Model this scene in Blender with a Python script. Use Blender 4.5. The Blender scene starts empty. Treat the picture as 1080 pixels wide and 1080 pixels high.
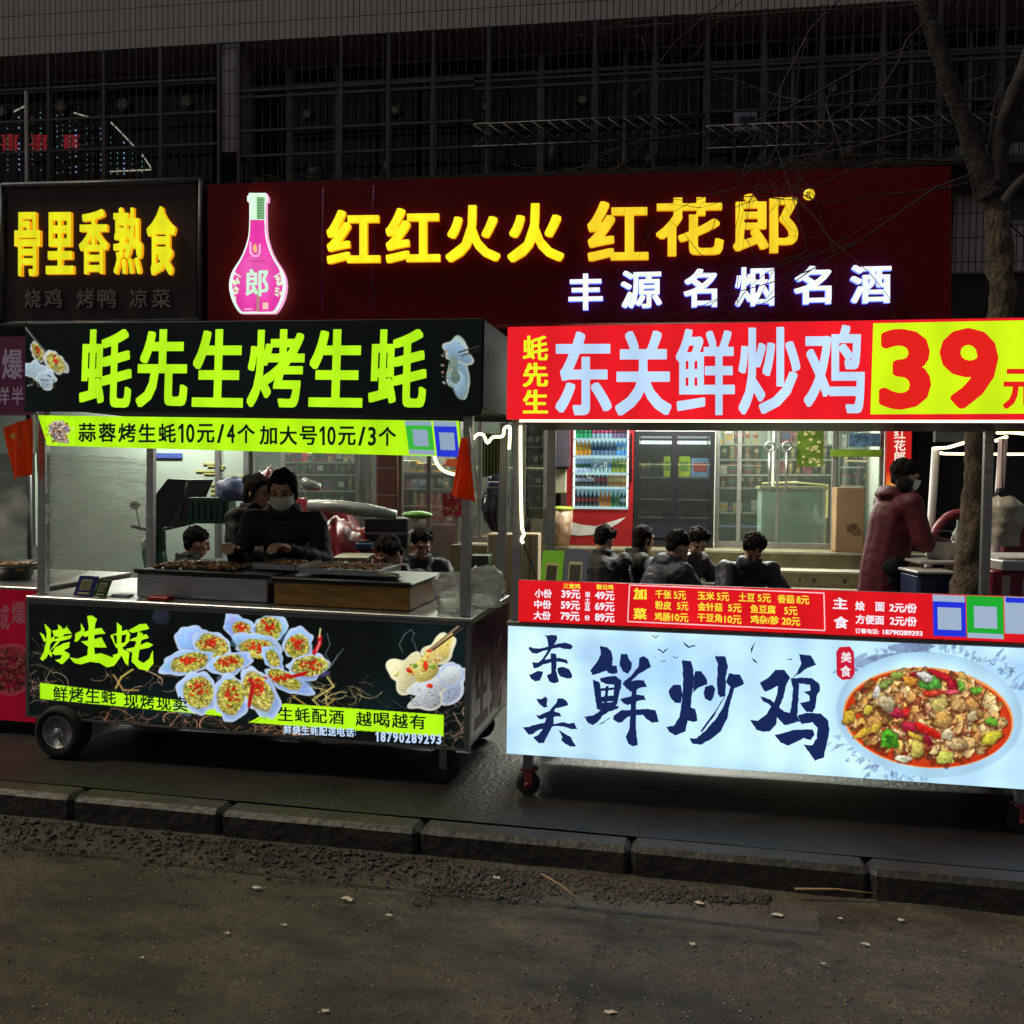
import bpy, math, random
import numpy as np
from mathutils import Vector, Matrix, noise
random.seed(7)
RNG = np.random.default_rng(7)
scn = bpy.context.scene
COL = scn.collection
R = math.radians

# ------------------------------------------------------------------ camera, sky, sun, exposure
FPX = 1000.0; CAMH = 1.60; HOR = 505.0; ROLL = 0.010
PITCH = math.atan((540.0 - HOR) / FPX)
cd = bpy.data.cameras.new('camera'); cam = bpy.data.objects.new('camera', cd); COL.objects.link(cam)
CF = Vector((0, math.cos(PITCH), -math.sin(PITCH))); _u = Vector((0, math.sin(PITCH), math.cos(PITCH))); _r = Vector((1, 0, 0))
CR = _r * math.cos(ROLL) + _u * math.sin(ROLL); CU = _u * math.cos(ROLL) - _r * math.sin(ROLL)
cam.matrix_world = Matrix(((CR.x, CU.x, -CF.x, 0), (CR.y, CU.y, -CF.y, 0), (CR.z, CU.z, -CF.z, CAMH), (0, 0, 0, 1)))
cd.sensor_width = 36; cd.lens = FPX / 1080 * 36; cd.clip_end = 500; cd.clip_start = 0.05
scn.camera = cam
SUN_EL, SUN_AZ = R(56), R(272)
w = bpy.data.worlds.new('World'); scn.world = w; w.use_nodes = True
nt = w.node_tree; nt.nodes.clear()
sky = nt.nodes.new('ShaderNodeTexSky'); sky.sky_type = 'NISHITA'; sky.sun_disc = False
sky.sun_elevation = SUN_EL; sky.sun_rotation = SUN_AZ
hsv = nt.nodes.new('ShaderNodeHueSaturation'); hsv.inputs['Saturation'].default_value = 0.15
bg = nt.nodes.new('ShaderNodeBackground'); bg.inputs['Strength'].default_value = 0.026
wo = nt.nodes.new('ShaderNodeOutputWorld')
nt.links.new(sky.outputs[0], hsv.inputs['Color']); nt.links.new(hsv.outputs[0], bg.inputs['Color']); nt.links.new(bg.outputs[0], wo.inputs['Surface'])
sd = bpy.data.lights.new('sun', 'SUN'); sun = bpy.data.objects.new('sun', sd); COL.objects.link(sun)
sd.energy = 1.9; sd.angle = R(12); sd.color = (1.0, 0.84, 0.62)
sun.rotation_euler = (R(90) - SUN_EL, 0, R(180) - SUN_AZ)
scn.view_settings.view_transform = 'Standard'; scn.view_settings.look = 'None'
scn.view_settings.exposure = 0; scn.view_settings.gamma = 1; scn.view_settings.use_curve_mapping = False
try:
    scn.cycles.use_denoising = True
    scn.cycles.max_bounces = 6; scn.cycles.transparent_max_bounces = 24
    scn.cycles.sample_clamp_indirect = 4; scn.cycles.caustics_reflective = False; scn.cycles.caustics_refractive = False
except Exception: pass

# ------------------------------------------------------------------ pixel <-> world helpers
CO = Vector((0, 0, CAMH))
def ray(px, py): return CF * FPX + CR * (px - 540) - CU * (py - 540)
def wp(px, py, depth):                       # world point at a forward depth
    return CO + ray(px, py) * (depth / FPX)
def on_z(px, py, z):
    d = ray(px, py); return CO + d * ((z - CAMH) / d.z)
def gp(px, depth, z):                        # world point at height z, seen in column px, at depth
    return Vector(((px - 540) / FPX * depth + .01 * (z - 1.6), depth, z))
def proj_np(P):                              # Nx3 world -> photo px
    P = P - np.array(CO)
    f = P @ np.array(CF); r = P @ np.array(CR); u = P @ np.array(CU)
    return 540 + FPX * r / f, 540 - FPX * u / f

class Frame:                                 # a facade-like frame: x along, y away, z up; tip lowers its right end a little
    def __init__(s, O, th, tip=0):
        s.O = Vector((O[0], O[1], 0)); s.th = th; s.eul = (0, tip, -th)
        m = Matrix.Rotation(-th, 3, 'Z') @ Matrix.Rotation(tip, 3, 'Y')
        s.X, s.Y, s.Z = m.col[0].copy(), m.col[1].copy(), m.col[2].copy()
    def W(s, x, y, z): return s.O + s.X * x + s.Y * y + s.Z * z
    def hit(s, px, py, y=0.0):               # pixel -> (x, z) on the plane local y
        d = ray(px, py); p0 = s.O + s.Y * y
        t = (p0 - CO).dot(s.Y) / d.dot(s.Y); v = CO + d * t - s.O
        return v.dot(s.X), v.dot(s.Z)
    def loc(s, q):
        v = Vector(q) - s.O; return Vector((v.dot(s.X), v.dot(s.Y), v.dot(s.Z)))
WF = Frame((0, 0), 0)

# ------------------------------------------------------------------ mesh builder
class MB:
    def __init__(s): s.v = []; s.f = []; s.m = []; s.smooth = []
    def add(s, vs, fs, mi=0, sm=False):
        o = len(s.v); s.v += [tuple(v) for v in vs]; s.f += [tuple(i + o for i in f) for f in fs]
        s.m += [mi] * len(fs); s.smooth += [sm] * len(fs); return s
    def box(s, x0, x1, y0, y1, z0, z1, mi=0, b=0.0):
        if x0 > x1: x0, x1 = x1, x0
        if y0 > y1: y0, y1 = y1, y0
        if z0 > z1: z0, z1 = z1, z0
        if b <= 0:
            vs = [(x, y, z) for z in (z0, z1) for y in (y0, y1) for x in (x0, x1)]
            return s.add(vs, [(0, 2, 3, 1), (4, 5, 7, 6), (0, 1, 5, 4), (2, 6, 7, 3), (0, 4, 6, 2), (1, 3, 7, 5)], mi)
        b = min(b, (x1 - x0) * .45, (y1 - y0) * .45, (z1 - z0) * .45)
        vs = []; idx = {}
        for ax in range(3):
            for sx in (0, 1):
                for sy in (0, 1):
                    for sz in (0, 1):
                        p = [(x0, x1)[sx], (y0, y1)[sy], (z0, z1)[sz]]; sg = (sx, sy, sz)
                        for k in range(3):
                            if k != ax: p[k] += b if sg[k] == 0 else -b
                        idx[(ax, sx, sy, sz)] = len(vs); vs.append(p)
        fs = []
        for ax in range(3):
            o = [k for k in range(3) if k != ax]
            for sd_ in (0, 1):
                q = []
                for a, c in ((0, 0), (1, 0), (1, 1), (0, 1)):
                    sg = [0, 0, 0]; sg[ax] = sd_; sg[o[0]] = a; sg[o[1]] = c; q.append(idx[(ax, *sg)])
                fs.append(q)
        for ax in range(3):
            o = [k for k in range(3) if k != ax]
            for a in (0, 1):
                for c in (0, 1):
                    s0 = [0, 0, 0]; s1 = [0, 0, 0]; s0[ax] = 0; s1[ax] = 1
                    s0[o[0]] = s1[o[0]] = a; s0[o[1]] = s1[o[1]] = c
                    fs.append([idx[(o[0], *s0)], idx[(o[0], *s1)], idx[(o[1], *s1)], idx[(o[1], *s0)]])
        for sx in (0, 1):
            for sy in (0, 1):
                for sz in (0, 1): fs.append([idx[(k, sx, sy, sz)] for k in range(3)])
        return s.add(vs, fs, mi)
    def quad(s, a, b, c, d, mi=0): return s.add([a, b, c, d], [(0, 1, 2, 3)], mi)
    def tube(s, pts, r, n=8, mi=0, cap=True, sm=True):
        pts = [Vector(p) for p in pts]; rs = r if isinstance(r, (list, tuple)) else [r] * len(pts)
        vs = []; fs = []; up = None
        for i, p in enumerate(pts):
            t = (pts[min(i + 1, len(pts) - 1)] - pts[max(i - 1, 0)])
            if t.length < 1e-9: t = Vector((0, 0, 1))
            t.normalize()
            if up is None:
                up = Vector((0, 0, 1)) if abs(t.z) < .9 else Vector((1, 0, 0))
            a = t.cross(up)
            if a.length < 1e-6: a = t.cross(Vector((0, 1, .1)))
            a.normalize(); b_ = a.cross(t).normalized(); up = b_
            for k in range(n):
                an = 2 * math.pi * k / n; vs.append(p + (a * math.cos(an) + b_ * math.sin(an)) * rs[i])
        for i in range(len(pts) - 1):
            for k in range(n):
                k2 = (k + 1) % n; fs.append((i * n + k, i * n + k2, (i + 1) * n + k2, (i + 1) * n + k))
        if cap: fs.append(tuple(range(n - 1, -1, -1))); fs.append(tuple((len(pts) - 1) * n + k for k in range(n)))
        return s.add(vs, fs, mi, sm)
    def lathe(s, c, prof, n=20, mi=0, axis='z', sm=True, ang0=0, caps=True):
        vs = []; fs = []; c = Vector(c)
        for (r, h) in prof:
            for k in range(n):
                a = 2 * math.pi * k / n + ang0; x, y = r * math.cos(a), r * math.sin(a)
                if axis == 'z': v = (x, y, h)
                elif axis == 'y': v = (x, h, y)
                else: v = (h, x, y)
                vs.append(c + Vector(v))
        for i in range(len(prof) - 1):
            for k in range(n):
                k2 = (k + 1) % n; fs.append((i * n + k, i * n + k2, (i + 1) * n + k2, (i + 1) * n + k))
        if caps and prof[0][0] > 1e-5: fs.append(tuple(range(n - 1, -1, -1)))
        if caps and prof[-1][0] > 1e-5: fs.append(tuple((len(prof) - 1) * n + k for k in range(n)))
        return s.add(vs, fs, mi, sm)
    def ell(s, c, r, nu=16, nv=10, mi=0, mat=None, nz=0, seed=0):
        c = Vector(c); vs = []; fs = []
        if not hasattr(r, '__len__'): r = (r, r, r)
        for i in range(nv + 1):
            ph = math.pi * i / nv
            for k in range(nu):
                th = 2 * math.pi * k / nu
                d = Vector((math.sin(ph) * math.cos(th), math.sin(ph) * math.sin(th), math.cos(ph)))
                q = 1 + (nz * noise.noise(d * 2.2 + Vector((seed, seed * .7, 0))) if nz else 0)
                v = Vector((d.x * r[0], d.y * r[1], d.z * r[2])) * q
                if mat is not None: v = mat @ v
                vs.append(c + v)
        for i in range(nv):
            for k in range(nu):
                k2 = (k + 1) % nu; fs.append((i * nu + k, (i + 1) * nu + k, (i + 1) * nu + k2, i * nu + k2))
        return s.add(vs, fs, mi, True)
    def cap(s, p0, r0, p1, r1, n=12):        # tapered capsule, for remeshing
        p0 = Vector(p0); p1 = Vector(p1); t = (p1 - p0); L = max(t.length, 1e-5); t = t / L
        pts = []; rs = []
        for k in range(4): a = math.pi / 2 * k / 4; pts.append(p0 - t * r0 * math.cos(a)); rs.append(max(r0 * math.sin(a), 1e-4))
        pts.append(p0); rs.append(r0); pts.append(p1); rs.append(r1)
        for k in range(3, -1, -1): a = math.pi / 2 * k / 4; pts.append(p1 + t * r1 * math.cos(a)); rs.append(max(r1 * math.sin(a), 1e-4))
        return s.tube(pts, rs, n)
    def poly(s, pts, y, mi=0):               # flat polygon facing -y, pts in (x, z)
        return s.add([(p[0], y, p[1]) for p in pts], [tuple(range(len(pts)))], mi)
    def prism(s, pts, y0, y1, mi=0, side=None):
        n = len(pts); vs = [(p[0], y0, p[1]) for p in pts] + [(p[0], y1, p[1]) for p in pts]
        s.add(vs, [tuple(range(n)), tuple(range(2 * n - 1, n - 1, -1))], mi)
        return s.add(vs, [(i, (i + 1) % n, (i + 1) % n + n, i + n) for i in range(n)], mi if side is None else side)
    def mesh(s, name, mats, base=(0, 0, 0)):
        me = bpy.data.meshes.new(name); bx, by, bz = base
        me.from_pydata([(x - bx, y - by, z - bz) for x, y, z in s.v], [], s.f)
        for m in (mats if isinstance(mats, (list, tuple)) else [mats]): me.materials.append(m)
        me.polygons.foreach_set('material_index', s.m); me.polygons.foreach_set('use_smooth', s.smooth)
        me.update(); return me

def setp(o, label=None, cat=None, group=None, kind=None):
    if label: o['label'] = label
    if cat: o['category'] = cat
    if group: o['group'] = group
    if kind: o['kind'] = kind
    return o
class Thing:
    def __init__(s, name, label, cat, fr=WF, base=(0, 0, 0), group=None):
        s.fr = fr; s.base = Vector(base)
        s.o = bpy.data.objects.new(name, None); COL.objects.link(s.o); s.o.empty_display_size = .1
        s.o.location = fr.W(*base); s.o.rotation_euler = fr.eul
        setp(s.o, label, cat, group)
    def part(s, name, mb, mats, parent=None, label=None):
        o = bpy.data.objects.new(name, mb.mesh(name, mats, s.base) if isinstance(mb, MB) else mb); COL.objects.link(o)
        o.parent = parent or s.o
        if label: o['label'] = label
        return o
def solo(name, label, cat, fr, mb, mats, base=(0, 0, 0), group=None, kind=None):
    o = bpy.data.objects.new(name, mb.mesh(name, mats, base) if isinstance(mb, MB) else mb); COL.objects.link(o)
    o.location = fr.W(*base); o.rotation_euler = fr.eul
    return setp(o, label, cat, group, kind)
def struct(name, fr, mb, mats): return solo(name, None, None, fr, mb, mats, kind='structure')
def dup(root, fr, base, label, rot=None):
    r = root.copy(); COL.objects.link(r); r.location = fr.W(*base); r['label'] = label
    if rot is not None: r.rotation_euler = (0, 0, rot)
    for ch in list(root.children):
        c = ch.copy(); COL.objects.link(c); c.parent = r
        for g in list(ch.children):
            d = g.copy(); COL.objects.link(d); d.parent = c
    return r

# ------------------------------------------------------------------ materials
def L(r, g, b):
    f = lambda c: (c / 255 / 12.92) if c / 255 <= .04045 else ((c / 255 + .055) / 1.055) ** 2.4
    return (f(r), f(g), f(b))
MC = {}
def M(name, col=(.5, .5, .5), rough=.6, metal=0, var=.2, scale=9, bump=0.0, spec=.5, emit=None, es=1.0, coord='Object', bscale=None, stretch=None, alpha=None, sampling=None):
    if name in MC: return MC[name]
    m = bpy.data.materials.new(name); m.use_nodes = True; n = m.node_tree.nodes; l = m.node_tree.links
    p = n['Principled BSDF']; p.inputs['Roughness'].default_value = rough; p.inputs['Metallic'].default_value = metal
    p.inputs['Specular IOR Level'].default_value = spec
    tc = n.new('ShaderNodeTexCoord'); mp = n.new('ShaderNodeMapping'); l.new(tc.outputs[coord], mp.inputs[0])
    if stretch: mp.inputs['Scale'].default_value = stretch
    nz = n.new('ShaderNodeTexNoise'); nz.inputs['Scale'].default_value = scale; nz.inputs['Detail'].default_value = 6; nz.inputs['Roughness'].default_value = .65
    l.new(mp.outputs[0], nz.inputs['Vector'])
    if var > 0:
        rp = n.new('ShaderNodeValToRGB'); rp.color_ramp.elements[0].position = .3; rp.color_ramp.elements[1].position = .7
        rp.color_ramp.elements[0].color = tuple(max(0, c * (1 - var)) for c in col) + (1,)
        rp.color_ramp.elements[1].color = tuple(min(1, c * (1 + var)) for c in col) + (1,)
        l.new(nz.outputs['Fac'], rp.inputs[0]); l.new(rp.outputs[0], p.inputs['Base Color'])
    else: p.inputs['Base Color'].default_value = tuple(col) + (1,)
    if bump:
        bn = n.new('ShaderNodeBump'); bn.inputs['Strength'].default_value = bump; bn.inputs['Distance'].default_value = .02
        n2 = n.new('ShaderNodeTexNoise'); n2.inputs['Scale'].default_value = bscale or scale * 3; n2.inputs['Detail'].default_value = 5
        l.new(mp.outputs[0], n2.inputs['Vector']); l.new(n2.outputs['Fac'], bn.inputs['Height']); l.new(bn.outputs[0], p.inputs['Normal'])
    if emit is not None:
        p.inputs['Emission Color'].default_value = tuple(emit) + (1,); p.inputs['Emission Strength'].default_value = es
    if alpha is not None: p.inputs['Alpha'].default_value = alpha
    if sampling: m.cycles.emission_sampling = sampling
    MC[name] = m; return m
def E(name, rgb, s=1.0, big=False, rough=.35):        # a backlit print or lamp
    if name in MC: return MC[name]
    c = L(*rgb); m = M(name, tuple(x * .25 for x in c), rough, var=0, emit=c, es=s, sampling='FRONT_BACK' if big else 'NONE')
    if big and s < 2: uneven(m, s)
    return m
def uneven(m, s):                                     # lamps inside a light box never light it evenly
    n = m.node_tree.nodes; l = m.node_tree.links; tc = n.new('ShaderNodeTexCoord'); nz = n.new('ShaderNodeTexNoise'); nz.inputs['Scale'].default_value = 3.2; nz.inputs['Detail'].default_value = 3
    wv = n.new('ShaderNodeTexWave'); wv.inputs['Scale'].default_value = 1.7; wv.inputs['Distortion'].default_value = .6; ad = n.new('ShaderNodeMath'); ad.operation = 'MULTIPLY_ADD'; ad.inputs[1].default_value = .30
    r = n.new('ShaderNodeMapRange'); r.inputs[1].default_value = .3; r.inputs[2].default_value = .95; r.inputs[3].default_value = s * .80; r.inputs[4].default_value = s * 1.06
    l.new(tc.outputs['Object'], nz.inputs['Vector']); l.new(tc.outputs['Object'], wv.inputs['Vector']); l.new(wv.outputs['Fac'], ad.inputs[0]); l.new(nz.outputs['Fac'], ad.inputs[2]); l.new(ad.outputs[0], r.inputs[0]); l.new(r.outputs[0], n['Principled BSDF'].inputs['Emission Strength'])
def VC(name, s=1.0, big=True, base=.12):              # backlit picture, colours stored per vertex
    m = bpy.data.materials.new(name); m.use_nodes = True; n = m.node_tree.nodes; l = m.node_tree.links; p = n['Principled BSDF']
    a = n.new('ShaderNodeAttribute'); a.attribute_name = 'Col'; l.new(a.outputs['Color'], p.inputs['Emission Color'])
    p.inputs['Emission Strength'].default_value = s; p.inputs['Roughness'].default_value = .3
    if base > .5: l.new(a.outputs['Color'], p.inputs['Base Color'])
    else: p.inputs['Base Color'].default_value = (.006, .006, .006, 1); p.inputs['Specular IOR Level'].default_value = .12; p.inputs['Roughness'].default_value = .5
    m.cycles.emission_sampling = 'AUTO' if big else 'NONE'
    if big: uneven(m, s * 1.04)
    return m
def glass(name, tint=(1, 1, 1), refl=.12, rough=.02, haze=0.0, hazecol=(.5, .5, .5), streak=False, gcol=1.0):
    if name in MC: return MC[name]
    m = bpy.data.materials.new(name); m.use_nodes = True; n = m.node_tree.nodes; l = m.node_tree.links
    n.remove(n['Principled BSDF']); out = n['Material Output']
    t = n.new('ShaderNodeBsdfTransparent'); t.inputs[0].default_value = tuple(tint) + (1,)
    g = n.new('ShaderNodeBsdfGlossy'); g.inputs['Roughness'].default_value = rough; g.inputs[0].default_value = (gcol, gcol, gcol, 1)
    fr = n.new('ShaderNodeLayerWeight'); fr.inputs[0].default_value = .35
    ma = n.new('ShaderNodeMath'); ma.operation = 'MULTIPLY_ADD'; ma.inputs[1].default_value = .5; ma.inputs[2].default_value = refl
    l.new(fr.outputs['Fresnel'], ma.inputs[0])
    mx = n.new('ShaderNodeMixShader'); l.new(ma.outputs[0], mx.inputs[0]); l.new(t.outputs[0], mx.inputs[1]); l.new(g.outputs[0], mx.inputs[2])
    last = mx
    if haze > 0:
        d = n.new('ShaderNodeBsdfDiffuse'); d.inputs[0].default_value = tuple(hazecol) + (1,)
        tr = n.new('ShaderNodeBsdfTranslucent'); tr.inputs[0].default_value = tuple(hazecol) + (1,)
        ad = n.new('ShaderNodeMixShader'); ad.inputs[0].default_value = .5; l.new(d.outputs[0], ad.inputs[1]); l.new(tr.outputs[0], ad.inputs[2])
        m2 = n.new('ShaderNodeMixShader'); l.new(mx.outputs[0], m2.inputs[1]); l.new(ad.outputs[0], m2.inputs[2])
        if streak:
            tc = n.new('ShaderNodeTexCoord'); mp = n.new('ShaderNodeMapping'); mp.inputs['Scale'].default_value = (3, 3, 38); mp.inputs['Rotation'].default_value = (0, R(12), 0)
            nz = n.new('ShaderNodeTexNoise'); nz.inputs['Scale'].default_value = 1.6; nz.inputs['Detail'].default_value = 7
            rp = n.new('ShaderNodeMapRange'); rp.inputs[1].default_value = .35; rp.inputs[2].default_value = .75; rp.inputs[3].default_value = haze * .35; rp.inputs[4].default_value = min(1, haze * 1.9)
            l.new(tc.outputs['Object'], mp.inputs[0]); l.new(mp.outputs[0], nz.inputs['Vector']); l.new(nz.outputs['Fac'], rp.inputs[0]); l.new(rp.outputs[0], m2.inputs[0])
        else: m2.inputs[0].default_value = haze
        last = m2
    l.new(last.outputs[0], out.inputs['Surface']); MC[name] = m; return m

STEEL = M('brushed_steel', (.42, .42, .43), .38, .9, .25, 6, stretch=(1, 1, 14), bump=.05)
STEELD = M('dull_steel', (.22, .22, .22), .5, .8, .3, 7)
BLACK = M('black_paint', (.012, .012, .013), .45, var=.3)
BLACKM = M('black_metal', (.02, .02, .022), .4, .6, .3)
RUBBER = M('tyre_rubber', (.014, .014, .014), .8, bump=.2, bscale=60)
DARK = M('dark_void', (.006, .006, .007), .8, var=.2)
WHITEP = M('white_plastic', (.6, .6, .6), .4, var=.1)
RED = M('red_plastic', (.35, .01, .015), .45, var=.25)
CARD = M('cardboard', (.34, .21, .11), .8, var=.2, scale=5, bump=.05)
SKIN = M('skin', (.5, .29, .2), .5, var=.08, scale=20)
HAIR = M('black_hair', (.010, .008, .007), .85, var=.4, spec=.15, scale=40, bump=.4, bscale=90, stretch=(1, 1, .15))
INK = E('ink_print', (22, 38, 88)); INKB = E('black_print', (12, 22, 14))
LIME = E('lime_print', (186, 250, 22), 1.0, True); WARML = E('neon_tube', (255, 238, 186), 3.4, True)

# a side scene in which modifiers and lettering are evaluated; removed at the end
TMP = bpy.data.scenes.new('tmp')
def evalmesh(o):
    TMP.collection.objects.link(o); vl = TMP.view_layers[0]; vl.update(); dg = vl.depsgraph
    me = bpy.data.meshes.new_from_object(o.evaluated_get(dg)); TMP.collection.objects.unlink(o); return me
# ------------------------------------------------------------------ lettering
def glyph_mesh(body):
    c = bpy.data.curves.new('t', 'FONT'); c.body = body; c.resolution_u = 3
    o = bpy.data.objects.new('t', c); me = evalmesh(o)
    vs = np.array([v.co[:2] for v in me.vertices]); me.calc_loop_triangles(); fs = [tuple(t.vertices) for t in me.loop_triangles]
    bpy.data.objects.remove(o); bpy.data.curves.remove(c); bpy.data.meshes.remove(me)
    return vs, fs
DENSE = set('蚝烤鲜熟花郎源烟炒鸡香骨')
ORD = ['first', 'second', 'third', 'fourth', 'fifth', 'sixth', 'seventh', 'eighth', 'ninth', 'tenth', 'eleventh', 'twelfth', 'thirteenth', 'fourteenth', 'fifteenth', 'sixteenth', 'seventeenth', 'eighteenth']
def glyphs(body, off):
    """outline of the built-in font made bolder by off (em), as strips and contour cells"""
    if body == '1':
        w = off * 1.1; return np.array([(.30 - w, 0), (.42 + w, 0), (.42 + w, .73), (.30 - w, .73), (.30 - w, .73 - .02), (.10, .60), (.10, .50 - w), (.30 - w, .58 - w)]), [(0, 1, 2, 3), (4, 5, 6, 7)]
    vs, fs = glyph_mesh(body)
    if len(vs) == 0 or off <= 0: return vs, fs
    N = 150 if off >= .03 else 110
    if len(body) > 1: N = 90
    if body in ('3', '9'): N = 240
    mn = vs.min(0) - off - .03; mx = vs.max(0) + off + .03; W, H = ((mx - mn) * N).astype(int) + 2
    S = 3; A = np.zeros((H * S, W * S), np.float32); P = (vs - mn) * N * S
    for t in fs:
        p = P[list(t)]; x0, y0 = np.floor(p.min(0)).astype(int); x1, y1 = np.ceil(p.max(0)).astype(int) + 1
        X, Y = np.meshgrid(np.arange(x0, x1) + .5, np.arange(y0, y1) + .5)
        def ed(a, b): return (X - a[0]) * (b[1] - a[1]) - (Y - a[1]) * (b[0] - a[0])
        e = np.stack([ed(p[0], p[1]), ed(p[1], p[2]), ed(p[2], p[0])]); m = (e >= -.01).all(0) | (e <= .01).all(0)
        A[y0:y1, x0:x1] = np.maximum(A[y0:y1, x0:x1], m)
    if off >= .03 and body in DENSE: off *= .72
    r = max(1, int(round(off * N * S)))
    def mxf(A, r, ax):
        o = A.copy(); k = 1; left = r
        while left > 0:
            s_ = min(k, left); q = o.copy()
            if ax == 0: q[s_:] = np.maximum(q[s_:], o[:-s_]); q[:-s_] = np.maximum(q[:-s_], o[s_:])
            else: q[:, s_:] = np.maximum(q[:, s_:], o[:, :-s_]); q[:, :-s_] = np.maximum(q[:, :-s_], o[:, s_:])
            o = q; left -= s_; k = max(1, k)
            k = k * 2
        return o
    if body in ('3', '9', '0'):
        B_ = A.copy()
        for k in range(32):
            a = 2 * math.pi * k / 32; dx, dy = int(round(r * math.cos(a))), int(round(r * .8 * math.sin(a))); B_ = np.maximum(B_, np.roll(np.roll(A, dx, 1), dy, 0)); B_ = np.maximum(B_, np.roll(np.roll(A, dx // 2, 1), dy // 2, 0))
        A = B_
    else: A = mxf(mxf(A, r, 1), max(1, int(r * (.62 if off > .03 else .8))), 0)
    G = A.reshape(H, S, W, S).mean((1, 3)); g = np.pad(G, 1)
    G = (g[1:-1, 1:-1] * 4 + g[:-2, 1:-1] + g[2:, 1:-1] + g[1:-1, :-2] + g[1:-1, 2:]) / 8
    V = []; F = []; idx = {}
    def vid(key, x, y):
        if key not in idx: idx[key] = len(V); V.append(((x + .5) / N + mn[0], (y + .5) / N + mn[1]))
        return idx[key]
    I = G > .5; full = I[:-1, :-1] & I[1:, :-1] & I[:-1, 1:] & I[1:, 1:]; any_ = (I[:-1, :-1] | I[1:, :-1] | I[:-1, 1:] | I[1:, 1:]) & ~full
    for j in range(H - 1):
        row_ = full[j]; d = np.flatnonzero(np.diff(np.concatenate([[0], row_.astype(int), [0]])))
        for a, b in zip(d[::2], d[1::2]): F.append((vid((a, j), a, j), vid((b, j), b, j), vid((b, j + 1), b, j + 1), vid((a, j + 1), a, j + 1)))
    for j, i in zip(*np.nonzero(any_)):
        cs = ((i, j), (i + 1, j), (i + 1, j + 1), (i, j + 1)); f = []
        for k in range(4):
            (xa, ya), (xb, yb) = cs[k], cs[(k + 1) % 4]; ga, gb = G[ya, xa], G[yb, xb]
            if ga > .5: f.append(vid((xa, ya), xa, ya))
            if (ga > .5) != (gb > .5):
                t = (.5 - ga) / (gb - ga); f.append(vid((min(xa, xb), min(ya, yb), 'h' if ya == yb else 'v'), xa + (xb - xa) * t, ya + (yb - ya) * t))
        if len(f) > 2: F.append(tuple(f))
    return np.array(V), F
GC = {}
def letter(mb, body, fr, q, y, off=.02, mi=0, depth=0, local=False, tilt=None, side=None):
    """lettering fitted into a four-cornered patch (TL TR BR BL) of the plane y; depth raises it towards -y"""
    k = (body, off)
    if k not in GC: GC[k] = glyphs(body, off)
    vs, fs = GC[k]
    if len(vs) == 0: return
    if not local: q = [fr.hit(a, b, y) for a, b in q]
    mn = vs.min(0); mx = vs.max(0); uv = (vs - mn) / np.maximum(mx - mn, 1e-6)
    TL, TR, BR, BL = [np.array(a) for a in q]
    u = uv[:, :1]; v = uv[:, 1:]
    u = np.clip(u, 0, 1)
    P = BL * (1 - u) * (1 - v) + BR * u * (1 - v) + TR * u * v + TL * (1 - u) * v
    yy = [y if tilt is None else tilt(z) for z in P[:, 1]]
    A = [(p[0], a, p[1]) for p, a in zip(P, yy)]
    if depth <= 0: mb.add(A, fs, mi); return
    n = len(A); B = [(p[0], a - depth, p[2]) for p, a in zip(A, [a[1] for a in A])]
    edges = {}
    for f in fs:
        for i in range(len(f)):
            e = (f[i], f[(i + 1) % len(f)]); edges[e] = 1
    rim = [(a, b, b + n, a + n) for (a, b) in edges if (b, a) not in edges]
    if side is None: mb.add(A + B, [tuple(i + n for i in f) for f in fs] + rim, mi)
    else: mb.add(A + B, [tuple(i + n for i in f) for f in fs], mi); mb.add(A + B, rim, side)
def rq(x0, y0, x1, y1, s=0.0):               # px patch, s = slope of the rows
    return [(x0, y0), (x1, y0 + s * (x1 - x0)), (x1, y1 + s * (x1 - x0)), (x0, y1)]
def strokes(mb, fr, y, polys, ox, oy, sc, mi=0, jit=.5, seed=1):
    rn = random.Random(seed); k = 0
    for P in polys:
        Q = []
        for i in range(len(P)):
            a = P[i]; b = P[(i + 1) % len(P)]
            n = max(1, int(math.hypot(b[0] - a[0], b[1] - a[1]) / 14))
            for j in range(n):
                t = j / n; Q.append((a[0] + (b[0] - a[0]) * t + rn.uniform(-1, 1) * 2.4 * jit, a[1] + (b[1] - a[1]) * t + rn.uniform(-1, 1) * 2.4 * jit))
        mb.poly([fr.hit(ox + a / sc, oy + b / sc, y) for a, b in Q], y - .0004 * (k % 7), mi); k += 1
def tri_fix(o):                               # triangulate concave outlines cleanly
    import bmesh
    b = bmesh.new(); b.from_mesh(o.data); bmesh.ops.triangulate(b, faces=b.faces[:], ngon_method='EAR_CLIP'); b.to_mesh(o.data); b.free()

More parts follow.
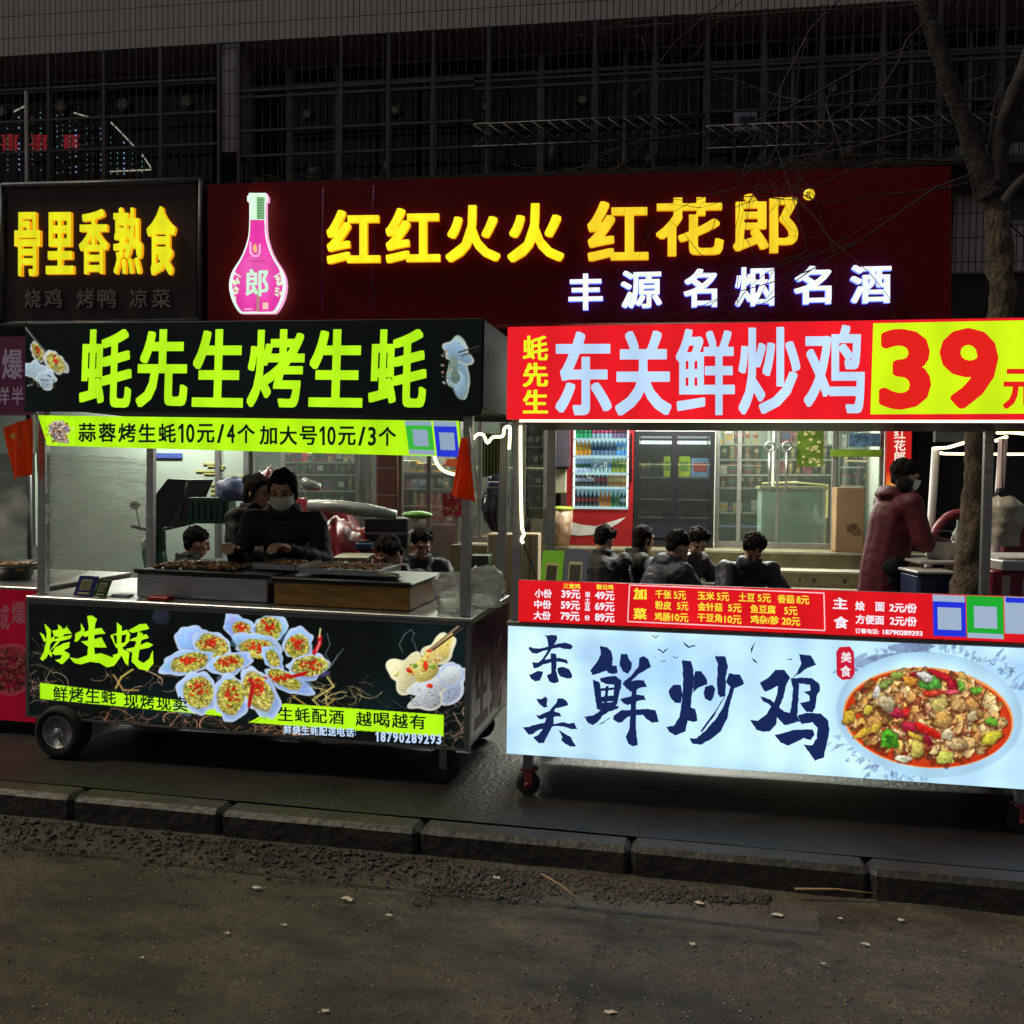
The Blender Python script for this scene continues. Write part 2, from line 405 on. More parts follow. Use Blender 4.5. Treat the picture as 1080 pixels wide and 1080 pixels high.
# ------------------------------------------------------------------ picture painter (prints on light boxes)
class Pic:
    def __init__(s, x0, y0, x1, y1, sc=1.6, bg=(0, 0, 0)):
        s.x0, s.y0, s.sc = x0, y0, sc; s.w = int((x1 - x0) * sc); s.h = int((y1 - y0) * sc)
        s.a = np.ones((s.h, s.w, 3)) * np.array(bg, float)
        s.gx, s.gy = np.meshgrid(x0 + (np.arange(s.w) + .5) / sc, y0 + (np.arange(s.h) + .5) / sc)
    def win(s, x0, y0, x1, y1):
        a = max(0, int((x0 - s.x0) * s.sc) - 1); b = min(s.w, int((x1 - s.x0) * s.sc) + 2)
        c = max(0, int((y0 - s.y0) * s.sc) - 1); d = min(s.h, int((y1 - s.y0) * s.sc) + 2)
        return (slice(c, d), slice(a, b)) if b > a and d > c else None
    def put(s, W, m, col, al=1.0):
        m = (np.clip(m, 0, 1) * al)[..., None]; s.a[W] = s.a[W] * (1 - m) + np.asarray(col, float) * m
    def blob(s, cx, cy, rx, ry, col, rot=0, wob=.12, shade=.35, rim=None, al=1.0, tex=.1, soft=1.0, k=5):
        r = max(rx, ry) * (1 + wob * 2) + 2; W = s.win(cx - r, cy - r, cx + r, cy + r)
        if W is None: return
        X = s.gx[W] - cx; Y = s.gy[W] - cy; c, n = math.cos(rot), math.sin(rot)
        U = (X * c + Y * n) / rx; V = (-X * n + Y * c) / ry
        th = np.arctan2(V, U); rr = np.hypot(U, V); rad = 1
        for j in range(2, 2 + k): rad = rad + wob / j * 1.5 * np.sin(j * th + RNG.uniform(0, 6.3))
        d = (rad - rr) * min(rx, ry); m = d * s.sc / soft + .5
        col = np.array(col, float)
        sh = 1 + shade * (-(U * .4 + V * .8)) * .7 + tex * RNG.standard_normal(U.shape)
        C = col[None, None] * np.clip(sh, .2, 1.7)[..., None]
        if rim is not None:
            e = np.clip(1 - d / (min(rx, ry) * .25), 0, 1)[..., None]; C = C * (1 - e) + np.array(rim, float) * e
        s.put(W, m, np.clip(C, 0, 255), al)
    def line(s, pts, wd, col, al=1.0):
        for (a, b), (c, d) in zip(pts[:-1], pts[1:]):
            W = s.win(min(a, c) - wd - 1, min(b, d) - wd - 1, max(a, c) + wd + 1, max(b, d) + wd + 1)
            if W is None: continue
            X = s.gx[W] - a; Y = s.gy[W] - b; L2 = max((c - a) ** 2 + (d - b) ** 2, 1e-6)
            t = np.clip((X * (c - a) + Y * (d - b)) / L2, 0, 1)
            D = np.hypot(X - t * (c - a), Y - t * (d - b)); s.put(W, (wd / 2 - D) * s.sc + .5, col, al)
    def poly(s, P, col, al=1.0, shade=None):
        xs = [p[0] for p in P]; ys = [p[1] for p in P]; W = s.win(min(xs), min(ys), max(xs), max(ys))
        if W is None: return
        X, Y = s.gx[W], s.gy[W]; ins = np.zeros(X.shape, bool)
        for i in range(len(P)):
            (a, b), (c, d) = P[i - 1], P[i]
            if b == d: continue
            ins ^= ((b > Y) != (d > Y)) & (X < (c - a) * (Y - b) / (d - b) + a)
        s.put(W, ins.astype(float), col, al)
    def cloud(s, col, scale, thr, al, seed):
        n = 0
        for o in range(4):
            kk = scale / 2 ** o; gh = int((s.h / s.sc) / kk) + 3; gw = int((s.w / s.sc) / (kk * 2.5)) + 3
            g = np.random.default_rng(seed + o).random((gh, gw))
            yy = (s.gy - s.y0) / kk; xx = (s.gx - s.x0) / (kk * 2.5); i = yy.astype(int); j = xx.astype(int); fy = yy - i; fx = xx - j
            fy = fy * fy * (3 - 2 * fy); fx = fx * fx * (3 - 2 * fx)
            n = n + (g[i, j] * (1 - fx) * (1 - fy) + g[i, j + 1] * fx * (1 - fy) + g[i + 1, j] * (1 - fx) * fy + g[i + 1, j + 1] * fx * fy) / 2 ** o
        m = np.clip((n / 1.875 - thr) * 3, 0, 1); s.put((slice(None), slice(None)), m, col, al)
    def mesh(s, name, fr, y, x0, x1, z0, z1, nx, nz, mat, base, mask=None):
        us = np.linspace(x0, x1, nx + 1); zs = np.linspace(z0, z1, nz + 1); U, Z = np.meshgrid(us, zs)
        P = np.stack([U.ravel(), np.full(U.size, y), Z.ravel()], 1)
        Wd = np.array(fr.O)[None] + P[:, :1] * np.array(fr.X) + P[:, 1:2] * np.array(fr.Y) + P[:, 2:] * np.array(fr.Z)
        px, py = proj_np(Wd)
        ix = np.clip((px - s.x0) * s.sc - .5, 0, s.w - 1.001); iy = np.clip((py - s.y0) * s.sc - .5, 0, s.h - 1.001)
        i = iy.astype(int); j = ix.astype(int); fy = (iy - i)[:, None]; fx = (ix - j)[:, None]; A = s.a
        C = A[i, j] * (1 - fx) * (1 - fy) + A[i, np.minimum(j + 1, s.w - 1)] * fx * (1 - fy) + A[np.minimum(i + 1, s.h - 1), j] * (1 - fx) * fy + A[np.minimum(i + 1, s.h - 1), np.minimum(j + 1, s.w - 1)] * fx * fy
        C = C / 255; C = np.where(C <= .04045, C / 12.92, ((C + .055) / 1.055) ** 2.4)
        me = bpy.data.meshes.new(name); me.vertices.add(len(P)); me.vertices.foreach_set('co', (P - np.array(base)).ravel())
        a = np.arange(nx * nz); r = a // nx; c = a % nx; v0 = r * (nx + 1) + c
        F = np.stack([v0, v0 + 1, v0 + nx + 2, v0 + nx + 1], 1)
        if mask is not None: 
            keep = mask(px, py); F = F[keep[F].all(1)]
        me.loops.add(F.size); me.loops.foreach_set('vertex_index', F.ravel().astype(np.int32))
        me.polygons.add(len(F)); me.polygons.foreach_set('loop_start', np.arange(0, F.size, 4, dtype=np.int32))
        me.update(calc_edges=True); me.validate()
        at = me.color_attributes.new('Col', 'FLOAT_COLOR', 'POINT')
        if len(me.vertices) == len(P): at.data.foreach_set('color', np.concatenate([C, np.ones((len(C), 1))], 1).ravel())
        me.materials.append(mat); return me

# ================================================================== FRAMES
SZ = 0.10                                                    # pavement height
q = on_z(540, 883, SZ); KF = Frame((q.x, q.y), R(12.3))
q = on_z(60, 798, SZ); C1 = Frame((q.x, q.y), R(11.0), .012)
q = on_z(557, 842, SZ); C2 = Frame((q.x, q.y), R(11.0), .003)
B = Frame((0, 10.3), R(8.5))
PG = B.hit
def bx(px, py, y=0): return B.hit(px, py, y)[0]
def bz(px, py, y=0): return B.hit(px, py, y)[1]

# ================================================================== GROUND
def asphalt():
    m = bpy.data.materials.new('asphalt'); m.use_nodes = True; n = m.node_tree.nodes; l = m.node_tree.links; p = n['Principled BSDF']
    tc = n.new('ShaderNodeTexCoord')
    def nz(sc, det=6, rough=.6, strx=None):
        t = n.new('ShaderNodeTexNoise'); t.inputs['Scale'].default_value = sc; t.inputs['Detail'].default_value = det; t.inputs['Roughness'].default_value = rough
        if strx:
            mp = n.new('ShaderNodeMapping'); mp.inputs['Scale'].default_value = strx; l.new(tc.outputs['Object'], mp.inputs[0]); l.new(mp.outputs[0], t.inputs['Vector'])
        else: l.new(tc.outputs['Object'], t.inputs['Vector'])
        return t
    def ramp(src, a, b, ca, cb):
        r = n.new('ShaderNodeValToRGB'); r.color_ramp.elements[0].position = a; r.color_ramp.elements[1].position = b
        r.color_ramp.elements[0].color = (*ca, 1); r.color_ramp.elements[1].color = (*cb, 1); l.new(src, r.inputs[0]); return r
    def mix(t, a, b, f=None, fv=1):
        x = n.new('ShaderNodeMix'); x.data_type = 'RGBA'; x.blend_type = t; l.new(a, x.inputs[6]); l.new(b, x.inputs[7])
        if f is not None: l.new(f, x.inputs[0])
        else: x.inputs[0].default_value = fv
        return x.outputs[2]
    big = nz(.9, 5); st = nz(2.2, 8, .7, (.6, 1.6, 1)); fine = nz(95, 4, .8); mid = nz(22, 6, .8)
    c1 = ramp(big.outputs['Fac'], .35, .68, (.040, .036, .028), (.125, .114, .096)).outputs[0]
    c2 = ramp(st.outputs['Fac'], .40, .60, (.42, .41, .38), (1.1, 1.08, 1.04)).outputs[0]
    c3 = ramp(fine.outputs['Fac'], .35, .72, (.35, .35, .35), (1.9, 1.9, 1.8)).outputs[0]
    c4 = ramp(mid.outputs['Fac'], .3, .7, (.5, .5, .5), (1.45, 1.43, 1.4)).outputs[0]
    c = mix('MULTIPLY', c1, c2); c = mix('MULTIPLY', c, c3); c = mix('MULTIPLY', c, c4)
    # sparse pale grit
    vo = n.new('ShaderNodeTexVoronoi'); vo.inputs['Scale'].default_value = 60; l.new(tc.outputs['Object'], vo.inputs['Vector'])
    gr = ramp(vo.outputs['Distance'], .08, .13, (1, 1, 1), (0, 0, 0)); rr = n.new('ShaderNodeSeparateColor'); l.new(vo.outputs['Color'], rr.inputs[0])
    th = n.new('ShaderNodeMath'); th.operation = 'GREATER_THAN'; th.inputs[1].default_value = .93; l.new(rr.outputs[0], th.inputs[0])
    mm = n.new('ShaderNodeMath'); mm.operation = 'MULTIPLY'; l.new(gr.outputs[0], mm.inputs[0]); l.new(th.outputs[0], mm.inputs[1])
    gc = n.new('ShaderNodeRGB'); gc.outputs[0].default_value = (.3, .27, .22, 1)
    c = mix('MIX', c, gc.outputs[0], mm.outputs[0])
    # cracks
    vc = n.new('ShaderNodeTexVoronoi'); vc.feature = 'DISTANCE_TO_EDGE'; vc.inputs['Scale'].default_value = .32
    wn = nz(3, 4); va = n.new('ShaderNodeVectorMath'); va.operation = 'MULTIPLY_ADD'; va.inputs[1].default_value = (.35, .35, 0)
    l.new(wn.outputs['Color'], va.inputs[0]); l.new(tc.outputs['Object'], va.inputs[2]); l.new(va.outputs[0], vc.inputs['Vector'])
    cr = ramp(vc.outputs['Distance'], .002, .007, (.25, .25, .25), (1, 1, 1)); c = mix('MULTIPLY', c, cr.outputs[0], None, .7)
    l.new(c, p.inputs['Base Color'])
    ro = ramp(st.outputs['Fac'], .40, .60, (.30, .30, .30), (.72, .72, .72)); l.new(ro.outputs[0], p.inputs['Roughness'])
    b = n.new('ShaderNodeBump'); b.inputs['Strength'].default_value = .8; b.inputs['Distance'].default_value = .012
    ad = n.new('ShaderNodeMath'); ad.operation = 'ADD'; l.new(fine.outputs['Fac'], ad.inputs[0]); l.new(mid.outputs['Fac'], ad.inputs[1])
    l.new(ad.outputs[0], b.inputs['Height']); l.new(b.outputs[0], p.inputs['Normal'])
    return m
ASPH = asphalt()
def sheet(fr, x0, x1, y0, y1, z, nx, ny, amp, freq, seed=0, zf=None):
    mb = MB(); vs = []
    for j in range(ny + 1):
        for i in range(nx + 1):
            x = x0 + (x1 - x0) * i / nx; y = y0 + (y1 - y0) * j / ny
            h = amp * noise.fractal(Vector((x * freq, y * freq, seed)), 1.0, 2.0, 4)
            if zf: h += zf(x, y)
            vs.append((x, y, z + h))
    fs = [(j * (nx + 1) + i, j * (nx + 1) + i + 1, (j + 1) * (nx + 1) + i + 1, (j + 1) * (nx + 1) + i) for j in range(ny) for i in range(nx)]
    return mb.add(vs, fs, 0, True)
def gut(x, y):                                               # sunken gutter beside the kerb
    return -.025 * math.exp(-((y + .22) / .14) ** 2) - .012
struct('road', KF, sheet(KF, -9, 7, -6, .02, 0, 260, 110, .010, 1.4, 3, gut), ASPH)
far = MB(); far.quad((-250, -250, -.06), (250, -250, -.06), (250, 250, -.06), (-250, 250, -.06)); struct('ground', WF, far, ASPH)
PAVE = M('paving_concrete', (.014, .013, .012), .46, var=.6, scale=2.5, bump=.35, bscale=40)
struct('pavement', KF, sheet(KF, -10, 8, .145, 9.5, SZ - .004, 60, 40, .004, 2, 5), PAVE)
kb = MB(); x = -10.03; rn = random.Random(4)
joints = [KF.hit(p, 460 + .42 * 1, 0)[0] for p in ()]
xs_ = sorted([on_z(px, 884, SZ) for px in (-330, -130, 62, 232, 440, 664, 918, 1200)], key=lambda v: v.x)
kx = [KF.loc(KF.W(KF.hit(px, py, 0)[0], 0, 0))[0] for px, py in ((-330, 805), (-130, 820), (75, 838), (232, 856), (440, 874), (664, 894), (918, 916), (1200, 944))]
kx = [-9, -7.5, -6] + kx + [kx[-1] + 1, kx[-1] + 2, kx[-1] + 3.2]
for a, b_ in zip(kx[:-1], kx[1:]):
    dz = rn.uniform(-.004, .004); kb.box(a + .0025, b_ - .0025, rn.uniform(-.006, .004), .14, -.06, SZ + dz, b=.022)
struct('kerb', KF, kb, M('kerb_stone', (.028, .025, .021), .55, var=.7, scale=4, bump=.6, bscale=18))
# broken, crumbled asphalt along the gutter
ROCK = M('asphalt_crumb', (.06, .055, .048), .85, var=.5, scale=20, bump=.3)
def crumbs(n, px0, px1, fn):
    mb = MB(); rn = random.Random(11)
    for _ in range(n):
        px = rn.uniform(px0, px1); f = (px - px0) / (px1 - px0); y = fn(f, rn)
        p = KF.hit(px, 900, 0)[0]
        r = rn.choice((.003, .004, .006, .006, .010)) * rn.uniform(.6, 1.2); c = Vector((p, y, gut(p, y) + r * .4 + .004)); s = len(mb.v)
        mb.ell(c, (r * rn.uniform(.8, 1.4), r * rn.uniform(.8, 1.3), r * .7), 6, 4, nz=.7, seed=rn.random() * 50)
        for i in range(s, len(mb.v)): pass
    mb.smooth = [False] * len(mb.f); return mb
solo('asphalt_crumbs', None, None, KF, crumbs(5200, 470, 810, lambda f, r: -.06 - abs(r.gauss(0, .11)) * (1.2 - f)), ROCK, kind='stuff')
solo('gravel', None, None, KF, crumbs(1500, -60, 480, lambda f, r: -.03 - abs(r.gauss(0, .16))), ROCK, kind='stuff')
def grit():
    mb = MB(); rn = random.Random(77)
    for _ in range(3800):
        px = rn.uniform(-40, 1120); py = rn.uniform(900, 1090) if rn.random() < .75 else rn.uniform(870, 960); g = KF.loc(on_z(px, py, 0))
        if g.y > -.12: continue
        r = rn.choice((.0016, .002, .0028, .004)); mb.ell((g.x, g.y, .010 * noise.fractal(Vector((g.x * 1.4, g.y * 1.4, 3)), 1.0, 2.0, 4) + gut(g.x, g.y) + r * .3), (r * rn.uniform(.8, 1.6), r, r * .6), 5, 3, rn.randint(0, 2))
    return mb
solo('road_grit', None, None, KF, grit(), [M('grit_pale', (.32, .29, .24), .8), M('grit_mid', (.15, .13, .11), .8), M('grit_dark', (.02, .02, .02), .8)], kind='stuff')
# litter: individual scraps
LIT = ['crumpled pale scrap on the asphalt straight below the gap between the carts', 'small white scrap right by the kerb below the oyster cart', 'pale scrap on the road left of the middle, below the grilled oyster picture', 'tan trodden patch of paper on the road at lower left', 'x', 'flat scrap in the gutter below the stewed dish picture', 'tiny scrap on the right part of the road below the plate', 'beige scrap near the bottom edge of the road right of the middle', 'white scrap by the kerb at the far right edge', 'tiny white scrap alone on the lower right of the road', 'small scrap on the lower middle of the road, right of the skewer', 'small scrap at the bottom edge left of the middle', 'tiny scrap in the middle of the road below the kerb joint', 'tiny scrap at the lower left of the road', 'scrap next to the skewer end below the white cart', 'tiny scrap at right, above the lone white scrap', 'tiny scrap in the right gutter below the red seal', 'scrap below the end of the long straw twig', 'tiny scrap left of the trodden tan paper', 'tiny scrap just right of the lower left tiny scrap']
PAPER = M('litter_paper', (.5, .46, .38), .8, var=.2)
for i, (px, py, s, lab) in enumerate([(524, 921, .022, 'crumpled pale scrap on the asphalt below the gap between the carts'), (505, 875, .02, 'small white scrap lying right by the kerb below the oyster cart'),
        (270, 936, .03, None), (366, 948, .03, 'tan patch of trodden paper on the road at lower left'), (950, 843, 0, None), (978, 872, .03, None),
        (950, 965, .018, None), (644, 1067, .022, 'beige scrap at the bottom edge of the road'), (1063, 922, .03, 'white scrap of paper by the kerb at the far right'), (868, 1016, .016, 'tiny white scrap on the lower right of the road'),
        (730, 995, .02, None), (343, 1066, .015, None), (410, 965, .016, None), (150, 1010, .014, None), (738, 947, .03, None), (912, 994, .018, None), (886, 962, .016, None), (820, 958, .022, None), (240, 984, .014, None), (300, 975, .012, None)]):
    if s == 0 or py < 870: continue
    g = on_z(px, py, 0); lo = KF.loc(g); mb = MB(); rn = random.Random(i * 3 + 1); n = 7; vs = [(lo.x, lo.y, .006 + gut(lo.x, lo.y) + s * .3)]
    for k in range(n):
        a = 6.283 * k / n; rr = s * rn.uniform(.5, 1.1); vs.append((lo.x + rr * math.cos(a), lo.y + rr * math.sin(a) * .6, .003 + gut(lo.x, lo.y) + rn.uniform(0, .25) * s + .008))
    mb.add(vs, [(0, k + 1, (k + 1) % n + 1) for k in range(n)])
    solo('litter_scrap', LIT[i], 'litter', KF, mb, PAPER, (lo.x, lo.y, 0), 'scraps of litter on the road')
def stick(name, lab, p0, p1, r, z0=.02, z1=.02):
    a = KF.loc(on_z(*p0, 0)); b_ = KF.loc(on_z(*p1, 0)); m_ = (a + b_) / 2
    mb = MB().tube([(a.x, a.y, z0), (m_.x, m_.y + .006, (z0 + z1) / 2 + .006), (b_.x, b_.y, z1)], [r, r * .8, r * .6], 6)
    solo(name, lab, 'stick', KF, mb, M('dry_reed', (.3, .2, .11), .8), (a.x, a.y, 0))
stick('bamboo_skewer', 'short tan skewer lying slanted on the wet road below the white cart', (571, 927), (611, 955), .004)
stick('dry_twig', 'long thin straw coloured twig lying along the gutter under the white cart', (838, 943), (925, 948), .005)
# saw-cut seam and a paler repair patch in the road
sy = KF.loc(on_z(540, 944, 0)).y; mb = MB(); n = 160; xa_, xb_ = KF.loc(on_z(20, 893, 0)).x, KF.loc(on_z(866, 977, 0)).x; vs = []
for i in range(n + 1):
    u = i / n; x = xa_ + (xb_ - xa_) * u; wv = .012 * noise.noise(Vector((x * 3, 0, 7))); w_ = .004 + .004 * abs(noise.noise(Vector((x * 9, 3, 0)))); zz_ = .010 * noise.fractal(Vector((x * 1.4, sy * 1.4, 3)), 1.0, 2.0, 4) + gut(x, sy) + .007; vs += [(x, sy + wv - w_, zz_), (x, sy + wv + w_, zz_)]
mb.add(vs, [(2 * i, 2 * i + 2, 2 * i + 3, 2 * i + 1) for i in range(n)]); struct('road_seam', KF, mb, M('seam_tar', (.006, .006, .006), .5))
mb = MB(); vs = []; a_, b_ = KF.loc(on_z(500, 925, 0)), KF.loc(on_z(868, 966, 0)); n, m_ = 60, 16
for j in range(m_ + 1):
    for i in range(n + 1):
        u, v = i / n, j / m_; x = a_.x + (b_.x - a_.x) * u + .02 * noise.noise(Vector((v * 5, 2, 0))); y = sy + .012 + (.20) * v + .02 * noise.noise(Vector((u * 9, 0, 1)))
        vs.append((x, y, .010 * noise.fractal(Vector((x * 1.4, y * 1.4, 3)), 1.0, 2.0, 4) + gut(x, y) + (.005 if 0 < i < n and 0 < j < m_ else -.004)))
mb.add(vs, [(j * (n + 1) + i, j * (n + 1) + i + 1, (j + 1) * (n + 1) + i + 1, (j + 1) * (n + 1) + i) for j in range(m_) for i in range(n)], 0, True)
struct('road_patch', KF, mb, M('patch_concrete', (.075, .069, .060), .75, var=.4, scale=7, bump=.7, bscale=60))
# thin wet film that pools on the road in front of the lit cart
pm = MB()
for (px, py, rx, ry) in ((602, 958, .26, .07), (560, 940, .30, .05)):
    c = KF.loc(on_z(px, py, 0)); vs = [(c.x, c.y, .0085)]; n = 40
    for k in range(n):
        a = 6.283 * k / n; w_ = 1 + .35 * noise.noise(Vector((math.cos(a) * 1.3, math.sin(a) * 1.3, px * .1))) + .1 * math.sin(7 * a); vs.append((c.x + rx * w_ * math.cos(a), c.y + ry * w_ * math.sin(a), .0085))
    pm.add(vs, [(0, k + 1, (k + 1) % n + 1) for k in range(n)])

# ================================================================== APARTMENT BUILDING
def tiles():
    m = bpy.data.materials.new('ribbed_tile'); m.use_nodes = True; n = m.node_tree.nodes; l = m.node_tree.links; p = n['Principled BSDF']
    tc = n.new('ShaderNodeTexCoord'); mp = n.new('ShaderNodeMapping'); mp.inputs['Rotation'].default_value = (R(90), 0, 0); l.new(tc.outputs['Object'], mp.inputs[0])
    b = n.new('ShaderNodeTexBrick'); b.offset = 0; b.inputs['Scale'].default_value = 1; b.inputs['Brick Width'].default_value = .062; b.inputs['Row Height'].default_value = .235
    b.inputs['Mortar Size'].default_value = .006; b.inputs['Color1'].default_value = (.40, .36, .37, 1); b.inputs['Color2'].default_value = (.46, .41, .41, 1); b.inputs['Mortar'].default_value = (.06, .055, .055, 1)
    nz = n.new('ShaderNodeTexNoise'); nz.inputs['Scale'].default_value = 1.2; nz.inputs['Detail'].default_value = 8
    r = n.new('ShaderNodeMapRange'); r.inputs[3].default_value = .65; r.inputs[4].default_value = 1.15; l.new(nz.outputs['Fac'], r.inputs[0])
    mx = n.new('ShaderNodeMix'); mx.data_type = 'RGBA'; mx.blend_type = 'MULTIPLY'; mx.inputs[0].default_value = 1
    l.new(mp.outputs[0], b.inputs[0]); l.new(b.outputs['Color'], mx.inputs[6]); l.new(r.outputs[0], mx.inputs[7]); l.new(mx.outputs[2], p.inputs['Base Color'])
    bu = n.new('ShaderNodeBump'); bu.inputs['Strength'].default_value = .6; bu.inputs['Distance'].default_value = .01; bu.invert = True
    l.new(b.outputs['Fac'], bu.inputs['Height']); l.new(bu.outputs[0], p.inputs['Normal']); p.inputs['Roughness'].default_value = .55
    return m
TILE = tiles()
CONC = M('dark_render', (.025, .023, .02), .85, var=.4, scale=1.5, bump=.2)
XL, XR = -10.5, 9.5
Zband = bz(350, 38, -.6); Zsill = bz(560, 181, -.6); ZT = 8.2
apt = Thing('apartment_building', 'dark residential building with ribbed grey tiles and caged upstairs windows above the shops', 'building', B, (0, 0, 0))
mb = MB(); mb.box(XL, XR, -.60, 1.2, Zband, ZT); apt.part('tiled_band', mb, TILE)
mb = MB(); a = bx(234, 100, -.58); b_ = bx(250, 100, -.58); mb.box(a, b_, -.58, -.2, bz(240, 160, -.58), Zband - .003)
apt.part('tiled_column', mb, TILE)
xr0 = bx(1006, 240, -.3)
mb = MB(); mb.box(xr0, XR, -.30, .6, bz(1040, 286, -.3), bz(1040, 152, -.3)); apt.part('side_wall', mb, TILE)
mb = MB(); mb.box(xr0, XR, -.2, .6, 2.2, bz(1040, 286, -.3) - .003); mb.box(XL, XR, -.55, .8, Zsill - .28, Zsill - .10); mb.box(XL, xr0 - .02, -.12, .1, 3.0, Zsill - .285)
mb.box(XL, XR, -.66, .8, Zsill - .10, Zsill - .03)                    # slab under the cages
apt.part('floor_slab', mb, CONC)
mb = MB(); mb.box(XL, XR, 3.2, 3.4, 0, ZT); apt.part('back_wall', mb, CONC)
WINF = M('window_frame', (.20, .195, .18), .5, var=.3); WGL = glass('window_glass', (.25, .3, .3), .06, .03, gcol=.28)
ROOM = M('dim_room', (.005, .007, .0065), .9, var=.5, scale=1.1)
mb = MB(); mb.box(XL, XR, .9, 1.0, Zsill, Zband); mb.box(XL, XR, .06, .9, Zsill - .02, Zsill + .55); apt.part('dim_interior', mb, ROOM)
def win(x0, x1, z0, z1, y, trans=None, cuts=1):
    mb = MB(); t = .035
    mb.box(x0, x1, y, y + .06, z0, z0 + t); mb.box(x0, x1, y, y + .06, z1 - t, z1)
    mb.box(x0, x0 + t, y, y + .06, z0 + t, z1 - t); mb.box(x1 - t, x1, y, y + .06, z0 + t, z1 - t)
    if trans: mb.box(x0 + t, x1 - t, y + .002, y + .058, trans - t / 2, trans + t / 2)
    for k in range(1, cuts + 1):
        xx = x0 + (x1 - x0) * k / (cuts + 1); mb.box(xx - t / 2, xx + t / 2, y + .004, y + .056, z0 + t, z1 - t)
    w_ = apt.part('window', mb, WINF)
    g = MB(); g.quad((x0 + t, y + .03, z0 + t), (x1 - t, y + .03, z0 + t), (x1 - t, y + .03, z1 - t), (x0 + t, y + .03, z1 - t)); apt.part('pane', g, WGL, w_)
edges_px = [-70, 52, 110, 170, 232]; ztr = bz(130, 92, 0)
for a_, b2 in zip(edges_px[:-1], edges_px[1:]): win(bx(a_, 120, -.02), bx(b2, 120, -.02), Zsill + .03, Zband - .03, -.02, ztr, 0)
edges_px = [252, 305, 357, 410, 457, 515, 570, 627, 690, 745, 805, 866, 930, 990, 1055, 1110]; ztr2 = bz(700, 70, 0)
for a_, b2 in zip(edges_px[:-1], edges_px[1:]): win(bx(a_, 120, -.02), bx(b2, 120, -.02), Zsill + .03, Zband - .03, -.02, ztr2, 0 if b2 - a_ < 60 else 1)
win(bx(1062, 210, -.33), bx(1130, 210, -.33), bz(1070, 236, -.33), bz(1070, 189, -.33), -.33, None, 0)
# security cages: one part per bay
BAR = M('cage_bar', (.045, .043, .043), .55, .2, .5, 3)
def cage(px0, px1, rows, step, heavy, lattice=False, y=-.62):
    mb = MB(); x0 = bx(px0, 120, y); x1 = bx(px1, 120, y)
    for pyl in rows: 
        z = bz((px0 + px1) / 2, pyl, y); mb.box(x0, x1, y - .014, y + .014, z - .012, z + .012)
    z0 = Zsill - .02; z1 = Zband - .01; n = int((x1 - x0) / step)
    for k in range(n + 1):
        x = x0 + (x1 - x0) * k / n; mb.box(x - .0035, x + .0035, y - .004, y + .004, z0, z1)
    for px in heavy:
        x = bx(px, 120, y); mb.box(x - .016, x + .016, y - .016, y + .016, z0, z1)
    mb.box(x0, x1, y - .02, -.05, z0 - .012, z0)
    if lattice:
        za = bz(px0, 0, y); zc = [bz((px0 + px1) / 2, v, y - .03) for v in (150, 126)]; st = (zc[1] - zc[0]) * 1.35; xx = x0
        while xx < x1 - st:
            mb.tube([(xx, y - .03, zc[0]), (xx + st, y - .03, zc[1])], .007, 5); mb.tube([(xx, y - .042, zc[1]), (xx + st, y - .042, zc[0])], .007, 5); xx += st * .5
        for zz in zc: mb.tube([(x0, y - .036, zz), (x1, y - .036, zz)], .012, 6)
    apt.part('security_cage', mb, BAR)
cage(-60, 231, (98 - 7, 128 - 3, 158), .085, (52, 110, 170, 231))
cage(252, 500, (90, 97, 133, 160), .085, (252, 360, 410, 457))
cage(500, 745, (80, 88, 128), .085, (515, 627, 690, 745), True)
cage(745, 1100, (62, 68, 110), .085, (805, 866, 930, 990, 1055), True)
mb = MB(); x = bx(29, 140, -.66); mb.box(x - .014, x + .014, -.69, -.66, Zsill, bz(29, 97, -.66)); apt.part('pale_post', mb, M('pale_post', (.5, .47, .42), .5, var=.2))
# reflections of a street display, built as glowing strings before the left windows
def dots(name, lab, pts, col, y, r=.008, s=1.0):
    mb = MB()
    for (px, py) in pts:
        x, z = B.hit(px, py, y); mb.box(x - r, x + r, y - r, y, z - r, z + r)
    solo(name, lab, 'reflected lights', B, mb, E(name + str(col), col, s), (bx(pts[0][0], pts[0][1], y), y, bz(pts[0][0], pts[0][1], y)), 'reflected lights in the left window')
rn = random.Random(2)
for k, x in enumerate((8, 20, 34, 43, 60, 66, 74, 80, 92, 98, 106, 117, 124, 131, 140, 150)):
    ys = [y for y in np.arange(118 + (x % 7), 184, 5.5) if y > 112 + max(0, (x - 70)) * .62 and rn.random() < .8]
    if len(ys) < 2: continue
    col = ((60, 110, 85), (120, 150, 190), (50, 80, 70))[k % 3]; y_ = -.58; px_, pz_ = B.hit(x, ys[0], y_)
    t = Thing('reflected_lights', '%s reflected string of tiny lights, %s from the left in the upper left window' % (('green', 'bluish white', 'faint green')[k % 3], ORD[k]), 'reflected lights', B, (px_, y_, pz_), 'reflected lights in the left window')
    mb = MB(); mb.tube([(px_, y_, B.hit(x, ys[-1], y_)[1]), (px_, y_, pz_)], .0015, 4); t.part('added_wire', mb, DARK); mb = MB()
    for y in ys: z = B.hit(x, y, y_)[1]; mb.ell((px_, y_ - .004, z), .009, 6, 4)
    t.part('bulbs', mb, E('bulb%d' % (k % 3), col, 1.0))
mb = MB()
for P in ([(78, 119), (95, 124)], [(117, 129), (128, 140), (142, 155)], [(150, 163), (160, 178)], [(116, 181), (160, 179)], [(14, 118), (26, 112)]):
    mb.tube([(*[B.hit(p[0], p[1], -.57)[0]], -.57, B.hit(p[0], p[1], -.57)[1]) for p in P], .008, 5)
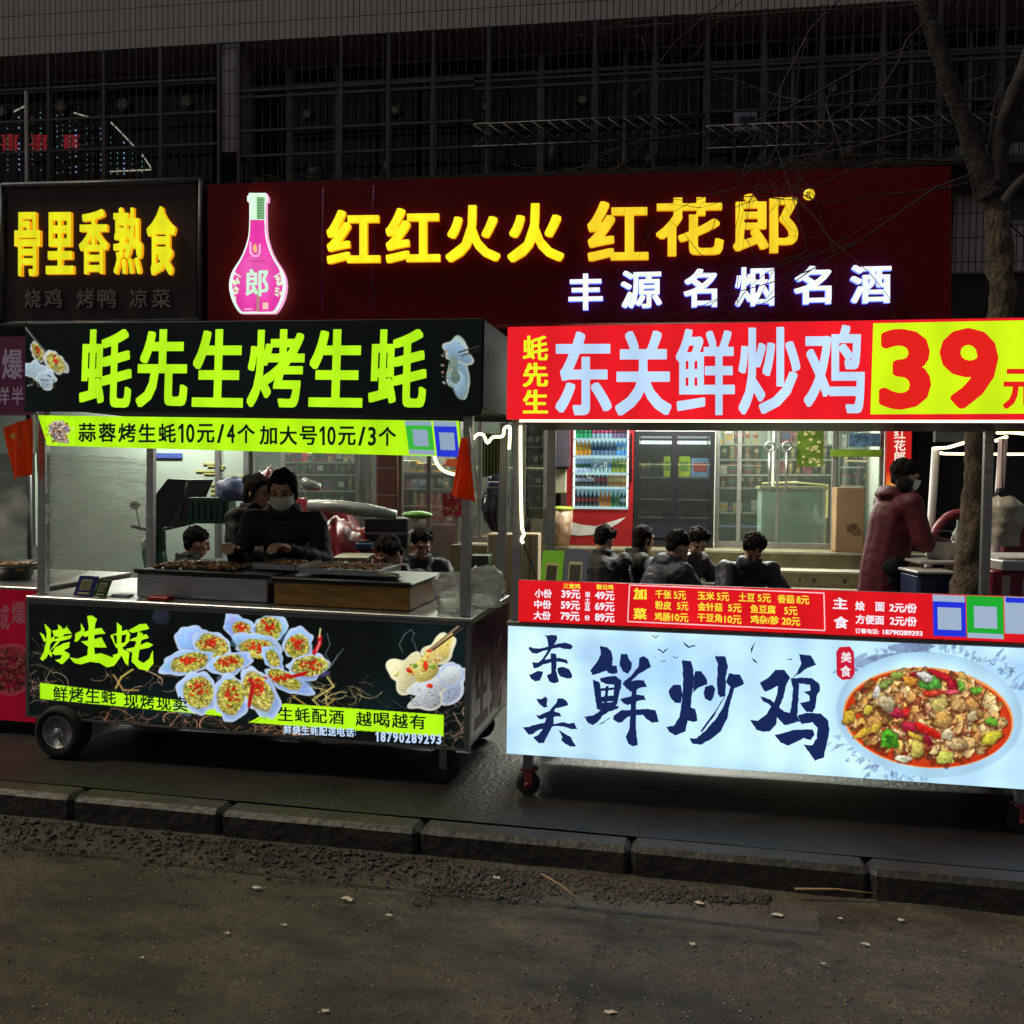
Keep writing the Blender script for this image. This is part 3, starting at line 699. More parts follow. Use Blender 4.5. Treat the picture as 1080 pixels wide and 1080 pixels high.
solo('reflected_lights', 'pale dashed reflected light string slanting down to the right in the upper left window', 'reflected lights', B, mb, E('pale_reflection', (165, 160, 140), .8), (bx(120, 140, -.57), -.57, bz(120, 140, -.57)), 'reflected lights in the left window')
for i, px in enumerate((0, 31, 64)):  # red characters of the reflected display, made as glowing letters
    mb = MB(); letter(mb, '喜', B, rq(px, 141, px + 21, 159), -.565, .02)
    solo('reflected_character', 'dim red glowing character %s in the upper left window' % ('cut by the left picture edge', 'just right of the pale post', 'rightmost of the three')[i], 'reflected sign', B, mb, E('dim_red', (120, 22, 28), .8), (*B.hit(px, 150, -.565)[:1], -.565, bz(px, 150, -.565)))
# good-luck papers
def luck(px, py, s, col, lab):
    x, z = B.hit(px, py, -.04); mb = MB(); mb.box(x - .001, x + .001, -.045, -.04, z - .001, z + .001); mb = MB()
    mb.prism([(x - s, z), (x, z - s), (x + s, z), (x, z + s)], -.046, -.040)
    t = Thing('luck_paper', lab, 'window paper', B, (x, -.05, z), 'good luck papers on the upstairs windows'); t.part('paper', mb, M('luck_dim' + str(col), tuple(c * 1.6 for c in L(*col)), .6))
    k = MB(); letter(k, '福', B, [(x - s * .5, z + s * .5), (x + s * .5, z + s * .5), (x + s * .5, z - s * .5), (x - s * .5, z - s * .5)], -.049, .02, local=True)
    t.part('character', k, M('luck_gold', (.5, .42, .3), .5, var=.1))
for px, py, n_ in ((0, 117, 'cut by the left picture edge'), (64, 112, 'behind the red reflected characters'), (129, 110, 'above the end of the slanting reflected lights'), (196, 107, 'just left of the tiled column'), (323, 120, 'just right of the tiled column'), (416, 116, 'above the first large yellow character'), (513, 112, 'above the middle of the red sign'), (614, 105, 'left of the lit blue box'), (878, 93, 'right of the lit blue box')):
    luck(px, py, .10 if px < 230 else .075, (70, 66, 60) if px < 230 else (34, 30, 26), 'diamond good luck paper upstairs ' + n_)
# things kept on the balconies
t = Thing('storage_box', 'pale blue white box catching light behind the upstairs bars', 'box', B, (bx(787, 125, -.45), -.45, bz(787, 139, -.45)))
x0, z0 = B.hit(774, 139, -.45); x1, z1 = B.hit(799, 116, -.45); mb = MB(); mb.box(x0, x1, -.45, -.25, z0, z1, b=.01); t.part('carton', mb, M('blue_white_box', L(150, 165, 185), .5))
mb = MB(); mb.box(x0 + .05, x1 - .02, -.457, -.453, z0 + .07, z1 - .06); t.part('label', mb, M('box_label', L(40, 50, 70), .5))
x, z = B.hit(956, 101, -.5); mb = MB(); n = 20
mb.tube([(x + .085 * math.cos(6.2832 * k / n), -.5, z + .085 * math.sin(6.2832 * k / n)) for k in range(n + 1)], .009, 6, cap=False)
solo('steel_hoop', 'round pale hoop hanging behind the upstairs bars', 'hoop', B, mb, BAR, (x, -.5, z))
rn = random.Random(9)
for i, (px, w_, h_, col, lab) in enumerate([(585, .16, .3, (22, 34, 34), 'teal tinted glass pot'), (690, .2, .16, (40, 34, 30), 'squat clay flower pot'), (660, .1, .2, (46, 44, 42), 'tall narrow flower pot'), (900, .22, .14, (44, 40, 36), 'round bundle wrapped in cloth'), (335, .24, .16, (60, 58, 56), 'pale heaped bundle'), (410, .12, .2, (30, 28, 27), 'dark planter pot')]):
    x, z = bx(px, 150, -.4), Zsill; mb = MB()
    mb.lathe((x, -.4, z), [(w_ * .3, 0), (w_ * .42, h_ * .5), (w_ * .5, h_), (w_ * .44, h_), (w_ * .4, h_ * .85)], 14)
    solo('flower_pot', lab + ' on the upstairs ledge behind the bars', 'pot', B, mb, M('pot%d' % i, L(*col), .6), (x, -.4, z))
# dried vines along the sill
mb = MB()
for k in range(70):
    px = rn.uniform(260, 1000); x, z = bx(px, 172, -.68), Zsill - .02 + rn.uniform(-.04, .02); p = [Vector((x, -.69, z))]
    for j in range(4): p.append(p[-1] + Vector((rn.uniform(-.14, .14), rn.uniform(-.02, .02), rn.uniform(-.05, .04))))
    mb.tube(p, .003, 4)
solo('dry_vines', 'dry tangled vine stems trailing along the ledge above the red sign', 'vines', B, mb, M('dry_vine', (.05, .04, .03), .9), (0, -.69, Zsill))

# ================================================================== SIGNS ON THE BUILDING
def signbox(name, lab, quad, y, depth, mat, edge, side=None):
    P = [B.hit(a, b, y) for a, b in quad]; cx = sum(p[0] for p in P) / 4; cz = min(p[1] for p in P)
    t = Thing(name, lab, 'shop sign', B, (cx, y, cz)); mb = MB(); mb.prism(P[::-1], y, y + depth, 0, 1); t.part('board', mb, [mat, side or mat]); return t
RSB = M('maroon_board', (.15, .004, .006), .55, var=.15, scale=1.5, spec=.12)
rs = signbox('shop_sign', 'long dark red shop sign with yellow and white glowing letters', [(219, 194), (1003, 175), (1003, 337), (219, 345)], -.75, .3, RSB, None)
YEL = E('yellow_letter', (255, 236, 30), 1.15, True); YELG = E('gold_letter', (250, 214, 40), 1.05, True); WHT = E('white_letter', (236, 246, 255), 1.25, True)
SIDEY = M('letter_side', (.3, .2, .02), .4, emit=L(255, 170, 20), es=.8, var=0, sampling='FRONT_BACK'); SIDEB = M('letter_side_blue', (.1, .1, .3), .4, emit=L(70, 90, 255), es=4.5, var=0, sampling='FRONT_BACK')
def raised(t, ch, quad, off, mat, y=-.753, lab=None, d=.045, sm=None):
    mb = MB(); letter(mb, ch, B, quad, y, off, 0, d, side=1)
    t.part('letter', mb, [mat, sm or SIDEY])
for ch, x0, x1, y0, y1 in (('红', 346, 402, 223, 279), ('红', 408, 465, 221, 278), ('火', 471, 528, 218, 277), ('火', 536, 595, 216, 277)):
    raised(rs, ch, rq(x0, y0, x1, y1, -.012), .03, YEL)
for ch, x0, x1, y0, y1 in (('红', 620, 684, 214, 276), ('花', 692, 763, 210, 271), ('郎', 773, 841, 206, 268)):
    raised(rs, ch, rq(x0, y0, x1, y1, -.012), .034, YELG)
mb = MB(); x, z = B.hit(853, 205.5, -.755); mb.lathe((x, -.755, z), [(.052, 0), (.052, -.02)], 20, axis='y'); rp = rs.part('registered_mark', mb, YELG)
mb = MB(); letter(mb, 'R', B, rq(850.5, 202, 856, 209), -.777, .01); rs.part('mark_letter', mb, M('maroon_print', (.12, .02, .01), .5, var=0), rp)
for ch, x0, x1, y0, y1 in (('丰', 600, 636, 290, 328), ('源', 655, 698, 287, 326), ('名', 721, 756, 285, 325), ('烟', 775, 816, 283, 324), ('名', 837, 876, 282, 322), ('酒', 896, 939, 281, 321)):
    raised(rs, ch, rq(x0, y0, x1, y1, -.02), .032, WHT, d=.05, sm=SIDEB)
mb = MB(); 
for px in (341, 391): 
    a = B.hit(px - 1, 192 if px == 341 else 280, -.765); c_ = B.hit(px + 2, 330, -.765); 
# hanging wires on the red sign
mb = MB()
for pts in ([(394, 196), (393, 225), (396, 260), (392, 290), (396, 328)], [(341, 197), (340, 260), (341, 328)]):
    mb.tube([(*[B.hit(p[0], p[1], -.77)[0]], -.77, B.hit(p[0], p[1], -.77)[1]) for p in pts], .004, 5)
solo('sign_cable', 'two thin cables hanging down the front of the red sign', 'cable', B, mb, M('cable_violet', (.12, .06, .22), .5), (bx(394, 200, -.77), -.77, bz(394, 330, -.77)))
# left cooked food sign
BRN = M('brown_board', (.035, .016, .010), .6, var=.2, scale=2)
ls = signbox('shop_sign', 'dark brown sign with five yellow glowing characters and grey small ones', [(8, 200), (207, 194), (207, 336), (8, 338)], -.7, .2, BRN, None)
for ch, x0, x1, y0, y1 in (('骨', 18, 45, 225, 292), ('里', 51, 80, 225, 290), ('香', 86, 116, 222, 290), ('熟', 122, 152, 220, 290), ('食', 157, 187, 219, 291)):
    raised(ls, ch, rq(x0, y0, x1, y1, -.01), .03, E('yellow_green_letter', (236, 232, 24), 1.0, True), -.703)
mb = MB()
for ch, x0, x1 in (('烧', 27, 44), ('鸡', 48, 66), ('烤', 82, 100), ('鸭', 104, 123), ('凉', 138, 156), ('菜', 161, 181)): letter(mb, ch, B, rq(x0, 305, x1, 325, -.01), -.703, .012, 0, .02)
ls.part('small_lettering', mb, M('grey_letters', L(140, 128, 120), .5, var=.1))
mb = MB(); P = [B.hit(a, b_, -.71) for a, b_ in ((1, 196), (211, 190), (211, 340), (1, 342))]
for i in range(4):
    a, b_ = P[i], P[(i + 1) % 4]; mb.tube([(a[0], -.70, a[1]), (b_[0], -.70, b_[1])], .035, 4)
ls.part('frame', mb, M('old_alu', (.10, .10, .11), .5, .6, .4))
# lit liquor bottle sign
def bottle_prof():
    K = [(0, .30), (.02, .345), (.06, .40), (.10, .44), (.14, .47), (.19, .493), (.24, .50), (.29, .487), (.33, .46), (.37, .42), (.41, .365), (.45, .31), (.50, .255), (.555, .21), (.63, .165), (.70, .148), (.80, .142), (.925, .142), (.93, .18), (.975, .18), (.98, .16), (1.0, .15)]
    return [(-.30, 0)] + [(r, h) for h, r in K]
BX0, BX1, BY0, BY1 = 241.5, 301.5, 203.5, 330.5
pr = bottle_prof(); right = [(p[0], p[1]) for p in pr[1:]]; left = [(-p[0], p[1]) for p in reversed(right)]
opx = [((BX0 + BX1) / 2 + a * (BX1 - BX0), BY1 - b_ * (BY1 - BY0)) for a, b_ in right + left]
pic = Pic(236, 198, 307, 336, 3.0, (236, 60, 170)); cx = 271.5
for i in range(9): pic.blob(271 + RNG.uniform(-6, 6), 290 + RNG.uniform(-10, 10), 26 - i * 2, 34 - i * 2.5, (244, 70 + i * 6, 178 + i * 2), 0, .02, .0, None, .25, 0, 6)
pic.poly([(255, 198), (288, 198), (288, 232), (255, 232)], (222, 255, 226)); pic.poly([(271, 208), (279, 208), (279, 231), (271, 231)], (70, 120, 70), .8)
for k in range(8): pic.line([(271, 210 + k * 2.8), (279, 209 + k * 2.8)], .8, (160, 230, 150), .8)
pic.line([(264, 256), (264, 266), (267, 270), (272, 270), (274, 266), (274, 258)], 2, (255, 190, 225)); pic.blob(269, 262, 2.2, 4.5, (255, 200, 120), 0, .1, 0)
pic.line([(263, 275.5), (279, 275.5)], 1.2, (200, 80, 120), .9)
for sx in (-1, 1):
    for k in range(16): pic.blob(cx + sx * (24 + RNG.uniform(-4, 3)), 304 + RNG.uniform(-12, 12), 2.2, 1.4, (230, 255, 205), RNG.uniform(0, 3), .2, 0)
    pic.line([(cx + sx * 18, 292), (cx + sx * 24, 288), (cx + sx * 28, 296)], 1.6, (225, 245, 220))
pic.line([(272, 305), (272, 328)], 2, (150, 190, 90), .8); pic.line([(258, 326), (266, 326)], 1.4, (250, 190, 220)); pic.poly([(277, 319), (283, 319), (283, 326), (277, 326)], (240, 200, 180))
bl = [B.hit(a, b_, -.86) for a, b_ in opx]; cxl = sum(p[0] for p in bl) / len(bl); czl = min(p[1] for p in bl)
bt = Thing('bottle_sign', 'pink glowing bottle shaped light box at the left of the red sign', 'light box', B, (cxl, -.80, czl))
mb = MB(); mb.prism(bl[::-1], -.86, -.80, 0, 1); o = bt.part('light_box', mb, [E('bottle_rim', (225, 255, 240), 1.1, True), E('bottle_side', (255, 170, 215), 1, True)])
# pink face: scaled inner outline as grid picture
inner = []
for a, b_ in right + left:
    fx = a * .90; fy = .012 + b_ * .976; inner.append(((BX0 + BX1) / 2 + fx * (BX1 - BX0), BY1 - fy * (BY1 - BY0)))
def inpoly(P):
    def f(X, Y):
        ins = np.zeros(X.shape, bool)
        for i in range(len(P)):
            (a, b), (c, d) = P[i - 1], P[i]
            if b == d: continue
            ins ^= ((b > Y) != (d > Y)) & (X < (c - a) * (Y - b) / (d - b) + a)
        return ins
    return f
me = pic.mesh('printed_face', B, -.862, bx(240, 270, -.862), bx(303, 270, -.862), bz(271, 332, -.862), bz(271, 202, -.862), 150, 300, VC('bottle_face', 1.0), (cxl, -.80, czl), inpoly(inner))
bt.part('printed_face', me, None)
mb = MB(); letter(mb, '郎', B, rq(259, 284, 283, 313, -.04), -.865, .03); bt.part('character', mb, E('bottle_char', (205, 250, 215), 1.0))
# vertical banner at right
vb = [B.hit(a, b_, -.4) for a, b_ in ((936, 440), (962, 440), (961, 524), (935, 524))]
vt = Thing('vertical_sign', 'narrow red vertical light box with white characters beside the shop glass', 'shop sign', B, (vb[0][0], -.4, vb[2][1]))
p2 = Pic(925, 430, 975, 530, 3, (215, 30, 28))
for k in range(40): p2.blob(938 + k * .2, 516, 26 - k * .5, 18 - k * .35, (240, 70 + k * 3, 30 + k), .3, .05, 0, None, .12, 0, 8)
p2.blob(949, 494, 2.2, 3, (170, 20, 20), 0, .2, 0)
mb = MB(); mb.prism(vb[::-1], -.398, -.30); vt.part('box', mb, M('red_case', (.2, .01, .01), .4))
vt.part('printed_face', p2.mesh('printed_face', B, -.401, vb[0][0], vb[1][0], vb[2][1], vb[0][1], 60, 200, VC('banner_face', .9), vt.base), None)
mb = MB(); 
for ch, y0 in (('红', 451), ('花', 464), ('郎', 476)): letter(mb, ch, B, rq(943, y0, 955, y0 + 11.5), -.404, .02)
vt.part('lettering', mb, E('banner_letters', (248, 232, 214), 1.0))

# ================================================================== SHOPS UNDER THE BUILDING
FLZ = 0.90
sx0 = bx(485, 560); sx1 = bx(968, 560)
STEPM = M('step_tile', (.16, .14, .075), .6, var=.35, scale=8); NOSE = M('step_nosing', (.42, .40, .32), .6, var=.2)
WALLM = M('shop_wall', (.42, .44, .40), .7, var=.12, scale=2); LTW = M('pale_green_panel', (.34, .42, .36), .45, var=.1, scale=1.5)
mb = MB(); mb.box(sx0, sx1, -.449, 4.5, .02, FLZ); apt.part('shop_floor', mb, STEPM)
st = Thing('steps', 'broad tiled steps with pale nosings leading up to the shop', 'steps', B, ((bx(598, 600) + bx(918, 600)) / 2, -.9, SZ))
xa, xb = bx(598, 600, -.6), bx(915, 600, -.6)
for k in range(1, 5):
    mb = MB(); zt_ = FLZ - .16 * k; mb.box(xa, xb, -.45 - .3 * k, -.45 - .3 * (k - 1) - .001, .03, zt_ - .021, 0); mb.box(xa - .004, xb + .004, -.45 - .3 * k - .012, -.45 - .3 * (k - 1) - .001, zt_ - .02, zt_, 1)
    rn = random.Random(k); x = xa + .1
    while x < xb - .1: x += rn.uniform(.12, .3); mb.box(x, x + rn.uniform(.02, .05), -.45 - .3 * k - .003, -.45 - .3 * k - .0005, zt_ - .11, zt_ - .07, 2)
    st.part('step', mb, [STEPM, NOSE, M('step_mark', (.04, .035, .02), .7)])
mb = MB(); mb.box(xa, sx1, -.462, -.45, FLZ - .02, FLZ + .001); st.part('top_nosing', mb, NOSE)
mb = MB(); 
rx0, rx1 = bx(596, 520), bx(934, 520)
mb.box(rx0 - .1, rx1, 2.6, 2.7, FLZ, 3.6); mb.box(rx1, rx1 + .1, .08, 2.7, FLZ, 3.6); mb.box(rx0 - .1, rx0, .55, 2.6, FLZ, 3.6); mb.box(rx0 - .1, rx1 + .1, -.05, 2.7, 3.6, 3.7)
apt.part('shop_interior', mb, WALLM)
ly0, ly1 = bx(158, 520), bx(500, 520)
mb = MB(); mb.box(XL, ly1 + .4, 2.4, 2.5, .1, 3.2); mb.box(XL, ly1 + .4, -.05, 2.5, 3.2, 3.3); mb.box(ly1 + .4, ly1 + .5, .05, 2.5, .1, 3.2); mb.box(ly1 + .42, rx0 - .12, .03, .1, 2.7, 3.3)
apt.part('shop_interior', mb, M('left_shop_wall', (.16, .17, .15), .8, var=.3))
mb = MB(); mb.box(bx(-60, 520), bx(262, 520), -.04, .02, .1, 3.1); apt.part('pale_wall', mb, LTW)
mb = MB(); 
for px in (232, 262): mb.box(bx(px, 520) - .03, bx(px, 520) + .03, -.07, -.041, .1, 3.1)
mb.box(bx(232, 520) + .03, bx(262, 520) - .03, -.07, -.041, bz(250, 507), bz(250, 504)); apt.part('door_frame', mb, STEELD)
mb = MB(); rn = random.Random(3)
for k in range(7):
    px, py = rn.uniform(206, 240), 490 + k * 2.6; x, z = B.hit(px, py, -.05); mb.box(x, x + rn.uniform(.08, .3), -.052, -.043, z, z + .018)
for k in range(6):
    x, z = B.hit(222, 512 + k * 5, -.05); mb.box(x, x + .05, -.052, -.043, z, z + .022)
apt.part('sticker', mb, M('yellow_sticker', (.38, .36, .12), .6, var=.3))
x0, z0 = B.hit(164, 483, -.05); x1, z1 = B.hit(192, 478, -.05); mb = MB(); mb.box(x0, x1, -.06, -.041, z0, z1)
solo('door_plate', 'small blue plate on the pale green wall behind the oyster cart', 'sign', B, mb, M('blue_plate', L(60, 80, 150), .5, var=.4, scale=30), (x0, -.06, z0))
# ceiling lights: real tubes in the shops
TUBE = E('light_tube', (235, 255, 240), 6.0); TUBE2 = E('left_light_tube', (235, 255, 240), 5.0)
def ceil(x, y, z, ln, lab, m, en):
    t = Thing('ceiling_light', lab, 'light', B, (x, y, z), 'tube lights in the shops'); mb = MB(); mb.box(x - ln / 2, x + ln / 2, y - .04, y + .04, z + .03, z + .06, b=.004); t.part('housing', mb, WHITEP)
    mb = MB(); mb.tube([(x - ln / 2 + .02, y, z), (x + ln / 2 - .02, y, z)], .022, 10); t.part('tube', mb, m)
    ld = bpy.data.lights.new('tube_light', 'AREA'); ld.shape = 'RECTANGLE'; ld.size = ln; ld.size_y = .12; ld.energy = en; ld.color = (1.0, .98, .85); lo = bpy.data.objects.new('tube_light', ld); COL.objects.link(lo); lo.parent = t.o; lo.location = (0, 0, -.05)
ceil(bx(700, 450), 1.0, 3.5, 1.2, 'tube light on the ceiling behind the black drinks cabinet', TUBE, 260); ceil(bx(840, 450), 1.2, 3.5, 1.2, 'tube light on the ceiling behind the shop glass', TUBE, 280)
ceil(bx(285, 450), .9, 3.05, 1.2, 'tube light inside the left shop above the red shelves', TUBE2, 150); ceil(bx(450, 450), .9, 3.05, 1.2, 'tube light inside the left shop behind the grey window', TUBE2, 150)
ceil(bx(200, 450), -.60, 2.85, 1.2, 'tube light under the shop sign in front of the pale green wall', TUBE2, 80)
ceil(bx(720, 450), -.62, 2.80, 1.2, 'tube light under the red sign above the drinks cabinets', TUBE2, 110)
# glass fronts
GL = glass('shop_glass', (.88, .94, .90), .06, .02, .06, (.35, .42, .38)); FRM = M('alu_frame', (.32, .32, .30), .4, .5, .2)
def front(name, lab, px0, px1, mull, z0, z1, y=0, door=None):
    x0, x1 = bx(px0, 500, y), bx(px1, 500, y); t = Thing(name, lab, 'shop front', B, ((x0 + x1) / 2, y, z0)); mb = MB()
    mb.box(x0, x1, y, y + .05, z0 + .001, z0 + .06); mb.box(x0, x1, y, y + .05, z1 - .05, z1); xs = [x0 + .02] + [bx(m_, 500, y) for m_ in mull] + [x1 - .02]
    for x in xs: mb.box(x - .02, x + .02, y + .001, y + .049, z0 + .0601, z1 - .0501)
    f = t.part('frame', mb, FRM)
    for a, b_ in zip(xs[:-1], xs[1:]):
        g = MB(); g.box(a + .02, b_ - .02, y + .02, y + .026, z0 + .06, z1 - .05); t.part('pane', g, GL)
    return t
front('shop_window', 'glass shop front with shelves of packs behind it, right of the black drinks cabinet', 755, 932, (780, 880), FLZ, 3.0).part('door_leaf', MB().box(bx(820, 500) - .012, bx(820, 500) + .012, -.005, -.001, FLZ + .06, 2.9), FRM)
sf2 = front('shop_window', 'grey glass window beside the brown tiled column behind the oyster cart', 420, 484, (452,), .12, 3.0)
front('shop_window', 'dark glass front with red goods behind the oyster cart', 263, 400, (298, 376, 388), .12, 3.0)
front('shop_window', 'glass doors between the two carts', 490, 577, (506, 534, 552), .92, 3.0, -.3)
mb = MB(); mb.box(bx(401, 500), bx(418.5, 500), -.12, .3, .1, 3.0)
BR = M('brown_tile_column', (.16, .06, .04), .5, var=.35, scale=6); c_ = Thing('column', 'brown red tiled column between the shop windows', 'column', B, (bx(410, 500), .05, SZ)); c_.part('shaft', mb, BR)
mb = MB()
for k in range(8): z = .5 + k * .3; mb.box(bx(401, 500) - .003, bx(418.5, 500) + .003, -.123, .0, z, z + .012)
c_.part('joints', mb, M('joint', (.3, .26, .22), .8))
# door handles
for px in (811.5, 829.5):
    x = bx(px, 500, -.06); t = Thing('pull_bar', 'long upright steel handle with a ring on the shop door, %s of the pair' % ('left' if px < 820 else 'right'), 'handle', B, (x, -.06, bz(px, 518, -.06)), 'steel handles of the shop door'); mb = MB()
    za, zb_ = bz(px, 518, -.06), bz(px, 476, -.06); mb.tube([(x, -.06, za), (x, -.06, zb_)], .012, 8); 
    for z in (za + .05, zb_ - .05): mb.tube([(x, -.06, z), (x, .0, z)], .007, 6)
    t.part('bar', mb, STEEL); m2 = MB(); m2.tube([(x + .045 * math.cos(a), -.06, zb_ + .05 + .045 * math.sin(a)) for a in np.linspace(0, 6.283, 17)], .012, 6, cap=False); t.part('ring', m2, STEEL)
# poster / lime strip / shutter
def posterq(name, lab, q, y, mat, marks=None, mm=None):
    x0, z1 = B.hit(q[0], q[1], y); x1, z0 = B.hit(q[2], q[3], y); t = Thing(name, lab, 'poster', B, (x0, y, z0)); mb = MB(); mb.box(x0, x1, y, y + .004, z0, z1); t.part('sheet', mb, mat)
    if marks:
        rn = random.Random(int(q[0])); mb = MB()
        for _ in range(marks):
            u, v = rn.random() * .8, rn.random() * .9; mb.box(x0 + (x1 - x0) * u, x0 + (x1 - x0) * (u + rn.uniform(.04, .18)), y - .003, y - .0005, z0 + (z1 - z0) * v, z0 + (z1 - z0) * (v + .06))
        t.part('print', mb, mm)
PR1 = M('poster_print', (.5, .48, .2), .6, var=.3)
posterq('poster', 'tall green and yellow poster on the shop glass right of the door handles', (841, 449, 868, 492), -.012, M('green_poster', L(84, 112, 30), .5, var=.6, scale=5), 26, PR1)
posterq('poster', 'lime strip sticker high on the right pane of the shop glass', (876, 474, 930, 482), -.012, M('lime_strip', L(130, 170, 50), .5, var=.2), 0)
posterq('poster', 'blue and white lettered sticker at the top of the right glass pane', (896, 457, 928, 471), -.012, M('bluewhite_sticker', L(90, 130, 160), .5, var=.9, scale=16), 0)
posterq('poster', 'small red square notice under the payment cards of the oyster cart', (471, 484, 484, 492), -.33, E('orange_notice', (190, 80, 40), .5), 0)
t = posterq('poster', 'pinkish red lettered sticker low on the glass behind the drooping flag', (467, 520, 489, 545), -.012, M('red_sticker', L(150, 30, 44), .5, var=.3), 16, M('gold_print', (.5, .4, .15), .5))
sh = Thing('roller_shutter', 'narrow grey violet ribbed shutter left of the red drinks fridge', 'shutter', B, (bx(590, 500), -.2, bz(590, 498, -.2))); mb = MB()
for k in range(9): x = bx(584, 480, -.2) + k * .02; mb.box(x, x + .014, -.22, -.19, bz(590, 492, -.2), 3.0)
sh.part('slats', mb, M('shutter_violet', (.12, .11, .15), .5, var=.2)); mb = MB(); mb.box(bx(584, 480, -.2), bx(600, 480, -.2), -.24, -.18, bz(590, 495, -.2), bz(590, 492, -.2) - .001); sh.part('rail', mb, BLACKM)
mb = MB(); mb.box(bx(585, 480, -.15), bx(598, 480, -.15), -.2, -.1, bz(590, 520, -.15), bz(590, 493, -.15), b=.01)
solo('meter_box', 'cream metal box on the wall left of the red drinks fridge', 'meter box', B, mb, M('cream_metal', (.4, .38, .3), .5, var=.15), (bx(590, 480), -.15, bz(590, 520)))
x, z = bx(590, 570, -.3), FLZ; t = Thing('paint_bucket', 'colourful printed bucket at the foot of the wall left of the red fridge', 'bucket', B, (x, -.3, z)); mb = MB(); mb.lathe((x, -.3, z), [(.10, .002), (.13, .2), (.14, .38), (.13, .38)], 20); t.part('pail', mb, M('pail_print', (.45, .3, .2), .5, var=.9, scale=12)); mb = MB(); mb.lathe((x, -.3, z), [(.145, .381), (.145, .41), (.02, .42), (.0001, .42)], 20); t.part('lid', mb, M('pail_lid', L(170, 190, 60), .5))
# red cola style fridge
FX0, FX1 = bx(598, 500, -.15), bx(668, 500, -.15); FZ1 = 3.0 - .25; yF = -.15
fr_ = Thing('drinks_fridge', 'tall red drinks fridge with lit shelves of bottles and a white swoosh below', 'fridge', B, ((FX0 + FX1) / 2, yF + .3, FLZ))
gx0, gx1 = bx(604, 500, yF), bx(663, 500, yF); gz0, gz1 = bz(633, 537, yF), FZ1 - .12; FR = M('fridge_red', (.30, .012, .014), .35, var=.1)
mb = MB(); mb.box(FX0, gx0, yF, yF + .6, FLZ + .003, FZ1); mb.box(gx1, FX1, yF, yF + .6, FLZ + .003, FZ1); mb.box(gx0 + .0005, gx1 - .0005, yF + .001, yF + .6, FLZ + .003, gz0); mb.box(gx0 + .0005, gx1 - .0005, yF + .001, yF + .6, gz1, FZ1); fr_.part('cabinet', mb, FR)
mb = MB(); mb.box(gx0 + .001, gx1 - .001, yF + .56, yF + .598, gz0 + .001, gz1 - .001); fr_.part('lit_back', mb, E('fridge_back', (110, 150, 165), .9, True))
mb = MB()
for x in (gx0 + .012, gx1 - .012): mb.tube([(x, yF + .05, gz0 + .03), (x, yF + .05, gz1 - .03)], .008, 6)
fr_.part('edge_light', mb, E('fridge_led', (225, 255, 250), 3.5, True))
mb = MB()
P = [(598.5, 549), (612, 553), (628, 555), (645, 550), (661, 545), (652, 552), (640, 559), (625, 564), (610, 565), (598.5, 563)]; mb.poly([B.hit(a, b_, yF) for a, b_ in P][::-1], yF - .003); o = fr_.part('swoosh', mb, M('swoosh_white', (.6, .6, .58), .5)); tri_fix(o)
mb = MB(); mb.box(gx0, gx1, yF - .012, yF - .004, gz0, gz1)
fr_.part('glass_door', mb, glass('fridge_glass', (.95, 1, .99), .05, .02)); mb = MB(); mb.box(gx1 + .015, gx1 + .035, yF - .03, yF - .001, gz0 + .3, gz0 + .8); fr_.part('handle', mb, BLACKM)
def lathed(prof, n=12): mb = MB(); mb.lathe((0, 0, 0), prof, n); return mb
BOT = [(.024, 0), (.030, .006), (.030, .07), (.026, .085), (.030, .10), (.030, .145), (.020, .18), (.011, .20), (.011, .215)]; BCAP = [(.014, .2151), (.014, .232), (.0001, .232)]; BLAB = [(.0305, .078), (.0305, .13)]
protos = {}
def drink(fr, x, y, z, col, lcol, ccol, lab, grp, s=1.0, name='drink_bottle'):
    k = (col, lcol, ccol, name)
    if k not in protos:
        t = Thing(name, lab, 'bottle', fr, (x, y, z), grp); o = t.o
        def P_(nm, mb, m):
            me = mb.mesh(nm, m); c = bpy.data.objects.new(nm, me); COL.objects.link(c); c.parent = o
        P_('body', lathed(BOT), M('drink%s' % (col,), L(*col), .15, var=.05, spec=.8)); P_('label', lathed(BLAB), M('drinklab%s' % (lcol,), L(*lcol), .4, var=.3, scale=60)); P_('cap', lathed(BCAP, 10), M('drinkcap%s' % (ccol,), L(*ccol), .4, var=.05))
        protos[k] = o; o.scale = (s, s, s)
    else: o = dup(protos[k], fr, (x, y, z), lab); o.scale = (s, s, s); o['group'] = grp
    return o
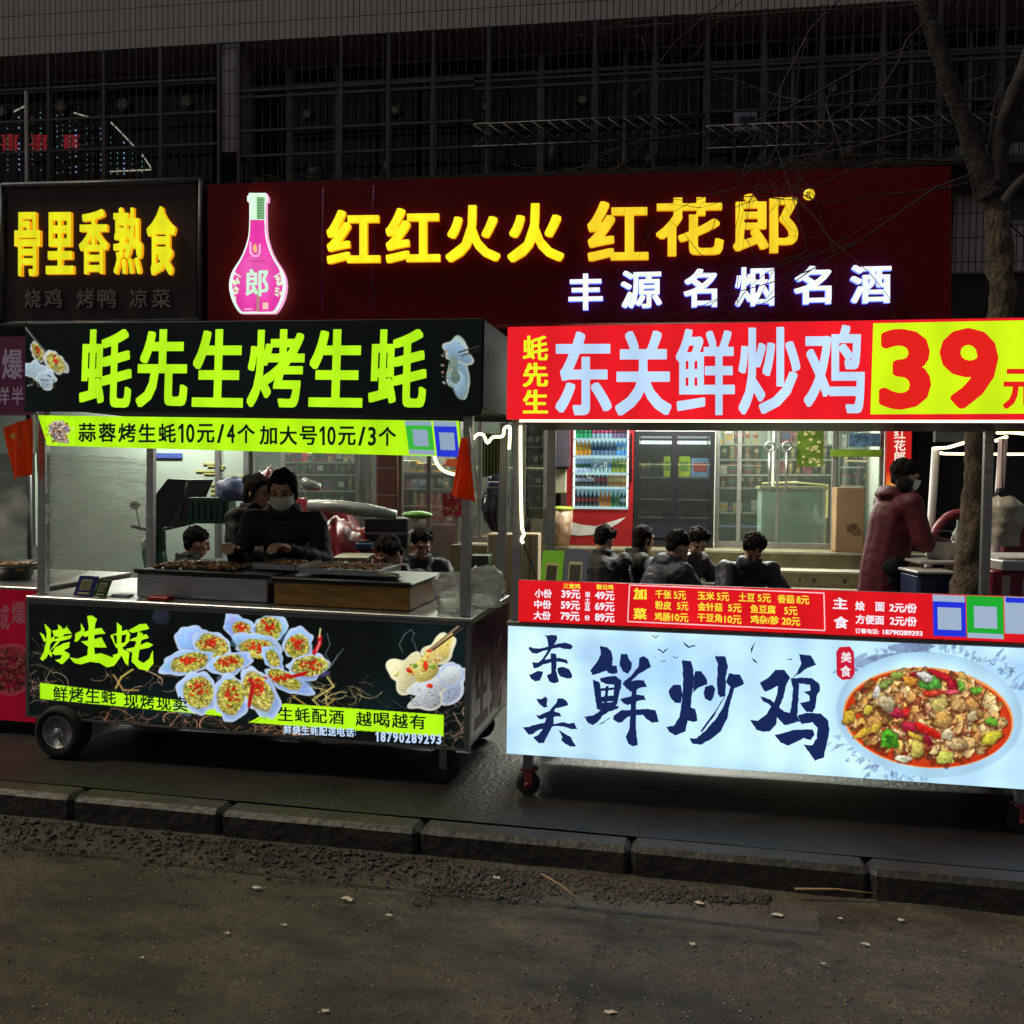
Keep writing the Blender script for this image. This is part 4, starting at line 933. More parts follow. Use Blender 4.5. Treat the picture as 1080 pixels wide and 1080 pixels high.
rows = [(462, [((60, 190, 130), (30, 150, 90), (240, 240, 240))] * 4 + [((170, 190, 215), (210, 70, 120), (255, 255, 255))] * 5 + [((150, 120, 160), (120, 40, 60), (200, 30, 40))] * 4, 'top shelf'),
        (480, [((240, 160, 30), (250, 190, 50), (240, 120, 20))] * 4 + [((120, 140, 180), (60, 70, 120), (230, 230, 240))] * 6 + [((120, 190, 280), (200, 230, 230), (60, 140, 180))] * 3, 'second shelf'),
        (498, [((190, 210, 260), (70, 120, 80), (245, 245, 245))] * 4 + [((205, 225, 228), (150, 190, 280), (240, 240, 250))] * 5 + [((190, 190, 40), (90, 150, 40), (60, 130, 40))] * 4, 'middle shelf'),
        (513, [((60, 30, 24), (220, 210, 260), (200, 60, 30))] * 5 + [((40, 40, 50), (190, 40, 40), (240, 240, 240))] * 3 + [((210, 130, 50), (240, 200, 120), (220, 90, 30))] * 5, 'fourth shelf'),
        (534, [((30, 8, 8), (190, 20, 24), (190, 20, 24))] * 6 + [((235, 140, 20), (240, 120, 20), (230, 120, 30))] * 3 + [((30, 140, 60), (20, 110, 60), (30, 130, 60))] * 2 + [((24, 60, 60), (200, 210, 220), (240, 240, 240))] * 2, 'bottom shelf')]
_O = ['first', 'second', 'third', 'fourth', 'fifth', 'sixth', 'seventh', 'eighth', 'ninth', 'tenth', 'eleventh', 'twelfth', 'thirteenth', 'fourteenth', 'fifteenth', 'sixteenth', 'seventeenth', 'eighteenth']
nm = {0: 'green', 1: 'pink', 2: 'violet'}
mb = MB(); shz = []
for py, _, _ in rows: z = bz(633, py, yF + .08); shz.append(z); mb.box(gx0 + .002, gx1 - .002, yF + .04, yF + .55, z - .028, z - .004)
fr_.part('shelf', mb, E('fridge_shelf', (190, 220, 225), .9)) 
def cname(c):
    r, g, b_ = c
    if max(c) < 70: return 'dark cola coloured' if r >= g else 'dark green'
    if r > 180 and g > 180 and b_ > 150: return 'clear'
    if r > 180 and g > 150: return 'yellow'
    if r > 180: return 'orange'
    if g > r and g > b_: return 'green'
    if b_ > r and b_ > 150: return 'pale blue'
    return 'violet tinted'
for (py, items, nmz), z in zip(rows, shz):
    n = len(items)
    for i, (c, l_, k_) in enumerate(items):
        x = gx0 + .03 + (gx1 - gx0 - .06) * i / (n - 1); drink(B, x, yF + .12, z - .003, c, l_, k_, '%s bottle, %s from the left on the %s of the red fridge' % (cname(c), ORD[i], nmz), 'bottles in the lit red fridge', .70)
# black double fridge
yG = -.12; GX0, GX1 = bx(669, 500, yG), bx(753.5, 500, yG); GZ1 = bz(710, 455, yG)
fb = Thing('drinks_fridge', 'wide black drinks cabinet with two dark glass doors', 'fridge', B, ((GX0 + GX1) / 2, yG + .3, FLZ)); mb = MB(); zk0, zk1 = bz(710, 547, yG), bz(710, 460, yG); xm = bx(711, 500, yG); w_ = .045
mb.box(GX0, GX0 + w_, yG, yG + .6, FLZ + .003, GZ1); mb.box(GX1 - w_, GX1, yG, yG + .6, FLZ + .003, GZ1); mb.box(xm - .03, xm + .03, yG, yG + .06, zk0, zk1); mb.box(GX0 + w_ + .0005, GX1 - w_ - .0005, yG + .002, yG + .6, FLZ + .003, zk0 - .0005); mb.box(GX0 + w_ + .0005, GX1 - w_ - .0005, yG + .002, yG + .6, zk1 + .0005, GZ1); mb.box(GX0 + w_, GX1 - w_, yG + .58, yG + .6, zk0, zk1)
fb.part('cabinet', mb, M('cabinet_black', (.016, .017, .02), .3, var=.2))
mb = MB(); mb.box(GX0 + w_ + .02, GX1 - w_ - .02, yG - .006, yG - .001, FLZ + .10, zk0 - .05); fb.part('grille', mb, M('grille_blue', (.02, .022, .035), .35))
mb = MB(); mb.box(GX0 + w_ + .01, GX1 - w_ - .01, yG + .5, yG + .57, zk1 - .06, zk1 - .03); fb.part('inner_light', mb, E('inner_lamp', (225, 240, 230), 5.0, True))
mb = MB(); mb.box(GX0, GX1, yG + .05, yG + .5, GZ1 + .001, GZ1 + .16); fb.part('top_board', mb, M('white_board', (.3, .3, .31), .6, var=.1))
for a, b_ in ((GX0 + w_, xm - .03), (xm + .03, GX1 - w_)):
    mb = MB(); mb.box(a + .001, b_ - .001, yG + .003, yG + .01, zk0 + .001, zk1 - .001); g = fb.part('glass_door', mb, glass('cab_glass', (.85, .90, .88), .08, .02, .06, (.35, .4, .38)))
mb = MB(); zs = [bz(710, p, yG + .1) for p in (503, 526, 545)]
for z in zs: mb.box(GX0 + w_ + .002, GX1 - w_ - .002, yG + .05, yG + .56, z - .015, z - .002)
fb.part('shelf', mb, M('wire_shelf', (.25, .26, .26), .5, .5))
gl_ = [((24, 60, 34), (60, 90, 40), (150, 130, 60)), ((20, 34, 24), (40, 44, 30), (40, 40, 40)), ((50, 30, 20), (120, 100, 60), (160, 120, 50))]
rn = random.Random(5)
for zi, z in enumerate(zs[1:] + [zs[0]]):
    for k in range(13):
        x = GX0 + .09 + (GX1 - GX0 - .18) * k / 12
        if abs(x - xm) < .05 or (zi == 2 and x > xm): continue
        c = gl_[rn.randint(0, 2)]; drink(B, x, yG + .2, z - .001, *c, '%s glass bottle, %s from the left on the %s shelf of the black cabinet' % (('dark green', 'black green', 'brown')[gl_.index(c)], ORD[k], ('middle', 'bottom', 'top')[zi]), 'bottles in the black cabinet', 1.0, 'glass_bottle')
# beer crates / packs in the right door
def pack(fr, x0, x1, y0, y1, z0, z1, mat, lab, grp=None, mat2=None, name='drink_pack'):
    t = Thing(name, lab, 'pack', fr, ((x0 + x1) / 2, (y0 + y1) / 2, z0), grp); mb = MB(); mb.box(x0, x1, y0, y1, z0 + .001, z1, b=.006); t.part('carton', mb, mat)
    m2 = MB(); h = z1 - z0; m2.box(x0 + (x1 - x0) * .12, x1 - (x1 - x0) * .12, y0 - .003, y0 - .0005, z0 + h * .3, z0 + h * .75); t.part('print', m2, mat2 or WHITEP); return t
za = zs[0] - .001
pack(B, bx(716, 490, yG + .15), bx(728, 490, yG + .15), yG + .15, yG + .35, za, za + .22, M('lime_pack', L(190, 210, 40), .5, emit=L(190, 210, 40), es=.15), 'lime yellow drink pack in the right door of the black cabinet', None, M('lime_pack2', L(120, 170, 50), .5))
pack(B, bx(729, 490, yG + .15), bx(748, 490, yG + .15), yG + .15, yG + .35, za, za + .20, M('bluewhite_pack', L(120, 160, 210), .5, var=.5, scale=20), 'pale blue drink pack beside the lime pack in the black cabinet', None, M('redp', L(190, 50, 60), .5))
pack(B, bx(700, 490, yG + .15), bx(707, 490, yG + .15), yG + .15, yG + .3, zs[0] - .001, za + .22, M('lime_pack'), 'narrow lime pack at the inner edge of the left cabinet door', None, M('lime_pack2', (0, 0, 0)))
# shelves of goods behind the glass
def shelfunit(name, lab, px0, px1, y, pys, z0, z1, depth=.35, mat=None):
    x0, x1 = bx(px0, 500, y), bx(px1, 500, y); t = Thing(name, lab, 'shelf', B, ((x0 + x1) / 2, y, z0)); mb = MB()
    mb.box(x0 - .02, x0, y, y + depth, z0 + .001, z1); mb.box(x1, x1 + .02, y, y + depth, z0 + .001, z1); mb.box(x0, x1, y + depth - .015, y + depth - .002, z0 + .002, z1); t.part('case', mb, mat or M('shelf_case', (.20, .22, .20), .6, var=.2))
    Z = [bz((px0 + px1) / 2, p, y) for p in pys]
    for z in Z: mb = MB(); mb.box(x0 + .001, x1 - .001, y + .002, y + depth - .016, z - .02, z); t.part('board', mb, M('shelf_board', (.38, .40, .38), .5, var=.1))
    return x0, x1, Z
pals = [L(150, 30, 34), L(190, 180, 170), L(30, 90, 80), L(60, 70, 140), L(190, 150, 60), L(60, 40, 40), L(160, 80, 100), L(110, 130, 120), L(200, 200, 210), L(110, 20, 30)]
pnam = ['red', 'cream', 'teal', 'blue', 'gold', 'dark brown', 'pink', 'grey green', 'white', 'maroon']
def goods(x0, x1, y, Z, hmax, seed, where, prefer=None):
    rn = random.Random(seed)
    for r, z in enumerate(Z):
        x = x0 + .01; cnt = 0
        while x < x1 - .06:
            w_ = rn.uniform(.05, .13); h = min(hmax, rn.uniform(.08, .2)); k = rn.choice(prefer) if prefer and rn.random() < .7 else rn.randrange(10)
            if x + w_ > x1 - .005: break
            kind = rn.random()
            if kind < .6: pack(B, x, x + w_ - .006, y + .03, y + .2, z, z + h, M('goods_' + pnam[k], pals[k], .5, var=.4, scale=25), '%s pack, %s from left on level %s %s' % (pnam[k], ORD[min(cnt, 17)], ('one', 'two', 'three', 'four', 'five')[r], where), 'goods on the shop shelves', M('goods_' + pnam[(k + 3) % 10], pals[(k + 3) % 10], .5, var=.4, scale=25), 'goods_pack')
            else: drink(B, x + w_ / 2, y + .08, z, tuple(int(v) for v in ((40, 60, 40), (120, 30, 30), (170, 150, 110))[k % 3]), (190, 170, 130) if k % 2 else (130, 30, 30), (190, 160, 60), '%s bottle, %s from left on level %s %s' % (('dark green', 'wine red', 'tan')[k % 3], ORD[min(cnt, 17)], ('one', 'two', 'three', 'four', 'five')[r], where), 'goods on the shop shelves', .9, 'liquor_bottle')
            x += w_; cnt += 1
a, b_, Z = shelfunit('goods_shelf', 'tall shelf of colourful packs behind the glass, left of the door handles', 757, 812, .9, (468, 484, 500, 514, 540), FLZ, 3.0); goods(a, b_, .9, Z, .17, 1, 'of the left door shelf', [0, 1, 2, 8, 9])
a, b_, Z = shelfunit('goods_shelf', 'tall shelf of colourful packs behind the glass, right of the door handles', 822, 878, .9, (468, 484, 500), FLZ, 3.0); goods(a, b_, .9, Z, .17, 2, 'of the right door shelf', [0, 5, 2, 6])
a, b_, Z = shelfunit('goods_shelf', 'shelf of packs behind the right pane of the shop glass', 886, 930, .9, (472, 492, 512, 535), FLZ, 3.0); goods(a, b_, .9, Z, .17, 3, 'of the rightmost shelf', [7, 3, 8])
a, b_, Z = shelfunit('goods_shelf', 'dark shelf of red goods in the left shop', 300, 375, .8, (487, 500, 517, 538), .12, 3.0, mat=M('dark_case', (.05, .05, .05), .7)); goods(a, b_, .8, Z, .14, 4, 'of the dark shelf', [0, 9, 9, 5])
a, b_, Z = shelfunit('goods_shelf', 'shelf of small goods behind the grey window', 422, 482, .8, (498, 515, 533, 552), .12, 3.0); goods(a, b_, .8, Z, .14, 5, 'behind the grey window', [7, 4, 5, 1])
a, b_, Z = shelfunit('goods_shelf', 'shelf of jars behind the glass doors between the two carts', 552, 577, .5, (470, 490, 512, 535), .92, 3.0); goods(a, b_, .5, Z, .14, 6, 'between the carts', [7, 5, 1])
# glass counter inside
x0, x1 = bx(803, 530, .35), bx(872, 530, .35); t = Thing('shop_counter', 'pale green white shop counter behind the door glass', 'counter', B, ((x0 + x1) / 2, .45, FLZ)); mb = MB(); mb.box(x0, x1, .35, .75, FLZ + .002, bz(840, 516, .35), b=.01); t.part('body', mb, M('counter_green', (.26, .36, .31), .35, var=.3, scale=3))
mb = MB(); zt_ = bz(840, 516, .35); mb.box(x0 - .02, x1 + .02, .32, .78, zt_ + .001, zt_ + .03); t.part('top', mb, M('counter_wood', (.35, .28, .14), .4))
mb = MB(); P = [(x0, .33, zt_ + .06), ((x0 + x1) / 2, .33, zt_ + .075), (x1, .33, zt_ + .05), (x1 + .0, .33, zt_ - .3)]; mb.tube(P, .01, 6)
solo('led_strip', 'yellowish light strip along the top edge of the shop counter', 'light strip', B, mb, E('counter_led', (230, 205, 110), .9), (x0, .33, zt_ + .06))
# tall cardboard box
x0, x1 = bx(881.5, 550, -.35), bx(911.5, 550, -.35); t = Thing('cardboard_box', 'tall brown cardboard box standing at the top of the steps', 'box', B, ((x0 + x1) / 2, -.25, FLZ)); mb = MB(); mb.box(x0, x1, -.35, -.12, FLZ + .002, bz(895, 514, -.35), b=.006); t.part('carton', mb, CARD)
mb = MB(); cx_, cz_ = B.hit(899, 557, -.352); mb.tube([(cx_ + .055 * math.cos(a), -.353, cz_ + .04 * math.sin(a)) for a in np.linspace(0, 6.283, 17)], .004, 4, cap=False); mb.tube([(cx_ - .03, -.353, cz_ - .01), (cx_, -.353, cz_ + .02), (cx_ + .03, -.353, cz_ - .01)], .005, 4); t.part('mark', mb, M('carton_mark', (.10, .06, .04), .8))
# cream boards and clutter between the carts
for k, (p0, p1, a, b2, y, lab) in enumerate(((514, 541, 563, 601, -1.9, 'cream cardboard panel leaning behind the left post of the chicken cart'), (549, 567, 563, 601, -2.0, 'narrow cream cardboard panel right of the LED lit post'))):
    x0, z1 = B.hit(p0, a, y); x1, z0 = B.hit(p1, b2, y); t = Thing('cardboard_box', lab, 'box', B, ((x0 + x1) / 2, y, SZ)); mb = MB(); mb.box(x0, x1, y, y + .25, SZ + .001, z1, b=.008); t.part('carton', mb, M('cream_card', (.42, .34, .22), .8, var=.15)); mb = MB(); mb.box(x0 + (x1 - x0) * .45, x0 + (x1 - x0) * .55, y - .002, y - .0003, z0 - .2, z1 - .01); t.part('tape', mb, M('tape', (.3, .22, .12), .4))
x0, z1 = B.hit(508, 503, -.9); x1, z0 = B.hit(534, 562, -.9); mb = MB(); mb.ell(((x0 + x1) / 2, -.8, (z0 + z1) / 2), ((x1 - x0) / 2, .12, (z1 - z0) / 2), 26, 20, nz=.35, seed=2)
solo('black_bag', 'crinkled black plastic sack hanging in the gap between the carts', 'bag', B, mb, M('black_film', (.02, .022, .03), .22, bump=.9, bscale=9), ((x0 + x1) / 2, -.8, z1))
x, z = B.hit(521, 512, -1.0); pack(B, x - .06, x + .06, -1.03, -.98, z - .03, z + .04, M('grey_label', (.4, .42, .45), .5), 'small pale labelled box on the black sack', None, M('goods_blue', (0, 0, 0)))
x0, z1 = B.hit(509, 457, -.45); x1, z0 = B.hit(530, 503, -.45); mb = MB(); n = 14; vs = []
for j in range(2):
    for i in range(n * 3 + 1): u = i / (n * 3); vs.append((x0 + (x1 - x0) * u, -.45 + .02 * math.sin(u * 40), z1 if j else z0))
mb.add(vs, [(i, i + 1, n * 3 + 2 + i, n * 3 + 1 + i) for i in range(n * 3)], 0, True); solo('curtain', 'short olive green curtain in the window between the carts', 'curtain', B, mb, M('olive_cloth', (.16, .18, .06), .8, var=.4), (x0, -.45, z0))
x, z = B.hit(505, 585, -2.2); mb = MB(); mb.box(x - .06, x + .10, -2.3, -2.1, SZ + .002, z, b=.005); t = Thing('crate', 'green crate of bottles behind the oyster cart right post', 'crate', B, (x, -2.2, SZ)); t.part('body', mb, M('dark_green_crate', (.03, .07, .03), .5)); 
mb = MB()
for k in range(4): mb.box(x - .062, x + .102, -2.305, -2.301, SZ + .1 + k * .18, SZ + .13 + k * .18)
t.part('slats', mb, M('crate_slat', (.08, .12, .05), .5))

# ================================================================== PARKED THINGS BEHIND THE OYSTER CART
def S_(px, py, d): return wp(px, py, d)
BLK = M('scooter_black', (.018, .018, .02), .3, var=.2); TARP = M('red_tarp', (.24, .010, .022), .35, var=.25, scale=3, bump=.5, bscale=6); SILV = M('silver_tube', (.45, .5, .48), .35, .3, .2)
# tilted umbrella-like dark lid on a rod
t = Thing('cargo_lid', 'raised black cargo lid propped on a thin rod behind the oyster cart', 'lid', WF, S_(185, 545, 8.2)); P = [S_(*q, 8.2) for q in ((177, 505), (200, 506), (178, 556), (162, 556), (163, 523))]; mb = MB(); n = len(P); vs = P + [p + Vector((.05, .5, 0)) for p in P]
mb.add(vs, [tuple(range(n))[::-1], tuple(range(n, 2 * n))] + [(i, (i + 1) % n, (i + 1) % n + n, i + n) for i in range(n)]); t.part('panel', mb, BLK); mb = MB(); mb.tube([S_(197, 508, 8.15), S_(191, 548, 8.15)], .008, 6); t.part('rod', mb, BLACKM)
def scooter(px, d, ang, lab, col, flip=1):
    g = gp(px, d, SZ); fr = Frame((g.x, g.y), ang); t = Thing('electric_scooter', lab, 'scooter', fr, (0, 0, SZ)); z = SZ
    def tyre(x):
        mb = MB(); mb.lathe((x, 0, z + .22), [(.14, -.03), (.2, -.045), (.22, -.02), (.22, .02), (.2, .045), (.14, .03)], 24, axis='y'); w_ = t.part('wheel', mb, RUBBER); m2 = MB(); m2.lathe((x, 0, z + .22), [(.14, -.028), (.05, -.02), (.0001, -.03)], 16, axis='y'); m2.lathe((x, 0, z + .22), [(.14, .028), (.05, .02), (.0001, .03)], 16, axis='y'); t.part('rim', m2, STEELD, w_)
    tyre(-.55); tyre(.58)
    mb = MB(); mb.cap((-.5, 0, z + .42), .12, (-.15, 0, z + .42), .14); mb.cap((-.6, 0, z + .5), .07, (-.2, 0, z + .58), .11); mb.cap((-.15, 0, z + .3), .09, (.32, 0, z + .28), .08); mb.cap((.32, 0, z + .28), .10, (.46, 0, z + .78), .11); mb.cap((.46, 0, z + .78), .11, (.42, 0, z + .98), .08)
    t.part('body', mb, M('scooter_' + col, {'black': (.02, .02, .022), 'green': (.02, .10, .06), 'red': (.2, .01, .02)}[col], .3)); mb = MB(); mb.ell((-.35, 0, z + .70), (.36, .14, .07), 20, 10); t.part('seat', mb, RUBBER)
    mb = MB(); mb.tube([(.36, -.32, z + 1.04), (.42, -.12, z + 1.0), (.42, .12, z + 1.0), (.36, .32, z + 1.04)], .016, 8); mb.tube([(.42, 0, z + .98), (.58, 0, z + .25)], .02, 8); t.part('handlebar', mb, BLACKM)
    for s in (-1, 1): mb = MB(); mb.tube([(.40, s * .2, z + 1.0), (.38, s * .26, z + 1.2)], .006, 6); mb.ell((.38, s * .27, z + 1.23), (.02, .06, .04), 12, 8); t.part('mirror', mb, BLK)
    mb = MB(); mb.ell((.55, 0, z + .86), (.05, .07, .06), 14, 10); t.part('headlight', mb, M('lamp_glass', (.5, .5, .5), .1)); return t
scooter(238, 8.0, R(20), 'black electric scooter parked behind the cook, against the pale green wall', 'black')
scooter(200, 8.6, R(-150), 'dark green electric scooter beside the propped cargo lid', 'green')
mb = MB(); c = S_(246, 516, 7.6); mb.ell(c, (.13, .15, .10), 20, 14, nz=.25, seed=3); solo('blue_helmet', 'pale blue wrapped bundle on the black scooter', 'bundle', WF, mb, M('blue_bundle', L(120, 140, 180), .5, var=.5, scale=6), c)
mb = MB(); c = S_(222, 540, 7.8); t = Thing('storage_basket', 'dark green slatted basket on the scooter behind the oyster cart', 'basket', WF, c)
for k in range(7): mb.box(c.x - .15 + k * .05, c.x - .12 + k * .05, c.y - .1, c.y + .1, c.z - .06, c.z + .12)
mb.box(c.x - .16, c.x + .2, c.y - .11, c.y + .11, c.z - .09, c.z - .061); t.part('slats', mb, M('basket_green', (.02, .09, .05), .4))
def tarp(px0, px1, pyt, pyb, d, lab, seed, mat=TARP, name='covered_scooter', flat=1.0):
    a = wp(px0, pyb, d); b_ = wp(px1, pyb, d); zt_ = wp(px0, pyt, d).z; n, m_ = 44, 22; vs = []; L_ = (b_ - a).length; wd = .32
    for j in range(m_ + 1):
        for i in range(n + 1):
            u, v = i / n, j / m_; x = a.x + (b_.x - a.x) * u; ang = (v - .5) * math.pi; top = zt_ - (zt_ - SZ) * .22 * abs(u - .35) ** 1.3 * 2 * flat + .10 * noise.noise(Vector((u * 4, seed, 0)))
            h = max(0, math.cos(ang)) ** .5; q = noise.fractal(Vector((u * 7, v * 4, seed)), .8, 2, 4)
            vs.append((x + .02 * q, a.y + wd * math.sin(ang) + .05 * q, SZ + .15 + (top - SZ - .15) * h + .05 * q * h))
    mb = MB(); mb.add(vs, [(j * (n + 1) + i, j * (n + 1) + i + 1, (j + 1) * (n + 1) + i + 1, (j + 1) * (n + 1) + i) for j in range(m_) for i in range(n)], 0, True)
    return solo(name, lab, 'covered scooter', WF, mb, mat, (a.x, a.y, SZ))
tarp(296, 400, 524, 590, 8.2, 'scooter under a wrinkled dark red cover right of the masked woman', 1); tarp(320, 412, 548, 600, 7.6, 'second scooter under a red cover, nearer to the orange griddle', 2); tarp(268, 312, 492, 560, 8.7, 'scooter under a red cover behind the two cooks', 5)
mb = MB(); mb.tube([S_(326, 533, 7.5), S_(352, 534, 7.45), S_(385, 538, 7.4), S_(418, 543, 7.4)], [.045, .05, .055, .035], 12)
solo('rolled_sheet', 'long pale silver roll lying across the red covers', 'roll', WF, mb, SILV, S_(372, 536, 7.4))
mb = MB(); mb.tube([S_(318, 506, 8.0), S_(326, 512, 8), S_(338, 514, 8)], [.03, .05, .03], 10); solo('rolled_sheet', 'short pale roll beside the masked woman above the red cover', 'roll', WF, mb, SILV, S_(326, 512, 8))
t = Thing('black_crate', 'flat wide black crate behind the right end of the griddle', 'crate', WF, S_(408, 580, 7.6)); a = S_(384, 578, 7.6); b_ = S_(430, 547, 7.6); mb = MB(); mb.box(a.x, b_.x, a.y, a.y + .4, a.z, b_.z, b=.01); t.part('body', mb, BLK); mb = MB(); mb.box(a.x - .01, b_.x + .01, a.y - .012, a.y + .41, (a.z + b_.z) / 2 - .01, (a.z + b_.z) / 2 + .01); t.part('edge', mb, STEELD)
mb = MB(); c = S_(440, 543, 7.3); mb.ell(c, (.12, .1, .03), 20, 8, nz=.2, seed=8); solo('green_tray', 'light green plastic lid on the black crate behind the oyster cart', 'lid', WF, mb, M('light_green', L(120, 190, 90), .4), c)
t = Thing('tool_box', 'small blue box on the red cover right of the masked woman', 'box', WF, S_(383, 580, 7.3)); a = S_(374, 580, 7.3); b_ = S_(392, 573, 7.3); mb = MB(); mb.box(a.x, b_.x, a.y, a.y + .15, a.z, b_.z, b=.008); t.part('body', mb, M('blue_plastic', (.02, .08, .16), .4)); mb = MB(); mb.box(a.x + .02, b_.x - .02, a.y + .05, a.y + .1, b_.z, b_.z + .015); t.part('handle', mb, BLK)
a = S_(350, 588, 6.3); b_ = S_(392, 583, 6.5); mb = MB(); mb.box(a.x, b_.x, a.y, a.y + .4, a.z - .02, a.z); 
for k in ((0, 0), (1, 0), (0, 1), (1, 1)):
    x = a.x + .03 + k[0] * (b_.x - a.x - .06); y = a.y + .03 + k[1] * .34; mb.tube([(x, y, SZ), (x, y, a.z - .02)], .012, 6)
solo('side_table', 'pale topped small table behind the metal food trays', 'table', WF, mb, M('pale_top', (.3, .28, .18), .5), (a.x, a.y, SZ))

# ================================================================== CART 1 : oyster cart
def rect(fr, y, px0, py0, px1, py1):          # px corners (TL, BR) -> local x0,x1,z0,z1
    a = fr.hit(px0, py0, y); b = fr.hit(px1, py1, y); return a[0], b[0], b[1], a[1]
PX0, PX1 = C1.hit(28, 690)[0], C1.hit(494, 700)[0]
PZ1 = (C1.hit(28, 632)[1] + C1.hit(494, 656)[1]) / 2; PZ0 = (C1.hit(105, 760)[1] + C1.hit(494, 794)[1]) / 2
DP = 0.95
cart1 = Thing('food_cart', 'black street food cart with lime green lettering and pictures of grilled oysters', 'food cart', C1, ((PX0 + PX1) / 2, DP / 2, C1.loc((C1.O.x, C1.O.y, SZ)).z))
b0 = cart1.base
mb = MB()
t = .03
mb.box(PX0, PX1, .012, DP, PZ0, PZ0 + .03); mb.box(PX0 + .004, PX1 - .004, DP - .02, DP - .001, PZ0 + .03, PZ1 - .03)
mb.box(PX0 + .001, PX0 + .02, .03, DP - .02, PZ0 + .031, PZ1 - .03)
cart1.part('body', mb, STEELD)
# printed, backlit front
pic = Pic(20, 620, 500, 800, 1.9, (9, 14, 13))
pic.cloud((16, 34, 36), 60, .5, .7, 5); pic.cloud((4, 6, 5), 30, .55, .8, 8)
def sparks(x0, x1, y0, y1, n, col, ln=26, al=.8, seed=0, curly=.6):
    rn = random.Random(seed)
    for _ in range(n):
        x, y = rn.uniform(x0, x1), rn.uniform(y0, y1); a = rn.uniform(0, 6.28); P = [(x, y)]; tw = rn.uniform(-curly, curly)
        for k in range(rn.randint(4, 8)): x += math.cos(a) * ln / 6; y += math.sin(a) * ln / 8; a += tw + rn.uniform(-.3, .3); P.append((x, y))
        f = rn.uniform(.3, 1.2) ** 1.3; pic.line(P, rn.choice((.35, .5, .6, .9)), tuple(min(255, c * f) for c in col), al * rn.uniform(.4, 1))
    return
sparks(28, 60, 685, 742, 34, (230, 180, 150), 26, .8, 1); sparks(110, 175, 702, 730, 26, (240, 190, 140), 22, .9, 2); sparks(52, 240, 754, 770, 110, (225, 150, 110), 24, .9, 3)
sparks(300, 388, 716, 748, 55, (240, 200, 130), 26, .9, 4); sparks(245, 330, 764, 778, 90, (225, 150, 100), 24, .9, 5); sparks(466, 492, 725, 790, 50, (200, 160, 135), 26, .8, 6); sparks(395, 430, 728, 745, 5, (120, 120, 120), 24, .5, 7)
for P, c in (([(140, 706), (128, 714), (122, 726)], (225, 200, 90)), ([(120, 712), (130, 728), (146, 728)], (200, 150, 90)), ([(345, 714), (352, 724), (330, 738), (340, 748)], (215, 200, 110)), ([(310, 735), (335, 752), (352, 738)], (190, 160, 60))): pic.line(P, 1.8, c, .8)
for P in ([(425, 688), (421, 680), (426, 670), (433, 664), (437, 668), (434, 676)], [(436, 676), (440, 688), (438, 694)], [(345, 668), (348, 680), (343, 690), (350, 702), (356, 690)], [(350, 700), (358, 690), (362, 684)]): pic.line(P, .9, (150, 160, 170), .55)
pic.poly([(42, 720), (238, 749), (255, 757), (42, 737)], (184, 252, 24)); pic.poly([(42, 720), (247, 746), (252, 757), (42, 737)], (184, 252, 24))
pic.poly([(262, 762), (300, 742), (468, 754), (468, 777), (262, 762)], (184, 252, 24))
pic.poly([(262, 765), (285, 752), (250, 773), (240, 775)], (9, 14, 13))
# grilled oysters
def oyster(cx, cy, rx, ry, rot=0, fill=.72, shell=(150, 185, 245), chili=1, off=(0, 0), yell=(214, 190, 62)):
    pic.blob(cx, cy, rx * 1.04, ry * 1.04, shell, rot, .10, .22, (200, 214, 235), 1, .04, 1, 11)
    for q_ in range(5): pic.blob(cx + RNG.normal() * rx * .35, cy + RNG.normal() * ry * .35, rx * .4, ry * .35, tuple(v * RNG.uniform(.7, 1.1) for v in shell), rot, .3, .2, None, .4, .05, 3)
    if fill > .3: pic.blob(cx + off[0] * .7, cy + off[1] * .7, rx * (fill + .06), ry * (fill + .06), (84, 84, 50), rot, .10, .2, (190, 196, 190), .9)
    c, s_ = math.cos(rot), math.sin(rot); rn = RNG
    for k in range(int(rx * ry * 1.7) if fill > .3 else 0):
        a = rn.uniform(0, 6.28); q = math.sqrt(rn.random()) * fill; u, v = rx * q * math.cos(a), ry * q * math.sin(a)
        x = cx + off[0] + u * c - v * s_; y = cy + off[1] + u * s_ + v * c; f = rn.uniform(.55, 1.3)
        col = (yell, (225, 205, 120), (176, 160, 56), (130, 150, 50), (215, 190, 90))[rn.integers(0, 5)]
        pic.blob(x, y, rn.uniform(.7, 1.8), rn.uniform(.6, 1.2), tuple(min(255, q2 * f) for q2 in col), rn.uniform(0, 3), .2, .5, None, .95, .05)
    for k in range(int(26 * chili)):
        x = cx + off[0] + rn.normal() * rx * .22; y = cy + off[1] - ry * .15 + rn.normal() * ry * .18
        pic.blob(x, y, rn.uniform(1.0, 2.4), rn.uniform(.8, 1.5), (225 * rn.uniform(.7, 1), 40, 22), rn.uniform(0, 3), .2, .4, None, .95)
O_ = lambda x, y: (160 + x / 5.4, 635 + y / 5.4)
